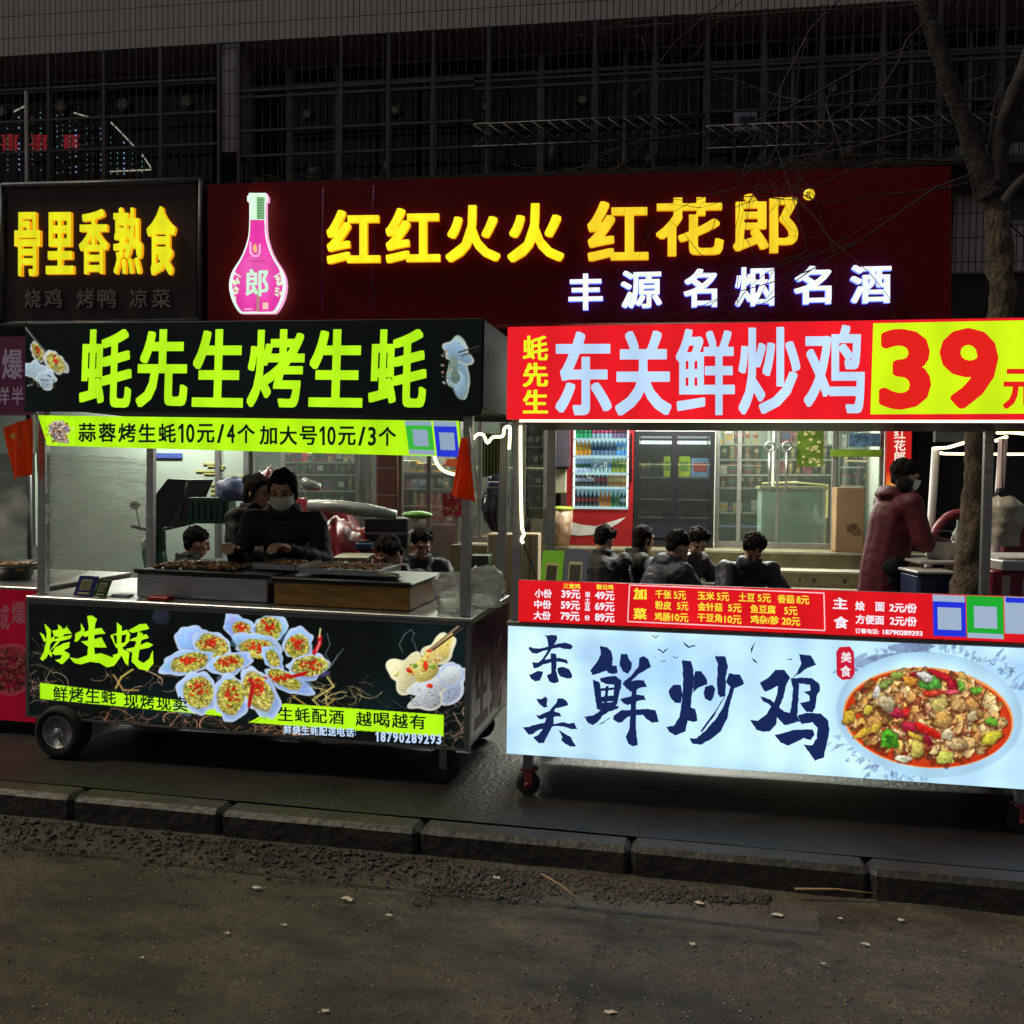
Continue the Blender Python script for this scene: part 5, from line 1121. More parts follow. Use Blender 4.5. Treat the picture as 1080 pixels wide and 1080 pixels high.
for x, y, rx, ry, rot, kw in ((505, 150, 18, 13, .5, dict(off=(2, 1), fill=.55)), (675, 150, 15, 17, 1.2, dict(off=(-2, 1), fill=.8)), (240, 215, 19, 15, .1, dict(off=(0, 0), fill=0, chili=0)), (345, 250, 21, 14, .25, dict(fill=.8)),
        (835, 240, 16, 17, .6, dict(off=(-1, 2))), (600, 245, 24, 13, .15, dict(off=(1, 4), fill=.75)), (690, 320, 9, 15, -.5, dict(fill=.6, chili=0)), (200, 345, 27, 13, -.25, dict(off=(3, 0), fill=.7)),
        (445, 350, 22, 12, -.2, dict(off=(-1, 0), fill=.7)), (890, 370, 22, 13, -.1, dict(off=(2, -1), fill=.8)), (780, 455, 26, 10, .5, dict(off=(-5, -3), fill=.7)),
        (262, 515, 20, 22, .1, dict(off=(1, 0), fill=.74)), (455, 545, 18, 25, .1, dict(off=(-1, -1), fill=.74)), (620, 520, 17, 27, -.5, dict(off=(-3, -2), fill=.78, chili=1.8))):
    p = O_(x, y); oyster(p[0], p[1], rx, ry, rot, **kw)
for k in range(8): pic.line([(160 + (780 + k * 12) / 5.4, 635 + (430 - k * 2) / 5.4), (160 + (800 + k * 12) / 5.4, 635 + (420 - k * 3) / 5.4)], 2.2, (190, 20, 24))
pic.line([O_(925, 290), O_(955, 240), O_(958, 195)], 4.5, (190, 26, 30)); pic.line([O_(955, 200), O_(960, 152)], 1.6, (200, 215, 140)); pic.line([O_(940, 280), O_(958, 225)], 1.2, (240, 150, 150))
pic.line([O_(555, 590), O_(575, 470), O_(560, 440)], 4, (165, 25, 28))
# pair of oysters held by chopsticks
def op(x, y): return (390 + x / 9, 650 + y / 9)
def shellpair(T, s, flip=1):
    def b_(x, y, rx, ry, col, rot=0, **k): p = T(x, y); pic.blob(p[0], p[1], rx * s, ry * s, col, rot, **k)
    b_(620, 360, 15, 24, (214, 206, 150), .75, wob=.3, rim=(235, 235, 210)); b_(350, 540, 22, 17, (222, 214, 166), -.45, wob=.28, rim=(236, 232, 200))
    b_(700, 640, 30, 18, (176, 188, 214), -.6, wob=.2, rim=(215, 225, 235)); b_(560, 720, 27, 14, (186, 194, 200), -.35, wob=.3, rim=(230, 225, 205)); b_(770, 560, 13, 12, (205, 212, 214), 0, rim=(170, 190, 230))
    b_(540, 470, 24, 10, (206, 190, 100), -.65, wob=.3); b_(670, 330, 9, 17, (222, 196, 110), .5, wob=.3)
    for k in range(90):
        x, y = RNG.normal(520, 130), RNG.normal(440, 90)
        if abs((x - 520) * .65 + (y - 440)) < 90: b_(x, y, RNG.uniform(.8, 2), RNG.uniform(.7, 1.3), ((214, 180, 80), (140, 170, 60), (230, 226, 190), (190, 130, 50))[RNG.integers(0, 4)], RNG.uniform(0, 3))
    for x, y, rx, ry, r_ in ((375, 515, 3.6, 2.4, .6), (530, 470, 2.4, 5.4, -.15), (570, 660, 3.2, 2.6, 0), (565, 328, 3, 1.6, 0)): b_(x, y, rx, ry, (214, 50, 26), r_)
    for x, y in ((430, 470), (600, 480)): b_(x, y, 3, 2.2, (110, 150, 40))
    for k in range(60): b_(RNG.uniform(360, 820), RNG.uniform(690, 850) - 0, RNG.uniform(.5, 1.6), .6, ((60, 60, 60), (205, 190, 150), (150, 175, 220))[RNG.integers(0, 3)], RNG.uniform(-.6, 0), al=.6) if True else 0
    pic.line([T(570, 315), T(840, 95)], 2.4 * s, (150, 118, 96)); pic.line([T(600, 318), T(880, 110)], 2.2 * s, (70, 50, 42))
shellpair(op, 1.0)
pic.blob(170, 650, 9.5, 9.5, (44, 46, 62), 0, .03, .2, (30, 32, 44), .7)
cart1.part('lit_front', pic.mesh('lit_front', C1, 0, PX0 + .02, PX1 - .014, PZ0 + .01, PZ1 - .02, 700, 210, VC('oyster_print', 1.0), b0), None)
mb = MB(); e = .018
mb.box(PX0, PX0 + .02, -.006, .03, PZ0, PZ1); mb.box(PX1 - .014, PX1 + .012, -.006, .03, PZ0, PZ1); mb.box(PX0 + .021, PX1 - .015, -.006, .011, PZ0, PZ0 + .009); mb.box(PX0 + .021, PX1 - .015, -.005, .03, PZ1 - .02, PZ1 - .001)
cart1.part('edge_trim', mb, STEELD)
mb = MB()
S1 = [[(80,180),(110,200),(130,240),(110,250),(95,215)], [(115,120),(160,165),(158,240),(150,310),(130,360),(100,385),(82,370),(110,320),(125,250),(130,190)], [(150,230),(190,205),(180,240),(150,270)], [(140,300),(170,330),(165,360),(140,330)],
 [(170,170),(230,160),(280,150),(310,190),(250,195),(200,215),(180,200)], [(212,125),(240,145),(245,220),(215,230)], [(280,130),(260,190),(215,260),(150,320),(180,280),(230,210)], [(150,245),(230,215),(310,200),(300,225),(220,245)],
 [(190,290),(250,260),(295,250),(290,290),(250,310),(295,335),(290,360),(240,410),(190,380),(230,370),(240,340),(190,345),(170,330)],
 [(375,115),(400,160),(395,190),(350,245),(330,250),(335,190),(375,170)], [(420,65),(450,62),(490,85),(475,120),(470,200),(468,300),(475,350),(420,360),(425,280),(430,150)], [(380,185),(450,160),(520,150),(550,190),(500,195),(440,205),(400,215)], [(375,245),(440,240),(520,215),(560,290),(500,290),(430,285)],
 [(295,360),(350,370),(420,345),(520,330),(600,360),(680,320),(640,380),(610,420),(560,430),(510,400),(440,390),(370,410),(330,400)],
 [(630,110),(665,140),(660,280),(690,320),(640,350),(630,250)], [(582,205),(600,196),(618,262),(648,268),(690,250),(700,185),(725,196),(715,250),(680,285),(625,292)], [(585,200),(650,180),(700,162),(722,190),(650,205)], [(600,345),(660,320),(700,310),(720,330),(710,420),(690,400),(660,340),(620,370)],
 [(710,170),(790,125),(840,120),(860,155),(790,175),(740,185)], [(710,240),(780,210),(840,195),(860,220),(780,245)], [(695,300),(760,285),(850,250),(890,270),(860,290),(770,310),(720,320)], [(780,175),(815,190),(790,300),(780,380),(820,400),(860,370),(885,310),(890,400),(850,455),(790,445),(735,390),(740,320),(765,260)]]
strokes(mb, C1, -.002, S1, 30, 640, 6.75, 0, .5, 3)
o = cart1.part('brush_lettering', mb, LIME); tri_fix(o)
mb = MB()
def row(mb, chars, fr, y, x0, y0, cw, gap, h, slope, off, mi=0, **k):
    """a row of square characters; x0,y0 = px of the top left; slope of the row"""
    x = x0
    for ch in chars:
        if ch == ' ': x += gap; continue
        hh, dy, ww = h, 0, cw
        if ch == '一': hh, dy = h * .16, h * .45
        elif ch in '/|': ww = cw * .5
        elif ch in '0123456789': ww = cw * .56
        elif ch == ':': ww, hh, dy = cw * .12, h * .5, h * .3
        if ch == '1': ww = cw * .34
        yy = y0 + slope * (x - x0) + dy
        letter(mb, ch, fr, [(x, yy), (x + ww, yy + slope * ww), (x + ww, yy + hh + slope * ww), (x, yy + hh)], y, off, mi, **k)
        x += ww + (gap if False else cw * .12 if ch not in '1' else cw * .22)
    return x
for st, x, y, cw, h, sl_ in (('鲜烤生蚝', 56, 723.5, 15.2, 15.5, .058), ('现烤现卖', 130.5, 731, 15.4, 15.5, .06), ('生蚝配酒', 293, 745, 16, 15, .062), ('越喝越有', 375, 750, 17, 15.5, .055)):
    mb = MB(); row(mb, st, C1, -.0025, x, y, cw, 8, h, sl_, .018); cart1.part('slogan', mb, INKB)
PLE = E('pale_blue_letter', (190, 215, 245), 1.0)
mb = MB(); row(mb, '鲜烧生蚝配送电话:', C1, -.0075, 299, 764.5, 8.4, 8, 9.5, .045, .03); cart1.part('slogan', mb, PLE); mb = MB(); row(mb, '18790289293', C1, -.0075, 396, 771.5, 9.6, 8, 10.5, .045, .04); cart1.part('phone_number', mb, PLE)
# top, posts, roof box
mb = MB(); mb.box(PX0, PX1 + .012, -.01, DP, PZ1 + .001, PZ1 + .02, b=.004); cart1.part('counter_top', mb, STEEL)
side_z = PZ1 - .02
mb = MB(); mb.box(PX1 + .002, PX1 + .010, .032, DP - .022, PZ0 + .031, side_z); sp = cart1.part('side_panel', mb, M('maroon_print_panel', (.10, .012, .018), .3, var=.3, scale=3))
HZ1 = (C1.hit(26, 339, -.06)[1] + C1.hit(509, 336, -.06)[1]) / 2; HZ0 = (C1.hit(26, 434, -.06)[1] + C1.hit(507, 438, -.06)[1]) / 2
HX0, HX1 = C1.hit(25, 390, -.06)[0], C1.hit(509, 390, -.06)[0]
PW = .045
def post(px, y, z0, z1, mat=STEEL, w_=PW):
    x = C1.hit(px, 560, y)[0]; mb = MB(); mb.box(x - w_ / 2, x + w_ / 2, y, y + w_, z0, z1, b=.004); return cart1.part('post', mb, mat)
post(43, .06, PZ1 + .021, HZ0 + .02); post(491, .02, PZ1 + .021, HZ0 + .02); post(157, DP - .06, PZ1 + .021, HZ0 + .02); post(529, DP - .06, PZ1 + .021, HZ0 + .02)
mb = MB(); mb.box(HX0, HX1, -.05, DP + .02, HZ0 + .03, HZ1, b=.01); hb = cart1.part('roof_box', mb, M('roof_dark', (.007, .009, .013), .6, var=.3, spec=.25))
pic = Pic(18, 328, 516, 446, 1.7, (6, 12, 10)); pic.cloud((12, 20, 20), 50, .5, .8, 21)
def tp(x, y): return (4 + x * .0 + 25 + (x - 100) / 4 * 1.0 - 4, 320 + y / 4)
def seafood(T, items):
    for x, y, rx, ry, rot, kind in items:
        p = T(x, y)
        if kind: oyster(p[0], p[1], rx, ry, rot, fill=.75, chili=.2, shell=(205, 196, 160), yell=(200, 190, 120))
        else: pic.blob(p[0], p[1], rx, ry, (168, 190, 205), rot, .2, .25, (215, 225, 215))
seafood(tp, ((160, 205, 6, 12, -.5, 1), (235, 250, 9, 15, -.7, 1), (150, 285, 13, 11, .7, 0), (195, 320, 12, 9, .4, 0)))
for k in range(24): q = tp(RNG.uniform(120, 240), RNG.uniform(300, 355)); pic.blob(q[0], q[1], RNG.uniform(.8, 2), .8, ((60, 64, 60), (150, 120, 80), (190, 190, 180))[RNG.integers(0, 3)], RNG.uniform(-1, 1), al=.7)
pic.line([tp(105, 100), tp(190, 205)], 1.8, (120, 116, 110)); 
def tq(x, y): return (250 + x / 3.72, 320 + y / 3.72)
p = tq(870, 250); pic.blob(p[0], p[1], 13, 29, (128, 162, 184), -.12, .2, .2, (190, 205, 190)); p = tq(875, 320); pic.blob(p[0], p[1], 8, 14, (150, 180, 200), -.1, .15, .3, (130, 150, 140)); p = tq(865, 190); pic.blob(p[0], p[1], 15, 12, (140, 172, 196), .2, .25, .25, (214, 214, 190)); p = tq(850, 260); pic.blob(p[0], p[1], 6, 14, (120, 140, 130), -.2, .2, .3)
for k in range(26):
    q = tq(RNG.uniform(800, 840) + 0, RNG.uniform(170, 330)); pic.blob(q[0] + (q[1] - 380) * .1, q[1], 1.2, .8, ((80, 110, 90), (190, 120, 70), (200, 215, 205))[RNG.integers(0, 3)], 1)
pic.line([tq(870, 192), tq(950, 168)], 1.5, (60, 50, 46)); pic.line([tq(880, 205), tq(945, 185)], 1.2, (44, 38, 36))
hface = cart1.part('lit_sign', pic.mesh('lit_sign', C1, -.056, HX0 + .006, HX1 - .006, HZ0 + .006, HZ1 - .006, 620, 140, VC('header_print', .9), b0), None)
mb = MB(); mb.box(HX0, HX1, -.055, -.051, HZ0, HZ0 + .029); cart1.part('sign_backing', mb, BLACKM)
mb = MB()
for ch, a, b_ in (('蚝', 86, 140), ('先', 146, 199), ('生', 205, 258), ('烤', 263, 322), ('生', 328, 384), ('蚝', 391, 451)):
    letter(mb, ch, C1, [(a, 347.5), (b_, 347), (b_ - 2, 430), (a - 3, 429)], -.059, .036)
cart1.part('sign_lettering', mb, LIME)
# slanting menu strip under the sign
MENUQ = [(40, 438), (484, 444), (487, 482), (50, 470)]
yT, yB = -.052, .03
A = [C1.hit(*MENUQ[0], yT), C1.hit(*MENUQ[1], yT), C1.hit(*MENUQ[2], yB), C1.hit(*MENUQ[3], yB)]
zt = (A[0][1] + A[1][1]) / 2; zb = (A[2][1] + A[3][1]) / 2
tl = lambda z: yT + (yB - yT) * (zt - z) / (zt - zb)
def onstrip(px, py):
    z = zt
    for _ in range(6): z = C1.hit(px, py, tl(z))[1]
    return (C1.hit(px, py, tl(z))[0], z)
def strip(pts, mb, mi=0, d=0): mb.add([(p[0], tl(p[1]) - d, p[1]) for p in [onstrip(*q) for q in pts]], [(3, 2, 1, 0)], mi)
mb = MB(); strip(MENUQ, mb); V = mb.v[:4]; ms = cart1.part('menu_strip', mb, LIME); mb = MB(); mb.add([(v[0], v[1] + .006, v[2]) for v in V] + [(v[0], v[1] + .012, v[2]) for v in V], [(0, 1, 2, 3), (7, 6, 5, 4), (0, 4, 5, 1), (1, 5, 6, 2), (2, 6, 7, 3), (3, 7, 4, 0)]); cart1.part('backing', mb, STEELD, ms)
mb = MB()
def srow(mb, chars, x0, y0, cw, h, sl, off=.018):
    x = x0
    for ch in chars:
        if ch == ' ': x += cw * .7; continue
        ww = cw * (.48 if ch in '0' else .46 if ch in '34' else .3 if ch == '1' else .42 if ch == '/' else 1); yy = y0 + sl * (x - x0)
        q = [onstrip(a, b_) for a, b_ in ((x, yy), (x + ww, yy), (x + ww, yy + h), (x, yy + h))]
        letter(mb, ch, C1, q, 0, off, 0, local=True, tilt=lambda z: tl(z) - .003); x += ww + cw * .14
srow(mb, '蒜蓉烤生蚝10元/4个', 83, 446, 18.5, 20, .009, .024); cart1.part('lettering', mb, INKB, ms); mb = MB(); srow(mb, '加大号10元/3个', 274, 449, 18.5, 20, .010, .024); cart1.part('lettering', mb, INKB, ms)
mb = MB(); strip([(427, 443.5), (455, 444), (459, 480), (432, 479)], mb, 0, .003); strip([(457, 444), (481, 444.5), (485, 482), (461, 481.5)], mb, 1, .003)
strip([(427, 444), (455, 444.4), (455.6, 449), (427.6, 448.6)], mb, 2, .005); strip([(431.3, 474), (458.3, 475), (459, 480), (432, 479)], mb, 2, .005); strip([(457, 444), (481, 444.5), (481.6, 450), (457.6, 449.5)], mb, 2, .005)
strip([(435, 453), (451, 453.5), (452.5, 471), (437, 470.5)], mb, 2, .005); strip([(463, 456), (479, 456.5), (480.5, 475), (465, 474.5)], mb, 2, .005)
cart1.part('payment_card', mb, [E('pay_green', (60, 190, 60), .9), E('pay_blue', (40, 60, 220), .9), E('pay_white', (150, 172, 196), .9)], ms)
pic = Pic(42, 436, 84, 474, 3, (184, 252, 24)); pic.blob(63, 455, 13, 9.5, (180, 160, 140), .6, .25, .2)
for k in range(150): pic.blob(63 + RNG.normal() * 6, 455 + RNG.normal() * 4.4, RNG.uniform(.8, 2.2), RNG.uniform(.5, 1), ((60, 40, 30), (230, 220, 200), (190, 120, 80), (120, 120, 130))[RNG.integers(0, 4)], RNG.uniform(-1, 1.6), al=.9)
mb = MB()
me = bpy.data.meshes.new('printed_picture')
nX, nZ = 60, 50; vv = []; cc = []
for j in range(nZ + 1):
    for i in range(nX + 1):
        px_, py_ = 49 + 30 * i / nX, 442 + 27 * j / nZ; p = onstrip(px_, py_); vv.append((p[0] - b0.x, tl(p[1]) - .003 - b0.y, p[1] - b0.z))
        c = pic.a[min(int((py_ - pic.y0) * 3), pic.h - 1), min(int((px_ - pic.x0) * 3), pic.w - 1)]; cc.append((*L(*c), 1))
me.from_pydata(vv, [], [(j * (nX + 1) + i, (j + 1) * (nX + 1) + i, (j + 1) * (nX + 1) + i + 1, j * (nX + 1) + i + 1) for j in range(nZ) for i in range(nX)])
at = me.color_attributes.new('Col', 'FLOAT_COLOR', 'POINT'); at.data.foreach_set('color', np.array(cc).ravel()); me.materials.append(VC('strip_print', 1, False)); cart1.part('printed_picture', me, None, ms)
# wheels
def wheel(c, r, wd, name='wheel', th=cart1):
    mb = MB(); mb.lathe(c, [(r * .62, -wd * .40), (r * .82, -wd * .5), (r * .95, -wd * .42), (r, -wd * .2), (r, wd * .2), (r * .95, wd * .42), (r * .82, wd * .5), (r * .62, wd * .4)], 40, axis='y', caps=False)
    for k in range(36):
        a = 6.283 * k / 36; ct = Vector(c) + Vector((math.cos(a) * r, 0, math.sin(a) * r)); mb.ell(ct, (.008, wd * .2, .008), 6, 4)
    w_ = th.part(name, mb, RUBBER)
    rm = MB(); rm.lathe(c, [(r * .66, -wd * .36), (r * .62, -wd * .42), (r * .58, -wd * .36), (r * .56, -wd * .2), (r * .34, -wd * .14), (r * .30, -wd * .30), (r * .18, -wd * .34), (r * .16, -wd * .44), (0.0001, -wd * .46)], 40, axis='y')
    rm.lathe(c, [(r * .5, wd * .1), (0.0001, wd * .1)], 24, axis='y')
    for k in range(6):
        a = 6.283 * k / 6 + .2; ct = Vector(c) + Vector((math.cos(a) * r * .44, -wd * .19, math.sin(a) * r * .44)); rm.lathe(ct, [(r * .075, 0), (r * .075, -wd * .07), (.0001, -wd * .07)], 10, 1, axis='y')
        ct = Vector(c) + Vector((math.cos(a + .5) * r * .24, -wd * .34, math.sin(a + .5) * r * .24)); rm.lathe(ct, [(r * .03, 0), (r * .03, -wd * .1), (.0001, -wd * .1)], 6, 2, axis='y')
    th.part('rim', rm, [M('wheel_alloy', (.42, .42, .42), .45, .6), DARK, STEEL], w_)
gz = lambda x, y: C1.loc(on_z(0, 0, 0) * 0 + C1.O + C1.X * x + C1.Y * y + Vector((0, 0, SZ - (C1.O + C1.X * x).z))).z
wx, wz = C1.hit(62, 772, -.02); wr = wz - gz(wx, 0)
wheel((wx, .02, gz(wx, 0) + wr), wr, .13); wheel((wx, DP - .05, gz(wx, 0) + wr), wr, .13)
def caster(x, y, r, th, gz0, top, mat=STEELD):
    mb = MB(); mb.lathe((x, y, gz0 + r), [(r * .5, -.02), (r * .85, -.024), (r, -.014), (r, .014), (r * .85, .024), (r * .5, .02)], 24, axis='y')
    w_ = th.part('caster', mb, RUBBER); f = MB()
    f.box(x - .014, x + .024, y - .034, y - .028, gz0 + r * .8, gz0 + r * 2.15); f.box(x - .014, x + .024, y + .028, y + .034, gz0 + r * .8, gz0 + r * 2.15); f.box(x - .03, x + .045, y - .034, y + .034, gz0 + r * 2.151, gz0 + r * 2.3)
    f.lathe((x, y, gz0 + r), [(.012, -.04), (.012, .04)], 8, axis='y'); f.lathe((x + .015, y, 0), [(.02, gz0 + r * 2.3), (.02, top)], 10); th.part('fork', f, mat, w_)
cx_ = C1.hit(468, 800, .06)[0]; caster(cx_, .06, .085, cart1, gz(cx_, .06), PZ0); caster(cx_, DP - .08, .085, cart1, gz(cx_, 0), PZ0)
# side lettering (faint)
o = None
mb = MB()
for i, (ch, y0, z0) in enumerate((('生', .12, .62), ('蚝', .48, .60))):
    k = ('%s' % ch, .03)
    if k not in GC: GC[k] = glyphs(ch, .03)
    vs, fs = GC[k]; mn, mx = vs.min(0), vs.max(0)
    mb.add([(PX1 + .0115, y0 + (v[0] - mn[0]) / (mx[0] - mn[0]) * .3, z0 - .25 + (v[1] - mn[1]) / (mx[1] - mn[1]) * .42) for v in vs], fs)
cart1.part('side_lettering', mb, M('faded_pink', (.22, .05, .08), .5, var=.3), sp)

# ---------------------------------------------------------------- things on cart 1
TZ = PZ1 + .021
WOODM = M('orange_lacquer', (.42, .21, .045), .45, var=.5, scale=7, stretch=(1, 1, 5)); FOOD = M('fried_food', (.38, .15, .045), .5, var=.8, scale=40, bump=.5, bscale=60)
def gbox(px0, px1, pyt, pyb, y, d, mat, lab, grp=None):
    x0, x1 = C1.hit(px0, (pyt + pyb) / 2, y)[0], C1.hit(px1, (pyt + pyb) / 2, y)[0]; zt_ = C1.hit((px0 + px1) / 2, pyt, y)[1]
    t = Thing('grill', lab, 'grill', C1, ((x0 + x1) / 2, y + d / 2, TZ)); mb = MB()
    mb.box(x0, x1, y, y + d, TZ + .001, zt_ - .022, b=.006); t.part('body', mb, mat)
    m2 = MB(); m2.box(x0 - .01, x1 + .01, y - .012, y + d + .01, zt_ - .021, zt_ - .004, b=.003); t.part('griddle', m2, BLACKM)
    m3 = MB(); m3.tube([(x0 - .01, y - .014, zt_), (x1 + .01, y - .014, zt_)], .005, 6); t.part('rail', m3, STEELD)
    return x0, x1, zt_
g1 = gbox(144, 282, 603, 632, .14, .6, STEEL, 'long low stainless steel grill with a black top on the oyster cart counter')
g2 = gbox(289, 432, 612, 645, .10, .6, WOODM, 'orange brown fronted griddle with a black top beside the steel grill')
def pile(mb, x0, x1, y0, y1, z, n, r, h=1.0, mi=0, seed=1, flat=.6):
    rn = random.Random(seed)
    for _ in range(n):
        x = rn.uniform(x0, x1); y = rn.uniform(y0, y1); e = min((x - x0), (x1 - x), (y - y0), (y1 - y)) / max(.02, min(x1 - x0, y1 - y0) * .5)
        q = Matrix.Rotation(rn.uniform(0, 3), 3, 'Z') @ Matrix.Rotation(rn.uniform(-.5, .5), 3, 'X')
        mb.ell((x, y, z + h * min(1, e * 1.6) * rn.uniform(.3, 1)), (r * rn.uniform(.6, 1.4), r * rn.uniform(.4, .9), r * flat), 7, 5, mi if mi >= 0 else rn.randint(0, 2), q, .5, rn.random() * 30)
def tray(px0, px1, y0, y1, z, lab, n, skew=0, grp='metal trays of fried food on the griddles'):
    x0, x1 = C1.hit(px0, 600, y0)[0], C1.hit(px1, 600, y0)[0]
    t = Thing('food_tray', lab, 'tray', C1, ((x0 + x1) / 2, (y0 + y1) / 2, z)); mb = MB(); w_ = .01
    def qd(x, y): return (x + skew * (y - y0), y)
    mb.box(x0, x1, y0, y1, z + .001, z + .006)
    for a in ((x0, x1, y0, y0 + w_), (x0, x1, y1 - w_, y1), (x0, x0 + w_, y0, y1), (x1 - w_, x1, y0, y1)): mb.box(*a, z + .0061, z + .03)
    t.part('tray', mb, STEEL); f = MB(); pile(f, x0 + .03, x1 - .03, y0 + .03, y1 - .03, z + .012, n, .016, .022, -1, int(px0)); t.part('food', f, [FOOD, M('fried_brown', (.22, .09, .03), .5, var=.5, scale=30), M('fried_gold', (.5, .25, .08), .5, var=.5, scale=30)])
    return t
tray(314, 398, .22, .62, g2[2] + .012, 'shallow metal tray heaped with reddish fried bits on the orange griddle', 300)
tray(266, 312, .34, .70, g2[2] + .012, 'smaller metal tray of fried bits in front of the masked woman', 160)
mb = MB(); pile(mb, g1[0] + .05, g1[0] + .5, .22, .5, g1[2] + .006, 170, .020, .02, -1, 5); 
solo('grilled_squid', 'row of browned grilled pieces lying on the steel grill', 'food', C1, mb, [FOOD, M('grilled_dark', (.12, .06, .03), .5, var=.6, scale=30), M('grilled_tan', (.36, .22, .10), .5, var=.5, scale=30)], (g1[0] + .2, .35, g1[2]))
x, z = C1.hit(404, 607, .22); t = Thing('foil_tray', 'small foil dish with pale food near the right end of the griddle', 'dish', C1, (x, .25, g2[2])); mb = MB()
mb.lathe((x, .27, g2[2] - .002), [(.065, .001), (.085, .02), (.09, .021), (.07, .006), (.0001, .006)], 22, sm=False); t.part('dish', mb, M('foil', (.7, .7, .68), .25, .8)); f = MB(); pile(f, x - .045, x + .045, .23, .31, g2[2] + .008, 40, .013, .008, 0, 3); t.part('food', f, M('pale_food', (.5, .42, .22), .5, var=.4))
# folded plastic bags at the right corner
BAGM = glass('bag_film', (.9, .9, .88), .12, .25, .6, (.85, .84, .78), True)
def plastic_bag(fr, c, rx, ry, h, lab, grp, seed=1, mat=BAGM, name='plastic_bag'):
    mb = MB(); n, m_ = 26, 16; vs = []
    for j in range(m_ + 1):
        f = j / m_; rr = (.92 + .25 * math.sin(f * 2.6)) * (1 if f < .8 else 1 - (f - .8) * 2.2)
        for k in range(n):
            a = 6.283 * k / n; d = Vector((math.cos(a), math.sin(a), f * 1.5)); q = rr * (1 + .3 * noise.noise(d * 1.7 + Vector((seed * 3, 0, 0))) + .12 * noise.noise(d * 6 + Vector((seed, 5, 0))))
            vs.append((c[0] + rx * q * math.cos(a), c[1] + ry * q * math.sin(a), c[2] + h * f + .012 * noise.noise(d * 4)))
    fs = [(j * n + k, j * n + (k + 1) % n, (j + 1) * n + (k + 1) % n, (j + 1) * n + k) for j in range(m_) for k in range(n)]
    mb.add(vs, fs, 0, True); mb.add([vs[k] for k in range(n)], [tuple(range(n))[::-1]])
    return solo(name, lab, 'plastic bag', fr, mb, mat, c, grp)
x, z = C1.hit(474, 640, .12); plastic_bag(C1, (x, .16, TZ + .001), .085, .07, .20, 'clear bundle of plastic bags left of the right front post on the oyster cart', 'clear plastic bags on the oyster cart', 1)
x, z = C1.hit(508, 640, .30); plastic_bag(C1, (x - .01, .42, TZ + .001), .09, .09, .21, 'clear bundle of plastic bags behind the right front post of the oyster cart', 'clear plastic bags on the oyster cart', 2)
# clear film wind screen on the left
FILM = glass('clear_film', (.92, .94, .92), .05, .18, .34, (.5, .52, .50), True)
x0 = C1.hit(50, 560, .08)[0]; x1 = C1.hit(154, 560, DP - .08)[0]; mb = MB(); n, m_ = 40, 24; vs = []
for j in range(m_ + 1):
    for i in range(n + 1):
        u, v = i / n, j / m_; y = .08 + (DP - .16) * u; x = x0 + (x1 - x0) * u; zt2 = C1.hit(50 + 104 * u, 478 + 6 * u, y)[1]; zb2 = C1.hit(50 + 104 * u, 618 - 40 * u, y)[1]
        vs.append((x + .01 * noise.noise(Vector((u * 3, v * 9, 0))), y + .025 * noise.noise(Vector((u * 5, v * 5, 3))), zb2 + (zt2 - zb2) * v + .012 * noise.noise(Vector((u * 8, 0, v * 2)))))
mb.add(vs, [(j * (n + 1) + i, j * (n + 1) + i + 1, (j + 1) * (n + 1) + i + 1, (j + 1) * (n + 1) + i) for j in range(m_) for i in range(n)], 0, True)
cart1.part('clear_screen', mb, FILM)
# payment stands on the counter
def stand(fr, q, y, col, lab, name='payment_stand', inner=True, cards=None, base=None, lit=.0):
    P = [fr.hit(a, b_, y) for a, b_ in q]; zb_ = base if base is not None else min(P[2][1], P[3][1]); h = max(.05, (P[0][1] + P[1][1]) / 2 - zb_); lean = .25 * h
    t = Thing(name, lab, 'payment stand', fr, ((P[0][0] + P[1][0]) / 2, y, zb_), 'payment stands'); mb = MB()
    xl, xr = (P[0][0] + P[3][0]) / 2, (P[1][0] + P[2][0]) / 2; sk = (P[0][0] + P[1][0] - P[2][0] - P[3][0]) / 2
    def pt(u, v, d=0): return (xl + (xr - xl) * u + sk * (v - .5), y + lean * v - d, zb_ + .002 + h * v)
    def slab(u0, u1, v0, v1, d, th_, mi):
        f = [pt(u0, v0, d), pt(u1, v0, d), pt(u1, v1, d), pt(u0, v1, d)]; k = [(a, b_ + th_, c) for a, b_, c in f]; mb.add(f + k, [(0, 1, 2, 3), (7, 6, 5, 4), (0, 4, 5, 1), (1, 5, 6, 2), (2, 6, 7, 3), (3, 7, 4, 0)], mi)
    slab(0, 1, 0, 1, 0, .006, 0); slab(.22, .78, .3, .82, .002, .001, 1); slab(.26, .74, .34, .78, .003, .001, 2); slab(.2, .8, .1, .18, .002, .001, 1)
    c = L(*col); cm = M('stand%d_%d_%d' % col, c, .35, var=.05, emit=c if lit else None, es=lit); t.part('card', mb, [cm, M('stand_cream%.1f' % lit, L(200, 190, 130), .4, var=.05, emit=L(200, 190, 130) if lit else None, es=lit * .6), M('stand_mid%.1f' % lit, L(120, 116, 90), .4, var=.3, scale=120)])
    f = MB(); f.box(xl + .01, xr - .01, y + .012, y + lean + .02, zb_ + .0005, zb_ + .0035); t.part('foot', f, WHITEP)
stand(C1, [(81, 608), (101, 609), (97, 633), (77, 632)], .06, (22, 24, 110), 'dark blue payment stand on the left of the oyster cart counter', base=TZ)
stand(C1, [(101, 612), (116, 613), (111, 634), (98, 634)], .06, (16, 70, 34), 'dark green payment stand next to the blue one on the oyster cart', base=TZ)
x, z = C1.hit(125, 626, .10); mb = MB(); vs = []
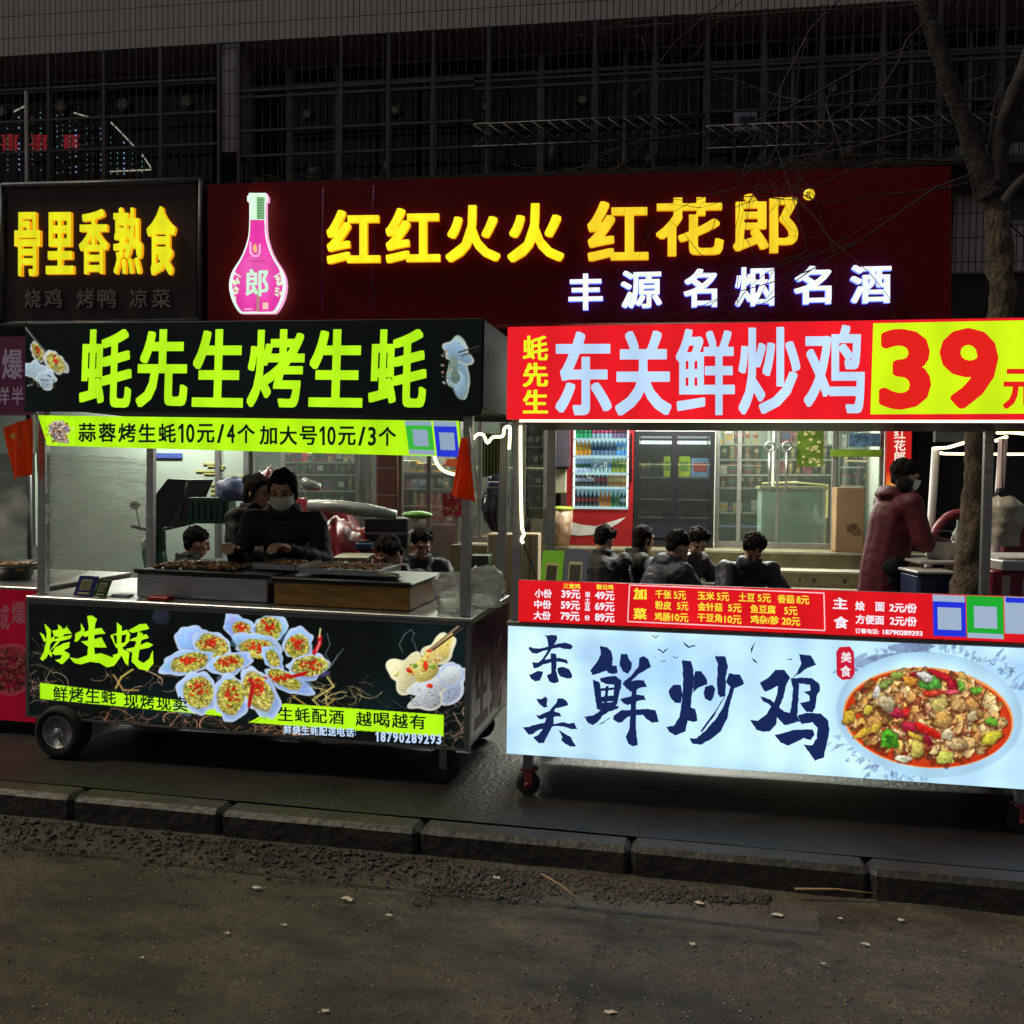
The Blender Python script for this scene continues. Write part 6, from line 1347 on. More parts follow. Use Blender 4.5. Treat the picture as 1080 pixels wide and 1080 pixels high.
for k in range(3): mb.box(x - .05 + k * .004, x + .05 + k * .004, .10 + k * .002, .16, TZ + .001 + k * .004, TZ + .004 + k * .004)
solo('paper_sheets', 'few white folded paper sheets on the oyster cart counter', 'paper', C1, mb, M('white_paper', (.55, .58, .62), .7), (x, .12, TZ))
x, z = C1.hit(166, 634, .03); mb = MB(); mb.box(x - .06, x + .06, .025, .10, TZ + .001, TZ + .022, b=.004)
solo('card_box', 'flat red packet lying on the front edge of the oyster cart counter', 'packet', C1, mb, M('red_packet', L(150, 30, 24), .5), (x, .06, TZ))
# flags
def flagmat():
    if 'flag_red' in MC: return MC['flag_red']
    m = M('flag_red', L(235, 60, 26), .7, var=.12, spec=.2); n = m.node_tree.nodes; l = m.node_tree.links; t = n.new('ShaderNodeBsdfTranslucent'); t.inputs[0].default_value = (*L(250, 80, 30), 1); x = n.new('ShaderNodeMixShader'); x.inputs[0].default_value = .5
    l.new(n['Principled BSDF'].outputs[0], x.inputs[1]); l.new(t.outputs[0], x.inputs[2]); l.new(x.outputs[0], n['Material Output'].inputs['Surface']); return m
def flag(name, lab, fr, y, quadpx, stars, fold=.02, cone=False):
    P = [fr.hit(a, b_, y) for a, b_ in quadpx]; mb = MB(); n, m_ = 26, 22; vs = []
    for j in range(m_ + 1):
        for i in range(n + 1):
            u, v = i / n, j / m_; x = (P[0][0] * (1 - u) + P[1][0] * u) * (1 - v) + (P[3][0] * (1 - u) + P[2][0] * u) * v
            z = (P[0][1] * (1 - u) + P[1][1] * u) * (1 - v) + (P[3][1] * (1 - u) + P[2][1] * u) * v
            vs.append((x, y + fold * math.sin(u * 9 + v * 1.5) * (.3 + v), z))
    fs = [(j * (n + 1) + i, (j + 1) * (n + 1) + i, (j + 1) * (n + 1) + i + 1, j * (n + 1) + i + 1) for j in range(m_) for i in range(n)]
    mb.add(vs, fs, 0, True); c = (P[1][0], y, P[1][1])
    t = Thing(name, lab, 'flag', fr, c, 'small red flags'); t.part('cloth', mb, flagmat())
    if stars:
        s_ = MB(); 
        for px, py, r in ((14, 460, .024), (19, 462, .006), (22, 466, .007), (20, 470, .006), (13, 474, .007)):
            x, z = fr.hit(px, py, y - .03); q = []
            for k in range(10):
                a = math.pi / 2 + k * math.pi / 5; rr = r if k % 2 == 0 else r * .42; q.append((x + rr * math.cos(a), z + rr * math.sin(a)))
            s_.poly(q, y - .032)
        o = t.part('stars', s_, M('flag_yellow', L(225, 190, 60), .6, var=.05)); tri_fix(o)
    pm_ = MB(); pm_.tube([(P[1][0] + .01, y + .01, P[1][1] + .05), (P[2][0] + .012, y + .01, P[2][1] - .02)], .005, 6); t.part('stick', pm_, WHITEP)
flag('small_flag', 'red flag with yellow stars hanging left of the oyster cart', C1, -.03, [(3, 451), (34, 440), (37, 498), (12, 507)], True)
flag('small_flag', 'folded orange red flag drooping from the right front post of the oyster cart', C1, -.07, [(486, 462), (493, 462), (503, 530), (474, 522)], False, .03)
# neon tube between the carts
def tubepath(pts, y, fr): return [(fr.hit(a, b_, yy)[0], yy, fr.hit(a, b_, yy)[1]) for (a, b_), yy in zip(pts, y if isinstance(y, list) else [y] * len(pts))]
def smoothp(P, n=4):
    P = [Vector(p) for p in P]; o = []
    for i in range(len(P) - 1):
        a, b_, c, d = P[max(i - 1, 0)], P[i], P[i + 1], P[min(i + 2, len(P) - 1)]
        for k in range(n):
            t = k / n; o.append(.5 * ((2 * b_) + (c - a) * t + (2 * a - 5 * b_ + 4 * c - d) * t * t + (-a + 3 * b_ - 3 * c + d) * t ** 3))
    return o + [P[-1]]
mb = MB(); mb.tube(smoothp(tubepath([(70, 462), (200, 464), (330, 466), (440, 468), (455, 473), (459, 484), (463, 492), (471, 498), (483, 501)], [.05, .05, .05, .05, .07, .12, .16, .18, .2], C1)), .008, 8)  # run behind the menu strip is unseen, added to light cook and grills
solo('neon_strip', 'warm white neon strip whose curved end droops below the blue payment card', 'neon strip', C1, mb, WARML, (C1.hit(460, 490, .2)[0], .2, C1.hit(460, 490, .2)[1]))
mb = MB(); mb.tube(smoothp(tubepath([(499, 463), (504, 458), (510, 459), (514, 467), (520, 461), (530, 460), (532, 452), (536, 450), (538, 453), (537, 474)], .45, C1)), .008, 8)
solo('neon_strip', 'wavy warm white neon strip looped between the two carts', 'neon strip', C1, mb, WARML, (C1.hit(510, 460, .45)[0], .45, C1.hit(510, 460, .45)[1]))

# ================================================================== CART 2 : chicken cart
QX0 = C2.hit(535, 700)[0]; QX1 = QX0 + 2.62; QZ1 = (C2.hit(535, 658)[1] + C2.hit(1080, 684)[1]) / 2; QZ0 = (C2.hit(535, 796)[1] + C2.hit(1080, 833)[1]) / 2
G2 = C2.loc((C2.O.x, C2.O.y, SZ)).z; D2 = .95
cart2 = Thing('food_cart', 'street food cart with a red and yellow sign and a glowing white chicken dish panel', 'food cart', C2, ((QX0 + QX1) / 2, D2 / 2, G2)); c0 = cart2.base
mb = MB(); mb.box(QX0, QX1, .012, D2, QZ0, QZ0 + .03); mb.box(QX0 + .003, QX0 + .012, .02, D2 - .02, QZ0 + .031, QZ1 - .03); mb.box(QX1 - .012, QX1 - .003, .02, D2 - .02, QZ0 + .031, QZ1 - .03); mb.box(QX0 + .013, QX1 - .013, D2 - .03, D2 - .02, QZ0 + .031, QZ1 - .03)
cart2.part('body', mb, STEELD)
pic = Pic(528, 650, 1140, 850, 1.7, (188, 228, 252))
pic.cloud((162, 204, 250), 60, .46, .8, 31); pic.cloud((214, 250, 254), 70, .40, .95, 37); pic.cloud((150, 186, 240), 26, .62, .5, 41)
# ink splashes round the plate
for k in range(210):
    a = RNG.uniform(0, 6.28); r = 1.0 + abs(RNG.normal()) * .10; x = 980 + 98 * r * math.cos(a); y = 752 + 66 * r * math.sin(a)
    if -2.7 < math.atan2(y - 752, x - 980) < -.25 or (1.6 < a < 2.8): pic.blob(x, y, RNG.uniform(.8, 5), RNG.uniform(.6, 2.4), (96, 116, 150), a, .5, .1, None, RNG.uniform(.25, .7))
pic.blob(955, 688, 34, 7, (104, 122, 156), -.12, .5, .1, None, .75); pic.blob(905, 698, 22, 5, (104, 122, 156), -.4, .5, .1, None, .6); pic.blob(968, 682, 12, 9, (104, 122, 156), .4, .8, .1, None, .6)
for x, y in ((1015, 697), (1025, 695), (1040, 698), (1062, 706)): pic.line([(x, y), (x + 4, y - 2), (x + 5, y + 2), (x + 9, y + 3)], .8, (60, 80, 96), .7)
# plate of stewed chicken
pic.blob(980, 754, 99, 66, (170, 208, 232), .08, .0, .05, None, 1, .01, 2); pic.blob(980, 752, 97, 64, (196, 230, 244), .08, 0, .10, (160, 200, 228), 1, .01, 1); pic.blob(979, 757, 90, 53, (236, 150, 84), .08, 0, .0, None, 1, .01, 1); pic.blob(979, 758, 88, 51, (220, 74, 30), .08, .01, .15, (190, 50, 20), 1, .06, 1)
cols = [(214, 172, 106), (200, 146, 76), (226, 192, 130), (184, 122, 70), (220, 176, 88), (160, 84, 50)]
def inpl(f): a = RNG.uniform(0, 6.28); q = math.sqrt(RNG.random()) * f; u, v = 86 * q * math.cos(a), 48 * q * math.sin(a); return 978 + u * .997 - v * .08, 755 + u * .08 + v * .997
for k in range(420):
    x, y = inpl(.94); rx = RNG.uniform(2.4, 8); c = cols[RNG.integers(0, 6)]; f = RNG.uniform(.6, 1.15); pic.blob(x, y + 1.6, rx, rx * .75, (90, 34, 18), RNG.uniform(0, 3), .4, 0, None, .55); pic.blob(x, y, rx, rx * RNG.uniform(.5, .85), tuple(min(255, q * f) for q in c), RNG.uniform(0, 3), .2, .6, tuple(q * .5 for q in c), 1, .12)
for k in range(800):
    x, y = inpl(.9); pic.blob(x, y, RNG.uniform(.6, 1.6), RNG.uniform(.4, 1), ((236, 214, 170), (90, 50, 34), (220, 190, 130), (186, 50, 50), (150, 110, 60))[RNG.integers(0, 5)], RNG.uniform(0, 3), .3, .3, None, .75)
for k in range(64):
    x, y = inpl(.86); rx = RNG.uniform(4.5, 9.5); ry = rx * RNG.uniform(.55, .85); r_ = RNG.uniform(0, 3); c = ((216, 176, 110), (204, 150, 84), (228, 196, 136), (196, 136, 80), (214, 180, 96))[RNG.integers(0, 5)]
    pic.blob(x + .5, y + 1.8, rx, ry, (96, 40, 20), r_, .2, 0, None, .6); pic.blob(x, y, rx, ry, c, r_, .16, .5, tuple(v * .55 for v in c), 1, .12, .8, 9)
    for q_ in range(int(rx * ry * .3)):
        u, v = RNG.normal() * rx * .4, RNG.normal() * ry * .4; f = RNG.uniform(.5, 1.3); pic.blob(x + u, y + v, RNG.uniform(.5, 2), RNG.uniform(.4, 1), tuple(min(255, w_ * f) for w_ in c), RNG.uniform(0, 3), .4, .2, None, .65)
for k in range(160): x, y = inpl(.9); pic.blob(x, y, RNG.uniform(.6, 2.2), RNG.uniform(.4, .9), ((196, 40, 30), (230, 210, 160), (120, 60, 30), (210, 60, 40))[RNG.integers(0, 4)], RNG.uniform(0, 3), .3, .3, None, .85)
dp = lambda x, y: (870 + x / 5.143, 660 + y / 5.143)
for x, y, rx, ry, c, r_ in ((380, 470, 12, 5, (192, 40, 70), .35), (560, 570, 22, 4.5, (206, 34, 26), .45), (455, 550, 9, 6, (176, 36, 60), .5), (640, 275, 16, 4, (190, 28, 40), .45), (690, 320, 5, 8, (160, 24, 40), -.2), (590, 365, 12, 3, (214, 60, 40), -.1), (690, 358, 9, 2.4, (214, 70, 90), 0), (440, 470, 4, 6, (210, 40, 40), .2), (560, 620, 3, 8, (150, 24, 50), -.4), (500, 262, 9, 3, (140, 24, 40), -.2),
        (350, 615, 11, 10, (84, 168, 40), 0), (570, 310, 12, 8, (88, 170, 60), .2), (740, 325, 6, 4, (110, 170, 60), 1.2), (820, 350, 7, 4, (100, 170, 50), .2), (905, 520, 7, 5, (110, 178, 50), .2), (325, 320, 11, 4, (128, 152, 70), -.5), (390, 270, 8, 4, (140, 160, 70), .1),
        (905, 605, 11, 7, (214, 200, 60), -.4), (650, 715, 9, 8, (206, 206, 90), 0), (130, 495, 7, 8, (218, 178, 56), 0), (210, 580, 11, 4.5, (222, 176, 60), -.45), (280, 550, 9, 4, (220, 176, 60), -.7), (500, 665, 8, 10, (206, 190, 90), .1), (235, 455, 6, 5, (214, 190, 70), 0), (460, 300, 8, 5, (222, 150, 50), .3), (490, 600, 9, 3, (214, 180, 60), .4),
        (335, 420, 10, 9, (204, 184, 140), .3), (545, 275, 9, 5, (226, 226, 214), .3), (280, 360, 4, 7, (226, 222, 210), .4), (665, 590, 8, 6, (206, 190, 150), 0), (800, 490, 6, 6, (206, 186, 140), 0), (725, 640, 9, 8, (190, 160, 110), 0), (425, 722, 9, 4.2, (236, 224, 190), 0), (620, 430, 9, 9, (196, 176, 100), 0), (730, 430, 9, 8, (196, 150, 90), 0), (640, 510, 11, 9, (198, 152, 80), 0)):
    p = dp(x, y); pic.blob(p[0], p[1] + 1.5, rx, ry, (80, 30, 20), r_, .25, 0, None, .6); pic.blob(p[0], p[1], rx * .95, ry * .95, tuple(v * .9 for v in c), r_, .15, .55, tuple(v * .6 for v in c), 1, .13, .8, 9)
    for q_ in range(int(rx * ry * .22) + 2):
        u, v = RNG.normal() * rx * .4, RNG.normal() * ry * .4; f = RNG.uniform(.55, 1.25); pic.blob(p[0] + u * math.cos(r_) - v * math.sin(r_), p[1] + u * math.sin(r_) + v * math.cos(r_), RNG.uniform(.6, 2.2), RNG.uniform(.4, 1.1), tuple(min(255, w_ * f + (30 if f > 1.1 else 0)) for w_ in c), RNG.uniform(0, 3), .4, .2, None, .7)
p = dp(350, 615); pic.blob(p[0], p[1], 5, 4, (40, 96, 20), 0, .4, 0, None, .9); p = dp(425, 722); pic.blob(p[0], p[1], 4, 1.6, (150, 160, 120), 0, .2, 0, None, .8)
cart2.part('lit_front', pic.mesh('lit_front', C2, 0, QX0 + .002, QX1 - .002, QZ0 + .004, QZ1 - .004, 960, 240, VC('chicken_print', 1.15), c0), None)
mb = MB()
S2 = [[(80,155),(100,148),(115,158),(170,162),(215,150),(300,125),(345,118),(385,130),(398,150),(385,170),(345,165),(300,155),(240,168),(190,180),(140,198),(110,195),(95,175)],
 [(197,62),(225,70),(245,62),(285,68),(290,95),(275,120),(250,160),(232,195),(200,240),(160,290),(120,305),(110,258),(150,262),(175,245),(205,200),(225,165),(222,120),(215,85)],
 [(110,258),(150,262),(200,240),(245,232),(300,228),(355,240),(370,270),(330,262),(280,255),(240,262),(190,275),(150,300),(122,305)], [(240,195),(280,200),(285,260),(280,320),(300,400),(265,410),(230,395),(215,350),(245,340),(245,280)],
 [(88,350),(150,320),(190,325),(175,370),(165,390),(130,395),(105,380)], [(290,300),(330,290),(370,305),(395,350),(392,372),(350,375),(310,360),(290,330)],
 [(140,520),(180,520),(205,500),(220,520),(215,560),(220,578),(195,583),(165,560)], [(290,518),(330,515),(355,535),(368,565),(320,580),(275,590),(255,625),(235,600),(270,565),(285,540)], [(135,630),(160,640),(200,620),(250,600),(305,620),(320,645),(280,645),(250,660),(210,655),(170,668),(150,655)],
 [(40,720),(70,722),(130,705),(200,690),(260,700),(330,685),(370,695),(410,690),(432,735),(395,738),(340,720),(280,712),(225,722),(150,745),(110,775),(85,775),(60,745)], [(215,640),(262,645),(262,700),(235,750),(210,800),(195,832),(160,838),(135,815),(115,790),(150,780),(180,745),(200,690)], [(295,740),(340,765),(385,790),(405,830),(425,858),(380,860),(345,840),(315,812),(325,790)],
 [(592,145),(640,150),(672,180),(685,230),(680,280),(712,285),(718,335),(690,345),(650,335),(640,318),(590,335),(540,350),(525,320),(560,270),(600,205)], [(540,380),(590,400),(600,460),(605,540),(640,590),(600,600),(570,585),(560,520),(550,450)], [(590,375),(640,360),(700,355),(745,390),(745,430),(730,480),(715,560),(680,575),(690,480),(695,420),(640,415),(600,400)],
 [(632,430),(655,425),(650,480),(640,560),(622,560),(628,480)], [(598,505),(700,495),(700,535),(598,545)], [(595,446),(700,438),(700,456),(595,464)], [(565,550),(720,540),(700,585),(600,605),(570,590)], [(480,645),(540,640),(600,600),(680,570),(730,570),(720,590),(660,610),(610,640),(600,660),(570,690),(540,705),(505,690)], [(580,705),(620,680),(665,650),(660,660),(610,696)],
 [(742,200),(785,200),(800,240),(820,265),(815,310),(790,345),(755,325),(730,280),(735,240)], [(872,228),(905,215),(940,240),(955,295),(910,320),(870,340),(830,380),(790,420),(760,400),(800,370),(840,325),(865,290),(872,240)], [(750,405),(800,400),(850,385),(905,390),(928,435),(880,440),(850,460),(810,470),(780,445)],
 [(735,520),(780,510),(850,490),(905,495),(920,530),(880,530),(840,545),(790,565),(760,550)], [(690,640),(740,600),(800,600),(860,595),(930,590),(990,600),(1000,640),(1013,685),(965,690),(925,665),(900,635),(850,635),(790,650),(750,685),(720,690),(685,665)], [(820,440),(855,440),(850,540),(850,640),(848,720),(862,850),(825,857),(795,840),(775,790),(800,740),(808,640),(812,540)]]
strokes(mb, C2, -.002, S2, 545, 660, 6.75, 0, .8, 5)
S3 = [[(80,370),(110,335),(150,335),(160,380),(152,440),(120,440),(95,415)], [(158,195),(210,200),(222,250),(228,300),(215,400),(205,470),(190,540),(180,600),(120,625),(85,605),(68,575),(110,570),(145,520),(155,440),(162,380),(165,300)], [(232,258),(270,258),(300,310),(300,335),(255,350),(220,385),(225,320)], [(200,460),(235,475),(248,540),(225,548),(190,540),(190,500)],
 [(345,170),(408,175),(420,230),(408,290),(405,400),(375,408),(360,385),(358,300),(362,220)], [(290,345),(330,335),(350,360),(330,420),(320,430),(290,415),(280,380)], [(425,270),(490,280),(512,330),(460,355),(430,345),(410,320)], [(465,330),(450,380),(430,450),(415,530),(380,600),(320,650),(260,678),(215,670),(200,640),(240,640),(300,590),(350,530),(390,470),(420,390),(435,345)], [(262,600),(330,510),(405,395),(400,410),(338,520),(272,605)],
 [(600,325),(650,295),(690,250),(740,252),(775,295),(760,320),(745,350),(700,345),(660,365),(630,375)], [(705,345),(750,345),(735,410),(705,480),(695,560),(660,600),(620,605),(580,590),(548,537),(590,540),(640,500),(680,440),(700,390)], [(605,400),(660,420),(700,450),(740,490),(800,500),(830,540),(775,560),(740,565),(700,520),(660,450),(620,430)],
 [(825,160),(895,170),(922,222),(870,240),(840,265),(785,295),(815,265),(838,215)], [(775,300),(820,300),(825,360),(820,430),(815,510),(830,545),(780,545),(770,500),(785,430),(790,360)], [(780,300),(850,295),(900,300),(940,330),(945,370),(925,400),(918,470),(900,495),(865,490),(832,440),(882,430),(885,400),(850,375),(890,368),(885,335),(830,330)],
 [(815,510),(870,495),(950,500),(990,540),(998,600),(985,660),(965,750),(915,768),(880,720),(850,675),(900,680),(925,640),(930,580),(900,550),(840,560)], [(685,620),(740,610),(800,590),(900,590),(915,620),(890,650),(850,640),(800,665),(765,683),(720,665)]]
strokes(mb, C2, -.002, S3, 690, 660, 5.4, 0, .8, 6)
for bxp, byp, s_ in ((988, 78, 22), (1040, 180, 34), (1045, 252, 18), (980, 218, 8)):
    X = 545 + bxp / 6.75; Y = 660 + byp / 6.75; s_ /= 6.75; mb.poly([C2.hit(X + a * s_, Y + b_ * s_) for a, b_ in ((-1.3, -.5), (-.6, -.45), (0, .15), (.6, -.4), (1.3, -.6), (.5, 0), (.1, .5), (-.5, 0))], -.003)
for bxp, byp, s_ in ((200, 115, 34), (122, 180, 17)):
    X = 690 + bxp / 5.4; Y = 660 + byp / 5.4; s_ /= 5.4; mb.poly([C2.hit(X + a * s_, Y + b_ * s_) for a, b_ in ((-1.1, -.8), (-.5, -.3), (0, .1), (.6, -.2), (1.2, 0), (.5, .1), (-.1, .35), (-.7, -.1))], -.003)
for P in ([(575, 90), (565, 120), (552, 160), (550, 130)], [(552, 180), (575, 195), (592, 215), (570, 205)], [(750, 192), (785, 185), (780, 194)]): mb.poly([C2.hit(690 + a / 5.4, 660 + b_ / 5.4) for a, b_ in P], -.003)
o = cart2.part('brush_lettering', mb, INK); tri_fix(o)
mb = MB(); P = [(402, 322), (440, 320), (455, 340), (458, 420), (445, 440), (412, 443), (392, 425), (390, 340)]
mb.poly([C2.hit(770 + a / 3.484, 590 + b_ / 3.484, -.004) for a, b_ in P], -.004); st_ = cart2.part('red_seal', mb, E('seal_red', (206, 26, 56), .95))
mb = MB(); letter(mb, '美', C2, rq(887, 687.5, 898, 698.5, .03), -.006, .02); letter(mb, '食', C2, rq(886.5, 702, 897.5, 713.5, .03), -.006, .02); cart2.part('lettering', mb, E('seal_white', (240, 236, 240), 1), st_)
mb = MB(); mb.box(QX0 - .004, QX1, -.008, D2, QZ1 - .003, QZ1 + .02, b=.004); cart2.part('counter_top', mb, STEELD)
# menu board standing on the counter edge
RB = E('menu_red', (226, 20, 30), 1.0, True)
MQ = [(549, 611), (1130, 631), (1130, 681), (546, 656)]
MX0, MX1 = C2.hit(547, 634, -.01)[0], QX1 - .01; MZ1 = (C2.hit(549, 612, -.01)[1] + C2.hit(1060, 628.5, -.01)[1]) / 2; MZ0 = QZ1 + .021
mb = MB(); mb.box(MX0, MX1, -.012, -.008, MZ0, MZ1); mnb = cart2.part('menu_board', mb, RB); mb = MB(); mb.box(MX0, MX1, -.0075, .02, MZ0, MZ1, b=.002); cart2.part('backing', mb, STEELD, mnb)
MY = -.014; MYE = E('menu_yellow', (250, 226, 60), 1); MWH = E('menu_white', (244, 240, 250), 1)
my = MYE; mw = MWH; sl = .042
def mt(m_, s, x0, y0, x1, h, off=.03):
    mb = MB(); letter(mb, s, C2, [(x0, y0), (x1, y0 + sl * (x1 - x0)), (x1, y0 + h + sl * (x1 - x0)), (x0, y0 + h)], MY, off); cart2.part('menu_word', mb, m_, mnb)
mt(my, '三黄鸡', 594, 615, 612, 5.6); mt(my, '散公鸡', 629, 616, 647, 5.6)
for k, (a, b_, c) in enumerate((('小份', '39元', '49元'), ('中份', '59元', '69元'), ('大份', '79元', '89元'))):
    y = 621 + k * 11.6; mt(mw, a, 564 - k * .6, y, 582 - k * .6, 9); mt(mw, b_, 592 - k * .4, y + .6, 612 - k * .4, 9.4); mt(mw, c, 627.5, y + 2, 648, 9.4)
for k, ch in enumerate('送土豆一份'): mt(mw, ch, 617 - k * .1, 624 + k * 6.2, 622.5 - k * .1, 1.4 if ch == '一' else 5.4)
mt(my, '加', 668, 620, 682, 12, .05); mt(my, '菜', 668, 641, 682, 12, .05)
for (s, x0, y0, x1) in (('千张', 691, 622, 708), ('5元', 710.5, 623, 723.5), ('玉米', 735.5, 623.5, 753.5), ('5元', 756, 624.5, 769), ('土豆', 779, 625, 796), ('5元', 799, 626, 813), ('香菇', 820, 627, 838), ('8元', 840, 628, 853.5),
        ('粉皮', 691, 633.5, 708), ('5元', 714, 634.5, 726), ('金针菇', 736, 635, 762), ('5元', 768, 636.5, 782), ('鱼豆腐', 791.5, 637.5, 818), ('5元', 827, 639.5, 841),
        ('鸡肠', 690.5, 645.5, 707), ('10元', 708.5, 646.5, 726), ('干豆角', 735.5, 646.5, 761.5), ('10元', 764, 648.5, 782), ('鸡杂/胗', 791.5, 648.5, 821.5), ('20元', 824.5, 650.5, 844)): mt(my, s, x0, y0, x1, 9, .025)
mt(mw, '主', 878.5, 630, 894, 12, .03); mt(mw, '食', 879.5, 650, 894.5, 12.5, .04)
mt(mw, '烩', 902, 634, 912, 9.6); mt(mw, '面', 923, 635, 933, 9.6); mt(mw, '2元/份', 938, 635.5, 967, 10); mt(mw, '方便面', 902.5, 648, 932.5, 9.8); mt(mw, '2元/份', 938.5, 649.5, 967, 10)
mt(mw, '订餐电话:', 902, 662.5, 927, 5.4, .03); mt(mw, '18790289293', 931, 664, 973, 5, .04)
mb = MB()
def lineq(a, b_, w_=.9):
    pa, pb = C2.hit(*a, MY), C2.hit(*b_, MY); mb.tube([(pa[0], MY, pa[1]), (pb[0], MY, pb[1])], .0025, 4)
for a, b_ in (((664, 617), (869, 625.5)), ((869, 625.5), (870, 665)), ((870, 665), (662, 655.5)), ((662, 655.5), (664, 617))): lineq(a, b_)
cart2.part('outline', mb, E('menu_outline', (250, 200, 205), 1), mnb)
mb = MB()
def card(x0, x1, yt, yb, mi, inset):
    P = [C2.hit(x0, yt, MY), C2.hit(x1, yt + sl * (x1 - x0), MY), C2.hit(x1 + 1, yb + sl * (x1 - x0), MY), C2.hit(x0 + 1, yb, MY)]; mb.poly(P[::-1], MY - .0005, mi)
    def sub(u0, u1, v0, v1, mi, d):
        def pt(u, v): return (P[0][0] * (1 - u) * (1 - v) + P[1][0] * u * (1 - v) + P[2][0] * u * v + P[3][0] * (1 - u) * v, P[0][1] * (1 - u) * (1 - v) + P[1][1] * u * (1 - v) + P[2][1] * u * v + P[3][1] * (1 - u) * v)
        mb.poly([pt(u0, v1), pt(u1, v1), pt(u1, v0), pt(u0, v0)], MY - d, mi)
    for a in inset: sub(*a)
card(983.5, 1018, 627, 670.5, 1, ((.0, .98, .0, .16, 2, .001), (.14, .86, .3, .84, 2, .001)))
card(1019, 1058, 628, 672.5, 0, ((.2, .82, .24, .76, 2, .001), (.02, .98, .88, 1, 2, .001)))
card(1059, 1130, 629, 668, 2, ((.02, .3, .02, .16, 1, .001),))
cart2.part('payment_card', mb, [E('pay_green2', (30, 172, 50), .95), E('pay_blue2', (34, 50, 220), .95), E('pay_white2', (160, 180, 204), .95)], mnb)
# roof sign
SX0 = C2.hit(534.5, 395, -.06)[0]; SX1 = SX0 + 2.75; SZ1 = (C2.hit(535, 345, -.06)[1] + C2.hit(1080, 334, -.06)[1]) / 2; SZ0 = (C2.hit(535, 444, -.06)[1] + C2.hit(1080, 441, -.06)[1]) / 2
mb = MB(); mb.box(SX0, SX1, -.055, D2 + .03, SZ0 + .004, SZ1, b=.006); cart2.part('roof_box', mb, BLACKM)
mb = MB(); mb.box(SX0 + .002, SX1, -.062, -.056, SZ0, SZ1 - .002); sg = cart2.part('lit_sign', mb, E('sign_red', (238, 24, 36), 1.0, True))
mb = MB(); P = [C2.hit(a, b_, -.064) for a, b_ in ((921, 341), (1120, 337), (1120, 436), (918, 437))]; mb.poly(P[::-1], -.0645); yp = cart2.part('yellow_patch', mb, E('sign_yellow', (214, 252, 18), 1.0, True), sg)
mb = MB(); 
for P in ([(918, 342.5), (921, 342.5), (918, 437), (915, 437)],): pass
mb = MB()
for ch, a, b_, y0, y1 in (('东', 586, 645, 350, 438), ('关', 649, 708, 349, 438), ('鲜', 713, 775, 347, 438), ('炒', 779, 844, 345, 437), ('鸡', 848, 912, 343, 436)): letter(mb, ch, C2, rq(a, y0, b_, y1, -.004), -.0645, .034)
cart2.part('white_lettering', mb, E('sign_white', (192, 222, 255), 1.05, True), sg)
mb = MB()
for k, ch in enumerate('蚝先生'): letter(mb, ch, C2, rq(551.5, 354 + k * 28.5, 578, 380 + k * 28), -.0645, .035)
cart2.part('yellow_lettering', mb, E('sign_yel', (232, 240, 30), 1.05), sg)
mb = MB(); letter(mb, '3', C2, rq(927, 347, 982, 432), -.067, .040); letter(mb, '9', C2, rq(991, 346, 1053, 431), -.067, .040); letter(mb, '元', C2, rq(1058, 389, 1097, 431), -.067, .036)
cart2.part('price_lettering', mb, E('price_red', (226, 30, 24), 1.0), sg)
# posts and LED line
for px, y in ((545.5, .02), (580.5, D2 - .06), (1042, D2 - .06)):
    x = C2.hit(px, 530, y)[0]; mb = MB(); mb.box(x - .022, x + .022, y, y + .044, QZ1 + .021, SZ0 + .01, b=.004); cart2.part('post', mb, STEEL)
x = QX1 - .04; mb = MB(); mb.box(x - .022, x + .022, .02, .064, QZ1 + .021, SZ0 + .01); cart2.part('post', mb, STEEL)
mb = MB(); zz = SZ0 - .006; P = [(SX0 + .06, -.05, zz), (SX1 - .02, -.05, zz)]; mb.tube(P, .006, 6)
P = smoothp(tubepath([(549, 449), (549, 480), (549.5, 520), (550.5, 555), (552.5, 563), (550, 569), (552, 573)], .0, C2)); mb.tube(P, .0075, 8)
cart2.part('led_strip', mb, WARML)
mb = MB(); mb.tube(smoothp(tubepath([(552, 573), (556, 583), (560, 593), (566, 612)], .0, C2)), .003, 5); cart2.part('cable', mb, BLACK)
cx_ = C2.hit(557, 820, .06)[0]
REDC = M('caster_red', (.25, .03, .03), .5)
for x in (cx_, C2.hit(1076, 860, .06)[0]):
    mb = MB(); mb.box(x - .022, x + .022, .04, .08, G2 + .12, QZ0 - .001); cart2.part('leg', mb, STEELD); caster(x, .06, .055, cart2, G2, G2 + .13, REDC)
for x in (cx_, C2.hit(1076, 860, .06)[0]):
    mb = MB(); mb.box(x - .022, x + .022, D2 - .1, D2 - .06, G2 + .12, QZ0 - .001); cart2.part('leg', mb, STEELD); caster(x, D2 - .08, .055, cart2, G2, G2 + .13, REDC)
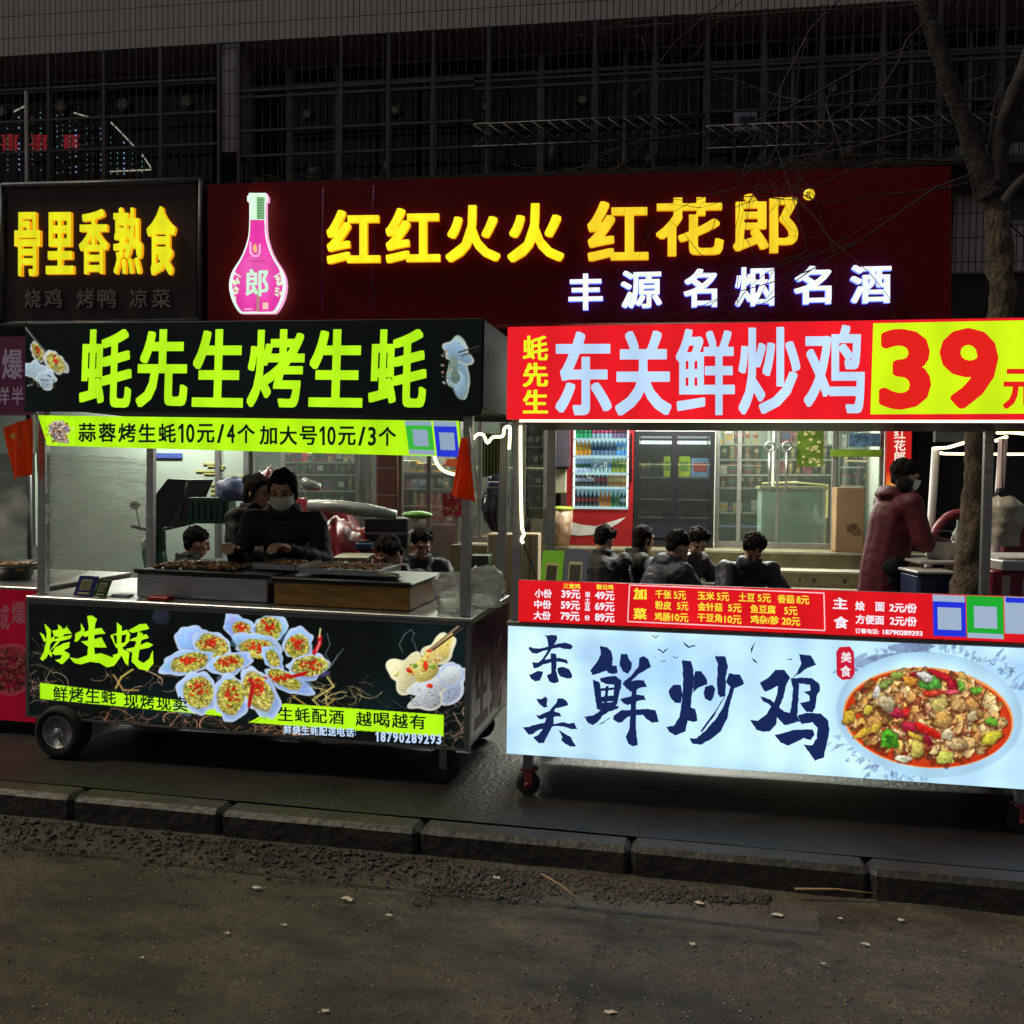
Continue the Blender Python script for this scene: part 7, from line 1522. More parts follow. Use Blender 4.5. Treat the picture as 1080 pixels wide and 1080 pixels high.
# things on cart 2
T2 = QZ1 + .021
stand(C2, [(571, 583), (592, 582), (590, 611), (565, 610)], .10, (116, 176, 36), 'bright green payment stand on the left end of the white cart', base=T2, lit=.35)
stand(C2, [(594, 580), (619, 582), (615, 612), (590, 611)], .10, (92, 96, 100), 'grey payment stand with a yellow top edge next to the green one', base=T2, lit=.3)
def lathe_thing(name, lab, cat, fr, px, y, z, prof, mat, cappr=None, capm=None, group=None):
    x = fr.hit(px, 600, y)[0]; t = Thing(name, lab, cat, fr, (x, y, z), group); mb = MB(); mb.lathe((x, y, z), prof, 20); t.part('body', mb, mat)
    if cappr: m2 = MB(); m2.lathe((x, y, z), cappr, 16); t.part('cap', m2, capm)
    return t
CLEAR = glass('clear_plastic', (.85, .88, .88), .18, .05, .35, (.6, .62, .62))
lathe_thing('bottle', 'clear plastic bottle with a white cap on the middle of the white cart', 'bottle', C2, 686, .2, T2, [(.032, .001), (.036, .01), (.036, .06), (.033, .07), (.036, .08), (.036, .13), (.028, .165), (.014, .185), (.014, .2)], CLEAR, [(.017, .2), (.017, .222), (.0001, .222)], WHITEP)
lathe_thing('bottle', 'small white seasoning jar standing behind the menu board of the white cart', 'bottle', C2, 725, .1, T2, [(.018, .001), (.02, .02), (.02, .15)], M('seasoning', (.4, .38, .36), .4), [(.022, .15), (.022, .18), (.0001, .18)], WHITEP)
lathe_thing('bottle', 'tiny tan jar at the yellow steps end of the menu board', 'bottle', C2, 892, .1, T2, [(.02, .001), (.022, .02), (.022, .125)], M('tan_jar', (.35, .25, .15), .4), [(.024, .125), (.024, .15), (.0001, .15)], WHITEP)
x = C2.hit(636, 605, .15)[0]; mb = MB(); mb.tube([(x - .03, .15, T2 + .002), (x + .0, .13, T2 + .10), (x + .005, .13, T2 + .17)], [.012, .013, .02], 8); mb.tube([(x + .03, .15, T2 + .002), (x + .05, .15, T2 + .12)], .009, 6)
solo('utensils', 'two pale spoon handles sticking up behind the menu board', 'utensils', C2, mb, WHITEP, (x, .15, T2))
x = C2.hit(752, 605, .25)[0]; t = Thing('noodle_pack', 'crumpled tan food bag on the white cart in front of the seated diner', 'food bag', C2, (x, .25, T2)); mb = MB(); mb.ell((x, .25, T2 + .07), (.055, .05, .07), 18, 12, nz=.5, seed=4); t.part('bag', mb, M('tan_bag', (.5, .33, .18), .6, var=.3))
mb = MB(); mb.ell((x + .01, .25, T2 + .14), (.02, .02, .03), 10, 8, nz=.6, seed=6); t.part('knot', mb, M('tan_bag2', (.6, .45, .3), .6))

# ================================================================== PEOPLE
def remesh(mb, vox, smooth=2, disp=0, dfreq=6, seed=0, wav=True):
    me = mb.mesh('tmp', SKIN); o = bpy.data.objects.new('tmp', me)
    m = o.modifiers.new('r', 'REMESH'); m.mode = 'VOXEL'; m.voxel_size = vox; m.use_smooth_shade = True
    if smooth: s = o.modifiers.new('s', 'SMOOTH'); s.factor = .5; s.iterations = smooth
    r = evalmesh(o); bpy.data.objects.remove(o); bpy.data.meshes.remove(me)
    if disp:
        nr = np.zeros(len(r.vertices) * 3, np.float32); r.vertex_normals.foreach_get('vector', nr); co = np.zeros(len(nr), np.float32); r.vertices.foreach_get('co', co); co = co.reshape(-1, 3); nr = nr.reshape(-1, 3)
        am = np.array([noise.fractal(Vector(c) * dfreq + Vector((seed, 0, 0)), .8, 2, 3) + (.5 * math.sin(c[2] * 70 + 6 * noise.noise(Vector(c) * 3)) if wav else 0) for c in co.tolist()], np.float32)
        r.vertices.foreach_set('co', (co + nr * (disp * am)[:, None]).ravel()); r.update()
    for p in r.polygons: p.use_smooth = True
    return r
def setmat(me, mats, fn=None):
    me.materials.clear()
    for m in mats: me.materials.append(m)
    for p in me.polygons: p.material_index = fn(p.center) if fn else 0
    return me
def basis(d, up=Vector((0, 0, 1))):
    d = Vector(d).normalized(); s = d.cross(up)
    if s.length < .01: s = Vector((1, 0, 0))
    s.normalize(); return d, s, s.cross(d).normalized()
def person(label, fr, base, J, cloth, hair='short', mask=False, headdir=(0, 1, -.2), hood=None, trousers=L(24, 26, 34), curl=.6, trim=None, face=True, puff=1.0, gloves=None, long=False):
    """J: joints in the person's frame (x right, y forward, z up from the ground)"""
    J = {k: Vector(v) for k, v in J.items()}; t = Thing('person', label, 'person', fr, base); B0 = Vector(base)
    pe, ch, ne, hd = J['pelvis'], J['chest'], J['neck'], J['head']; D, S, U = basis(headdir); Mh = Matrix((S, D, U)).transposed()
    mb = MB(); X = lambda v: tuple(Vector(v) + B0)
    def cap(a, ra, b_, rb): mb.cap(X(a), ra, X(b_), rb)
    def hp(x, y, z): return hd + Mh @ Vector((x, y, z))
    # head
    mb.ell(X(hp(0, -.012, .018)), (.074, .092, .098), 24, 18, mat=Mh); mb.ell(X(hp(0, .022, -.045)), (.055, .062, .070), 20, 14, mat=Mh); mb.ell(X(hp(0, .05, -.088)), (.028, .026, .022), 12, 8, mat=Mh)
    mb.cap(X(hp(0, .082, .012)), .009, X(hp(0, .098, -.024)), .014); mb.ell(X(hp(0, .078, .028)), (.05, .014, .010), 14, 8, mat=Mh)
    for s in (-1, 1): mb.ell(X(hp(s * .074, -.008, -.008)), (.010, .020, .032), 10, 8, mat=Mh); mb.ell(X(hp(s * .036, .062, -.025)), (.022, .018, .018), 10, 8, mat=Mh)
    mb.ell(X(hp(0, .084, -.055)), (.024, .010, .007), 12, 6, mat=Mh); mb.ell(X(hp(0, .082, -.066)), (.020, .010, .008), 12, 6, mat=Mh)
    cap(ne, .055, hp(0, -.02, -.06), .052)
    cap(pe, .12, (pe + ch) / 2, .115); cap((pe + ch) / 2, .115, ch, .12); cap(ch, .11, ne, .06)
    for s in 'lr':
        sh, el, wr = J['sh_' + s], J['el_' + s], J['wr_' + s]; cap(ch, .08, sh, .05); cap(sh, .048, el, .038); cap(el, .037, wr, .026)
        if 'kn_l' in J: kn, an = J['kn_' + s], J['an_' + s]; hip = pe + (J['kn_' + s] - pe) * .0 + Vector((.09 if s == 'r' else -.09, 0, 0)); cap(hip, .085, kn, .055); cap(kn, .052, an, .038); cap(an, .038, an + Vector((0, .13, -.045)), .03)
        hdv = J.get('hd_' + s, (wr - el)); f, sd_, up = basis(hdv); side = 1 if s == 'r' else -1
        palm = wr + f * .05; mb.ell(X(palm), (.040, .048, .016), 14, 10, mat=Matrix((sd_, f, up)).transposed()); cap(wr, .024, wr + f * .03, .022)
        for k, ln in enumerate((.075, .085, .08, .062)):
            o = (k - 1.5) * .0195; p0 = palm + sd_ * o + f * .03; p1 = p0 + (f * math.cos(curl) - up * math.sin(curl)) * ln * .5; p2 = p1 + (f * math.cos(curl * 2) - up * math.sin(curl * 2)) * ln * .5; cap(p0, .0095, p1, .0085); cap(p1, .0085, p2, .007)
        p0 = wr + f * .02 - sd_ * side * .022; p1 = p0 - sd_ * side * .032 + f * .03 - up * .008; p2 = p1 + f * .032 - up * .012; cap(p0, .013, p1, .0105); cap(p1, .0105, p2, .008)
    me = remesh(mb, .0075, 1); 
    for v in me.vertices: v.co -= B0
    gm = gloves; setmat(me, [SKIN] + ([gloves] if gloves else []), (lambda c: 1 if gm and min((c - J['wr_l']).length, (c - J['wr_r']).length) < .22 and c.z < ch.z else 0) if gloves else None); t.part('body', me, None) if False else None
    bo = bpy.data.objects.new('body', me); COL.objects.link(bo); bo.parent = t.o
    # eyes, brows
    if face:
        mb = MB(); 
        for s in (-1, 1): mb.ell(X(hp(s * .031, .0765, .004)), (.0125, .006, .0055), 12, 8, mat=Mh)
        t.part('eyes', mb, M('eye_dark', (.02, .015, .012), .2, var=0), bo); mb = MB()
        for s in (-1, 1): mb.tube([X(hp(s * .016, .088, .027)), X(hp(s * .032, .088, .033)), X(hp(s * .050, .078, .029))], .0035, 6)
        t.part('eyebrows', mb, HAIR, bo)
        if not mask: mb = MB(); mb.tube([X(hp(-.021, .089, -.060)), X(hp(0, .096, -.0605)), X(hp(.021, .089, -.060))], .0035, 6); t.part('lips', mb, M('lips', (.32, .10, .08), .5, var=.05), bo)
    # hair
    mb = MB(); mb.ell(X(hp(0, -.026, .038)), (.086, .096, .092), 24, 18, mat=Mh, nz=.12, seed=hd.x * 9)
    if hair == 'short':
        for k in range(26):
            a = random.uniform(-.5, 3.64); q = hp(.078 * math.cos(a), .02 - .1 * abs(math.sin(a)), .055 + .04 * random.random()); mb.cap(X(q), .02, X(q + Mh @ Vector((0, .02, -.03))), .008)
        mb.ell(X(hp(0, -.055, -.015)), (.070, .045, .065), 18, 12, mat=Mh, nz=.2, seed=hd.y * 7)
        for k in range(34):
            a = random.uniform(0, 6.28); e = random.uniform(.2, 1.3); d = Vector((math.cos(a) * math.cos(e) * .086, -.026 + math.sin(a) * math.cos(e) * .096, .038 + math.sin(e) * .092)); mb.cap(X(hp(*d)), .010, X(hp(*(d * 1.0 + Vector((random.uniform(-.008, .008), .020, -.006))))), .005)
    else:
        mb.ell(X(hp(0, -.06, -.03)), (.078, .055, .09), 20, 14, mat=Mh, nz=.15, seed=3); mb.cap(X(hp(0, .05, .085)), .026, X(hp(.07, -.0, .03)), .02); mb.cap(X(hp(0, .05, .085)), .026, X(hp(-.07, -.0, .03)), .02)
        for s in (-1, 1): mb.cap(X(hp(s * .072, .01, .03)), .018, X(hp(s * .075, .0, -.05)), .012)
        if long: mb.ell(X(hp(0, -.10, .06)), (.05, .05, .05), 14, 10, nz=.2)
    me = remesh(mb, .006, 2, .0022, 60, 0, False)
    # keep hair off the face
    for v in me.vertices:
        v.co -= B0; q = Mh.transposed() @ (v.co - hd)
        if q.y > .045 and q.z < .045 and abs(q.x) < .062: v.co -= D * (q.y - .02)
    setmat(me, [HAIR]); t.part('hair', me, None, bo) if False else None
    ho = bpy.data.objects.new('hair', me); COL.objects.link(ho); ho.parent = t.o
    if mask:
        mb = MB(); n, m_ = 16, 12; vs = []
        for j in range(m_ + 1):
            for i in range(n + 1):
                a = R(-78 + 156 * i / n); v = j / m_; z = -.012 - .082 * v; r = .092 - .018 * v + .010 * math.sin(v * math.pi); vs.append(X(hp(.072 * math.sin(a), .016 + (r - .004) * math.cos(a) + .012 * max(0, math.cos(a)) ** 4 * (1 - v), z + .016 * (1 - abs(i / n - .5) * 2) * (1 - v) - .0 + .022 * v * (abs(i / n - .5) * 2) ** 1.5)))
        mb.add(vs, [(j * (n + 1) + i, j * (n + 1) + i + 1, (j + 1) * (n + 1) + i + 1, (j + 1) * (n + 1) + i) for j in range(m_) for i in range(n)], 0, True)
        for s in (-1, 1): mb.tube([X(hp(s * .070, .03, -.02)), X(hp(s * .079, -.01, .015)), X(hp(s * .078, -.02, -.02)), X(hp(s * .068, .03, -.065))], .002, 5)
        t.part('face_mask', mb, M('mask_cloth', (.78, .84, .84), .8, var=.06), bo)
    # jacket
    mb = MB(); g = puff
    cap(pe + Vector((0, 0, .0)), .165 * g, (pe + ch) / 2, .165 * g); cap((pe + ch) / 2, .165 * g, ch, .17 * g); cap(ch, .15 * g, ne - Vector((0, 0, .03)), .085 * g)
    for s in 'lr':
        sh, el, wr = J['sh_' + s], J['el_' + s], J['wr_' + s]; cap(ch + (sh - ch) * .3, .13 * g, sh, .088 * g); cap(sh, .086 * g, el, .07 * g); cap(el, .07 * g, wr - (wr - el) * .08, .05 * g)
    if 'hem' in J: cap(pe, .165 * g, J['hem'], .19 * g)
    mb.lathe(X(ne - Vector((0, .01, .02))), [(.095, -.03), (.10, .02), (.092, .055), (.078, .055), (.07, 0)], 20)
    if hood: mb.ell(X(ne + Vector(hood) - Vector((0, 0, .02))), (.125, .080, .060), 18, 12, nz=.2, seed=2)
    me = remesh(mb, .013, 2, .013 if cloth is not MAR else .007, 9 if cloth is not MAR else 5, hd.x * 5 + len(label), False)
    for v in me.vertices: v.co -= B0
    setmat(me, [cloth]); jo = bpy.data.objects.new('jacket', me); COL.objects.link(jo); jo.parent = t.o
    if trim:
        mb = MB()
        for P in trim[0]: mb.tube([X(p) for p in P], trim[2], 6)
        t.part('trim', mb, trim[1], jo)
    if 'kn_l' in J:
        mb = MB()
        for s in 'lr':
            hip = pe + Vector((.09 if s == 'r' else -.09, 0, 0)); kn, an = J['kn_' + s], J['an_' + s]; cap(hip, .10, kn, .072); cap(kn, .07, an + Vector((0, 0, .02)), .052)
        me = remesh(mb, .014, 2, .005)
        for v in me.vertices: v.co -= B0
        setmat(me, [M('trousers%d' % int(sum(trousers) * 1e4), trousers, .8, var=.3)]); o = bpy.data.objects.new('trousers', me); COL.objects.link(o); o.parent = t.o
        mb = MB()
        for s in 'lr': an = J['an_' + s]; mb.cap(X(an + Vector((0, -.02, -.04))), .045, X(an + Vector((0, .15, -.045))), .038)
        me = remesh(mb, .01, 1)
        for v in me.vertices: v.co -= B0; v.co.z = max(v.co.z, .003)
        setmat(me, [RUBBER]); o = bpy.data.objects.new('shoes', me); COL.objects.link(o); o.parent = t.o
    return t
def pf(px, d, ang): g = gp(px, d, SZ); return Frame((g.x, g.y), ang)
def look(ang): return ang                    # 0 faces away (+y), pi faces the camera
BJ = M('black_jacket', (.0045, .0045, .0055), .7, var=.3, scale=14, bump=.25, bscale=30); NAVY = M('navy_jacket', (.016, .022, .040), .6, var=.3, scale=12, bump=.25); MAR = M('maroon_coat', (.095, .006, .018), .6, var=.25, scale=10, bump=.3, bscale=26); BROWN = M('brown_hairlike', (.06, .03, .015), .6)
OLV = M('olive_jacket', (.022, .024, .016), .7, var=.3, scale=12, bump=.25); GRJ = M('grey_jacket', (.035, .035, .038), .7, var=.3, scale=12, bump=.25)
def standing(h, lean=0, reach=.35, hz=1.1, spread=.2, hem=None, bend=0):
    k = h / 1.66; J = dict(pelvis=(0, 0, .90 * k), chest=(0, lean * .6, 1.24 * k), neck=(0, lean * .9, 1.42 * k), head=(0, lean + .03, 1.535 * k), kn_l=(-.10, .04, .5 * k), kn_r=(.10, .04, .5 * k), an_l=(-.11, 0, .08), an_r=(.11, 0, .08),
        sh_l=(-.185, lean * .8, 1.34 * k), sh_r=(.185, lean * .8, 1.34 * k), el_l=(-.25, lean * .8 + .06, 1.08 * k), el_r=(.25, lean * .8 + .06, 1.08 * k), wr_l=(-spread, lean + reach, hz), wr_r=(spread, lean + reach, hz))
    if hem: J['hem'] = (0, 0, hem)
    return J
def sitting(lean=.15, hz=.62, reach=.42, hh=.0, seat=.36):
    return dict(pelvis=(0, 0, seat + .08), chest=(0, lean * .6, seat + .42), neck=(0, lean, seat + .60), head=(0, lean + .06, seat + .71 + hh), kn_l=(-.16, .42, seat + .10), kn_r=(.16, .42, seat + .10), an_l=(-.15, .38, .08), an_r=(.15, .38, .08),
        sh_l=(-.18, lean * .85, seat + .52), sh_r=(.18, lean * .85, seat + .52), el_l=(-.25, lean + .14, seat + .30), el_r=(.25, lean + .14, seat + .30), wr_l=(-.12, lean + reach, hz), wr_r=(.12, lean + reach, hz))
# masked cook facing us behind the oyster cart
hz_ = 1.08
J = standing(1.53, .10, .44, hz_, .17); J['wr_r'] = (.20, .50, hz_ + .02); J['wr_l'] = (-.10, .46, hz_ + .02)
f_ = pf(306, 5.75, R(180)); person('woman in black with a white face mask standing behind the grills', f_, (0, 0, SZ), J, BJ, 'long', True, (0, 1, -.38), puff=.80)
J = standing(1.50, .05, .3, 1.0, .2); f_ = pf(266, 6.6, R(115)); person('person in black with dark tied hair standing close behind the masked woman', f_, (0, 0, SZ), J, BJ, 'long', False, (0, 1, -.2), puff=.95, long=True)
# seated people
STOOL = None
def stool(fr, base, seat, lab):
    global STOOL
    if STOOL is None:
        t = Thing('stool', lab, 'stool', WF, (0, 0, 0), 'low plastic stools under the diners'); mb = MB(); mb.box(-.15, .15, -.15, .15, .25, .275, b=.01)
        def P_(nm, mb, par=None): o = bpy.data.objects.new(nm, mb.mesh(nm, M('stool_blue', (.02, .06, .2), .4))); COL.objects.link(o); o.parent = t.o
        P_('seat', mb)
        for sx in (-1, 1):
            for sy in (-1, 1): mb = MB(); mb.tube([(sx * .15, sy * .15, .002), (sx * .12, sy * .12, .249)], .015, 6); P_('leg', mb)
        STOOL = t.o; t.o.location = fr.W(*base); t.o.rotation_euler = fr.eul
    else: dup(STOOL, fr, base, lab, -fr.th)
def sit(px, d, ang, lab, cloth, slab, **k):
    seat = .26; f_ = pf(px, d, ang); J = sitting(k.pop('lean', .15), k.pop('hz', .62), k.pop('reach', .42), 0, seat); J.update(k.pop('J', {})); stool(f_, (0, 0, SZ), seat, slab)
    return person(lab, f_, (0, 0, SZ), J, cloth, **k)
sit(180, 7.4, R(70), 'seated diner in black seen from behind at the left, beyond the steel grill', BJ, 'low stool under the seated diner left of the grill', headdir=(0, 1, -.3), face=False)
sit(446, 6.9, R(-145), 'person in black bent far forward behind the right end of the orange griddle', BJ, 'low stool under the person bent behind the griddle', headdir=(.1, .8, -.7), lean=.28)
sit(440, 7.7, R(160), 'seated diner with brownish hair behind the bent person', NAVY, 'low stool under the brown haired diner', headdir=(0, 1, -.4))
sit(634, 8.1, R(15), 'diner in black with his back to us, right of the grey payment stand', BJ, 'low stool under the diner behind the payment stands', headdir=(.5, 1, -.5), face=False, lean=.24)
sit(658, 8.5, R(80), 'diner mostly hidden behind the others in front of the red fridge', OLV, 'low stool in front of the red fridge', headdir=(-.3, 1, -.1), hair='long')
WT = M('white_trim', (.22, .23, .25), .6, var=.05)
J = {'wr_r': (.02, .34, .79), 'el_r': (.20, .38, .55), 'hd_r': (0, .05, 1)}
sit(686, 7.5, R(62), 'seated diner with white sleeve stripes holding a hand to his mouth', NAVY, 'low stool under the diner with striped sleeves', headdir=(.15, 1, -.55), lean=.24, J=J, hood=(0, -.08, .02), trim=([[(-.27, .02, .79), (-.31, .08, .67)], [(-.25, .00, .77), (-.33, .10, .59)]], WT, .006))
sit(708, 8.4, R(140), 'dark haired diner behind the one with striped sleeves', GRJ, 'low stool before the black drinks cabinet', headdir=(.5, .8, -.7), lean=.26)
sit(780, 7.9, R(175), 'diner in a navy jacket with pale trim bent over in front of the steps', NAVY, 'low stool under the diner in front of the steps', headdir=(.1, .7, -1.0), lean=.34, trim=([[(-.10, .31, .79), (-.14, .38, .65), (-.12, .36, .53)], [(.12, .31, .79), (.19, .34, .67)]], WT, .011))
# standing man in maroon
J = standing(1.67, .12, .36, 1.02, .14, .52); J['wr_r'] = (.15, .44, 1.04); J['wr_l'] = (-.12, .42, 1.02); J['hd_r'] = (0, 1, -.2); J['hd_l'] = (0, 1, -.3)
f_ = pf(936, 6.9, R(84)); mt_ = person('man in a long maroon coat and white face mask standing sideways by the tree', f_, (0, 0, SZ), J, MAR, 'short', True, (.0, 1, -.25), hood=(0, -.09, .01), puff=1.0, gloves=M('work_glove', (.4, .4, .38), .8, var=.4, scale=30))
mb = MB(); mb.ell((.085, .09, SZ + 1.475), (.03, .06, .07), 20, 14, nz=.25, seed=4); mt_.part('ear_muff', mb, M('black_fur', (.008, .008, .008), .9, bump=1, bscale=120))
# low tables for the diners
def table(px, d, lab, hgt=.62, w_=1.1, dp=.6, ang=0, mat=None):
    f_ = pf(px, d, ang); t = Thing('folding_table', lab, 'table', f_, (0, 0, SZ)); mb = MB(); mb.box(-w_ / 2, w_ / 2, -dp / 2, dp / 2, SZ + hgt - .025, SZ + hgt, b=.005); t.part('tabletop', mb, mat or M('table_top', (.22, .2, .17), .4, var=.2))
    for sx in (-1, 1):
        for sy in (-1, 1): mb = MB(); mb.tube([(sx * (w_ / 2 - .05), sy * (dp / 2 - .05), SZ + .001), (sx * (w_ / 2 - .05), sy * (dp / 2 - .05), SZ + hgt - .026)], .012, 6); t.part('leg', mb, STEELD)
    return f_
table(735, 7.6, 'low folding table between the diners behind the white cart', .56, .9, .55, R(30)); tf = table(222, 6.9, 'low folding table beside the seated diner at the left', .56, .8, .5)
mb = MB(); c = gp(225, 6.8, SZ + .562); mb.lathe(c, [(.03, 0), (.03, .14), (.012, .18), (.012, .2)], 14); solo('bottle', 'clear bottle on the low table behind the steel grill', 'bottle', WF, mb, CLEAR, c)
for px, lab in ((212, 'crumpled tissue packet on the low table behind the steel grill'), (242, 'pale crumpled bag on the low table behind the steel grill')):
    c = gp(px, 6.75, SZ + .562); mb = MB(); mb.ell(c + Vector((0, 0, .05)), (.09, .06, .05), 16, 10, nz=.6, seed=px); solo('food_bag', lab, 'bag', WF, mb, M('grey_film', (.3, .3, .3), .4, bump=.6), c)

# ================================================================== TREE
TD = 6.1
BARK = M('bark', (.12, .09, .062), .9, var=.75, scale=26, bump=1.0, bscale=70, stretch=(1, 1, .45)); BARK2 = M('branch_bark', (.028, .022, .020), .9, var=.4, scale=12, bump=.6)
tb = gp(1018, TD, SZ); tree = Thing('street_tree', 'bare street tree with a thick bark covered trunk forking above the chicken cart', 'tree', WF, tb)
def tw(px, py, d=TD): return wp(px, py, d)
def limb(P, r, n=14, nm='limb', wob=.12, seed=0, mat=None):
    Q = smoothp([tuple(p) for p in P], 7); rs = []; m_ = len(Q)
    for i in range(m_): f = i / (m_ - 1) * (len(r) - 1); k = min(int(f), len(r) - 2); rs.append(r[k] * (1 - f + k) + r[k + 1] * (f - k))
    mb = MB(); mb.tube(Q, rs, n)
    mb.v = [tuple(Vector(v) + (Vector(v) - Q[min(i // n, m_ - 1)]) * wob * noise.fractal(Vector(v) * 9 + Vector((seed, 0, 0)), .8, 2, 4)) for i, v in enumerate(mb.v)]
    return tree.part(nm, mb, mat or BARK)
limb([tb + Vector((0, 0, -.02)), tb + Vector((-.01, 0, .12)), tw(1014, 660), tw(1021, 600), tw(1026, 555), tw(1028, 500), tw(1031, 445), tw(1046, 380), tw(1057, 320), tw(1056, 280), tw(1052, 235), tw(1040, 195)], [.19, .15, .115, .090, .080, .066, .064, .068, .074, .080, .074, .045], 40, 'trunk', .30)
limb([tw(1045, 210), tw(1026, 155), tw(1006, 100), tw(989, 50), tw(974, 0), tw(966, -50), tw(958, -120)], [.085, .062, .053, .055, .05, .045, .035], 16, 'limb', .2, 2, BARK2)
limb([tw(1046, 200), tw(1056, 150), tw(1068, 110, 6.0), tw(1084, 65, 5.9), tw(1115, -30, 5.8)], [.075, .06, .062, .05, .04], 16, 'limb', .2, 3, BARK2)
limb([tw(1046, 240), tw(1068, 200, 6.3), tw(1095, 175, 6.6), tw(1130, 140, 7)], [.04, .03, .022, .012], 10, 'limb', .1, 4, BARK2)
tm = MB(); rn = random.Random(21)
def twig(p, d, ln, r, depth):
    P = [p]; q = p.copy(); v = d.normalized()
    for k in range(6):
        v = (v + Vector((rn.uniform(-.34, .34), rn.uniform(-.3, .3), rn.uniform(-.38, .22)))).normalized(); q = q + v * ln / 6; P.append(q.copy())
        if depth > 0 and k > 0 and rn.random() < .48: twig(q.copy(), (v + Vector((rn.uniform(-.9, .9), rn.uniform(-.5, .5), rn.uniform(-.7, .5)))).normalized(), ln * rn.uniform(.35, .62), r * .55, depth - 1)
    tm.tube(P, [r * (1 - .8 * i / 6) for i in range(7)], 4, cap=False)
for (px, py, dx, dz, ln) in ((1030, 170, -1, .1, 1.6), (1016, 130, -1, -.05, 1.9), (1000, 85, -1, .2, 1.8), (985, 40, -1, -.1, 2.2), (975, 5, -1, -.3, 2.4), (1035, 190, -1, -.45, 1.3), (965, -60, -1, -.5, 2.6), (980, 20, -.8, -.9, 1.2), (1060, 140, .5, .6, 1.0), (1070, 110, .4, .9, 1.0), (1042, 160, .1, 1, 1.0), (1045, 230, .9, .3, .9), (1005, 100, .6, .5, .8), (1020, 140, .3, .9, .9), (1010, 115, -1, .5, 1.5), (1048, 215, .6, -.4, .6), (960, -90, -1, .1, 2.5), (1036, 180, -1, -.15, 2.0)):
    twig(tw(px, py), Vector((dx, rn.uniform(-.15, .35), dz)), ln, .008, 2)
tree.part('twigs', tm, BARK2)

# ================================================================== STALL AT THE RIGHT BEHIND THE TREE
RW = pf(1010, 7.6, R(5)); ST2 = Thing('market_stall', 'stall with white poles, light strips and a maroon counter behind the tree', 'stall', WF, gp(1030, 7.6, SZ))
WPOLE = M('white_pole', (.45, .44, .43), .4, var=.1); PINKP = M('pinkish_pole', (.36, .28, .30), .4, var=.1)
def pole(p, q, r=.03, m=WPOLE, nm='pole'): mb = MB(); mb.tube([p, q], r, 8); return ST2.part(nm, mb, m)
a = wp(987, 474, 7.9); b_ = wp(981, 562, 7.9); pole((a.x, a.y, a.z), (b_.x + (b_.x - a.x) * 1.0, b_.y, SZ + .001), .034)
a = wp(1058, 463, 7.2); b_ = wp(1052, 520, 7.2); pole(a, (b_.x - .04, b_.y, SZ + .001), .034, PINKP)
for P in ([wp(984, 473, 7.9), wp(1000, 472, 7.7), wp(1020, 466, 7.4)], [wp(984, 476, 7.9), wp(996, 478.5, 8.1), wp(1030, 479, 8.4), wp(1110, 479, 8.6)], [wp(1050, 465, 7.3), wp(1062, 460.5, 7.2)], [wp(1052, 456.5, 7.2), wp(1066, 456, 7.0), wp(1120, 461, 6.6)]):
    mb = MB(); mb.tube(P, .013, 6); ST2.part('light_strip', mb, WARML)
mb = MB(); P = [wp(984, 566, 7.8), wp(989, 556, 7.8), wp(998, 546, 7.8), wp(1012, 541, 7.8), wp(1040, 542, 7.8), wp(1075, 545, 7.8), wp(1120, 546, 7.8)]; mb.tube(smoothp([tuple(p) for p in P]), .035, 10); ST2.part('curved_rail', mb, M('maroon_rail', (.22, .03, .05), .35))
mb = MB(); a = wp(1060, 547, 7.8); b_ = wp(1130, 580, 7.8); mb.box(a.x, b_.x, a.y, a.y + .3, b_.z - .9, a.z - .03, b=.01); ST2.part('side_panel', mb, M('maroon_panel', (.16, .02, .03), .4))
mb = MB(); a = wp(1046, 602, 6.2); b_ = wp(1150, 602, 6.2); mb.box(a.x, b_.x, a.y, a.y + .7, SZ + .3, a.z - .0, b=.01); ct = ST2.part('counter', mb, M('magenta_front', (.25, .012, .04), .5))
mb = MB(); mb.box(a.x + .05, b_.x, a.y - .04, a.y + .72, a.z + .001, a.z + .07, b=.008); ST2.part('counter_top', mb, WPOLE)
mb = MB(); mb.box(a.x + .07, a.x + .12, a.y - .004, a.y - .001, a.z - .16, a.z - .03); mb.box(a.x + .2, a.x + .25, a.y - .004, a.y - .001, a.z - .20, a.z - .05); ST2.part('print', mb, M('front_print', (.5, .35, .35), .6), ct)
mb = MB(); c0_ = wp(1068, 590, 6.3)
for k in range(3): mb.lathe((c0_.x + .1 * k, c0_.y + .05 * k, c0_.z - .02), [(.04, 0), (.09, .03), (.10, .035), (.08, .02), (.0001, .012)], 16)
solo('dishes', 'few overlapping pale dishes on the white counter at the right edge', 'dishes', WF, mb, WPOLE, c0_)
plastic_bag(WF, tuple(wp(1057, 575, 5.8)), .095, .08, .30, 'knotted pale plastic bag hanging right of the tree trunk', None, 7, M('milky_film', (.5, .46, .38), .35, var=.25, scale=6, bump=.7, bscale=9), 'plastic_bag')
mb = MB(); mb.tube([wp(1050, 528, 5.8), wp(1055, 518, 5.8), wp(1059, 516, 5.8)], [.02, .028, .012], 8); mb.tube([wp(1058, 530, 5.8), wp(1057, 505, 5.82), wp(1058, 462, 5.9)], .004, 5)
solo('tied_cord', 'black cord tying up the hanging pale bag', 'cord', WF, mb, BLACK, wp(1055, 520, 5.8))
x_ = wp(978, 592, 6.5); x2 = wp(1006, 592, 6.5); t = Thing('work_table', 'small metal table with a pale top in front of the man in maroon', 'table', WF, (x_.x, x_.y, SZ)); mb = MB(); mb.box(x_.x - .05, x2.x + .2, x_.y, x_.y + .5, x_.z - .02, x_.z, b=.004); t.part('tabletop', mb, WPOLE)
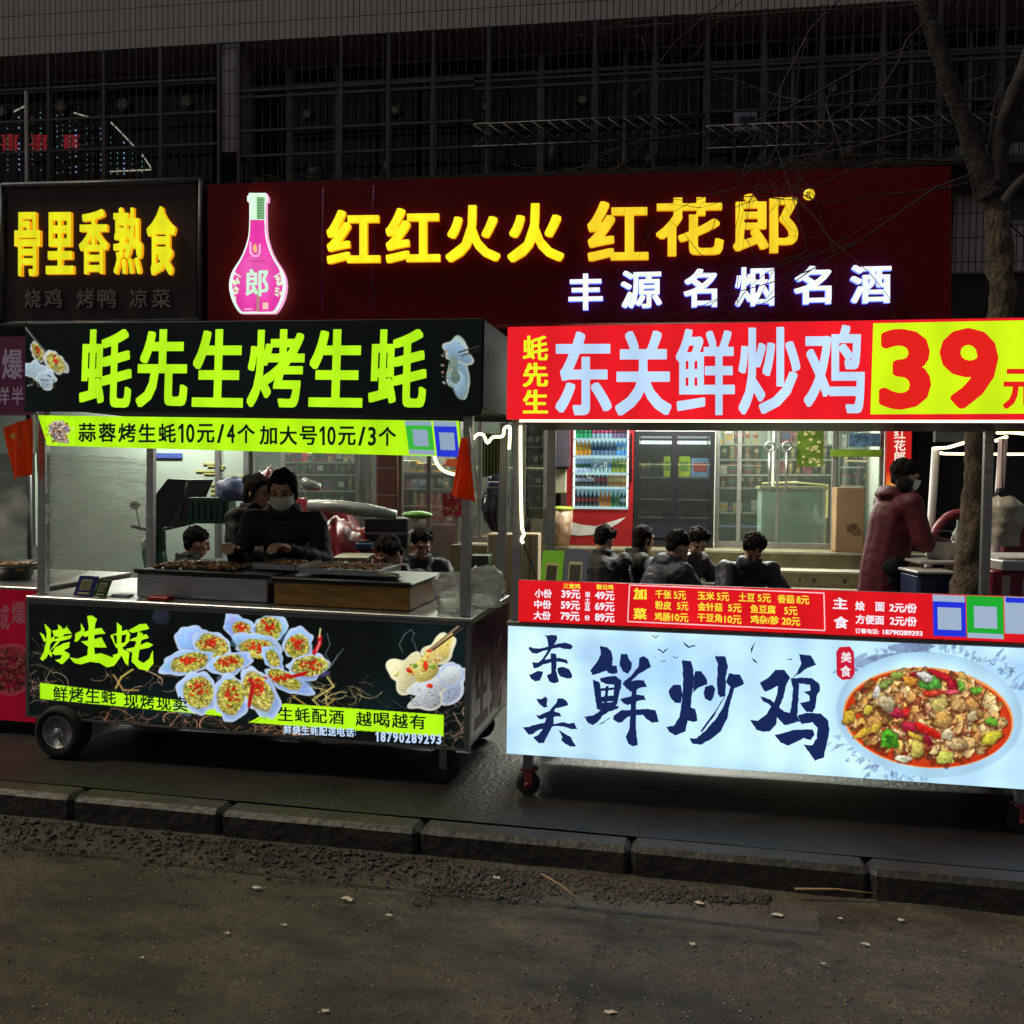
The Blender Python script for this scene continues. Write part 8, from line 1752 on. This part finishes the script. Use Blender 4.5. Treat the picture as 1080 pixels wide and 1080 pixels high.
for sx in (0, 1):
    for sy in (0, 1): mb = MB(); X_ = x_.x - .02 + sx * (x2.x + .2 - x_.x - .02); mb.tube([(X_, x_.y + .04 + sy * .42, SZ + .001), (X_, x_.y + .04 + sy * .42, x_.z - .021)], .013, 6); t.part('leg', mb, STEELD)
c = Vector((wp(993, 575, 6.7).x, 6.7, x_.z)); t = Thing('stock_pot', 'pale box of supplies on the metal table under the gloved hands', 'container', WF, c); mb = MB(); mb.lathe(c, [(.09, .001), (.10, .12), (.105, .125), (.095, .125), (.085, .01)], 20); t.part('body', mb, M('pale_pot', (.4, .4, .36), .4)); mb = MB(); mb.tube([c + Vector((-.1, 0, .1)), c + Vector((-.06, -.02, .2)), c + Vector((.06, -.02, .2)), c + Vector((.1, 0, .1))], .004, 5); t.part('handle', mb, STEELD)
c = Vector((wp(1010, 575, 6.8).x, 6.8, x_.z)); lathe_ = MB(); lathe_.lathe(c, [(.035, .001), (.04, .14), (.03, .18), (.008, .22), (.005, .27), (.0001, .275)], 14); solo('squeeze_bottle', 'white pointed squeeze bottle beside the tree trunk', 'bottle', WF, lathe_, M('white_squeeze', (.5, .56, .52), .4), c)
c = wp(1000, 606, 6.3); t = Thing('storage_bin', 'dark blue tub under the metal table', 'bin', WF, (c.x, c.y, SZ)); mb = MB(); mb.box(c.x - .2, c.x + .05, c.y, c.y + .3, SZ + .001, c.z, b=.02); t.part('tub', mb, M('blue_tub', (.015, .03, .09), .4)); mb = MB(); mb.box(c.x - .21, c.x + .06, c.y - .01, c.y + .31, c.z + .001, c.z + .02, b=.005); t.part('rim', mb, WPOLE)
mb = MB(); mb.box(bx(966, 500, .3), XR, .3, .4, SZ, 3.2); apt.part('dark_wall', mb, DARK)
mb = MB(); a = B.hit(987, 449, -.5); b_ = B.hit(1025, 466, -.5); mb.box(a[0], b_[0], -.5, -.42, b_[1], a[1]); solo('air_duct', 'grey slatted panel high between the red banner and the tree', 'panel', B, mb, M('duct_grey', (.14, .15, .14), .5, var=.3), (a[0], -.5, b_[1]))

# ================================================================== STALL AT THE LEFT EDGE
LY = .35
lx0 = C1.hit(-160, 680, LY)[0]; lx1 = C1.hit(40, 680, LY)[0]; lz1 = C1.hit(10, 622, LY)[1]; lz0 = C1.hit(10, 760, LY)[1]
ls2 = Thing('food_cart', 'red fronted food cart cut by the left edge, next to the oyster cart', 'food cart', C1, ((lx0 + lx1) / 2, LY + .4, SZ)); mb = MB(); mb.box(lx0, lx1, LY + .006, LY + .9, lz0, lz1); ls2.part('body', mb, STEELD)
pic = Pic(-60, 600, 60, 780, 2, (150, 8, 36)); pic.blob(10, 706, 29, 27, (120, 20, 40), 0, .03, .1, (150, 70, 80), .95)
for k in range(300): a = RNG.uniform(0, 6.28); q = math.sqrt(RNG.random()); pic.blob(10 + 25 * q * math.cos(a), 706 + 23 * q * math.sin(a), RNG.uniform(.8, 2.6), RNG.uniform(.6, 1.6), ((60, 20, 24), (100, 50, 40), (130, 70, 60), (40, 14, 16))[RNG.integers(0, 4)], RNG.uniform(0, 3), .3)
ls2.part('printed_front', pic.mesh('printed_front', C1, LY, lx0, lx1 - .01, lz0, lz1, 160, 140, VC('left_print', .5), ls2.base), None)
mb = MB(); letter(mb, '城', C1, rq(-8, 638, 10, 664, .02), LY - .002, .02); letter(mb, '爆', C1, rq(12, 634, 27, 658, .02), LY - .002, .02); ls2.part('lettering', mb, M('grey_pink_letter', L(150, 90, 100), .5, var=.2, emit=L(120, 60, 70), es=.4))
mb = MB(); mb.box(lx0, lx1, LY - .01, LY + .92, lz1 + .001, lz1 + .02, b=.004); ls2.part('counter_top', mb, STEEL)
x, z = C1.hit(10, 596, LY + .3); t = Thing('wok', 'steaming wide pan of golden food on the cart at the left edge', 'wok', C1, (x, LY + .3, lz1 + .021)); mb = MB(); mb.lathe((x, LY + .35, lz1 + .022), [(.10, 0), (.11, .06), (.17, .10), (.175, .10), (.12, .065), (.0001, .05)], 28); t.part('pan', mb, STEELD); mb = MB(); pile(mb, x - .11, x + .11, LY + .26, LY + .44, lz1 + .085, 160, .018, .03, 0, 4); t.part('food', mb, M('golden_food', (.55, .33, .10), .5, var=.5, scale=30, emit=None)); mb = MB(); mb.tube([(x + .1, LY + .35, lz1 + .12), (x + .24, LY + .3, lz1 + .16), (x + .25, LY + .3, lz1 + .145)], .006, 6); t.part('handle', mb, STEEL)
x, z = B.hit(-20, 400, -1.6); x1 = B.hit(37, 400, -1.6)[0]; z1 = B.hit(10, 355, -1.6)[1]; z0 = B.hit(10, 437, -1.6)[1]; t = Thing('shop_sign', 'dim magenta sign with grey characters behind the left end of the oyster cart roof', 'shop sign', B, (x, -1.6, z0)); mb = MB(); mb.box(bx(-90, 400, -1.6), x1, -1.6, -1.4, z0, z1); t.part('board', mb, M('dim_magenta', L(62, 22, 42), .5, var=.2, emit=L(58, 16, 38), es=.5))
mb = MB(); letter(mb, '爆', B, rq(2, 368, 24, 400), -1.604, .02); letter(mb, '鲜', B, rq(-8, 408, 10, 427), -1.604, .015); letter(mb, '半', B, rq(12, 408, 25, 427), -1.604, .015); t.part('lettering', mb, M('dim_letters', L(120, 106, 116), .5, emit=L(110, 96, 106), es=.5, var=.1))
mb = MB()
for px in (-60, 30): X_ = bx(px, 400, -1.45); mb.tube([(X_, -1.45, SZ), (X_, -1.45, z0 - .001)], .025, 8)
t.part('post', mb, STEELD)
mb = MB(); X_ = bx(20, 400, -1.0); mb.box(bx(-90, 500, -1.1), bx(37, 500, -1.1), -1.1, -1.06, bz(10, 575, -1.1), bz(10, 478, -1.1)); solo('wall_panel', 'pale greenish panel behind the starred flag at the left edge', 'panel', B, mb, LTW, (bx(0, 500, -1.1), -1.1, bz(10, 575, -1.1)))
# steam over the wok
mb = MB(); c = Vector((x - 0, 0, 0)); sx_, sz_ = C1.hit(8, 545, LY + .35); mb.ell((sx_, LY + .35, sz_), (.13, .14, .26), 24, 16, nz=.3, seed=2)
m = bpy.data.materials.new('steam'); m.use_nodes = True; n = m.node_tree.nodes; l = m.node_tree.links; n.remove(n['Principled BSDF']); pv = n.new('ShaderNodeVolumePrincipled'); pv.inputs['Color'].default_value = (.9, .9, .9, 1)
tc = n.new('ShaderNodeTexCoord'); nz = n.new('ShaderNodeTexNoise'); nz.inputs['Scale'].default_value = 7; nz.inputs['Detail'].default_value = 4; mr = n.new('ShaderNodeMapRange'); mr.inputs[1].default_value = .45; mr.inputs[2].default_value = .8; mr.inputs[4].default_value = 7; l.new(tc.outputs['Object'], nz.inputs['Vector']); l.new(nz.outputs['Fac'], mr.inputs[0]); l.new(mr.outputs[0], pv.inputs['Density']); l.new(pv.outputs[0], n['Material Output'].inputs['Volume'])
solo('steam', None, None, C1, mb, m, (sx_, LY + .35, sz_), kind='stuff')

for o in COL.objects:
    if 'label' in o and len(str(o['label']).split()) > 16: print('LONGLABEL', o.name, o['label'])
bpy.data.scenes.remove(TMP)
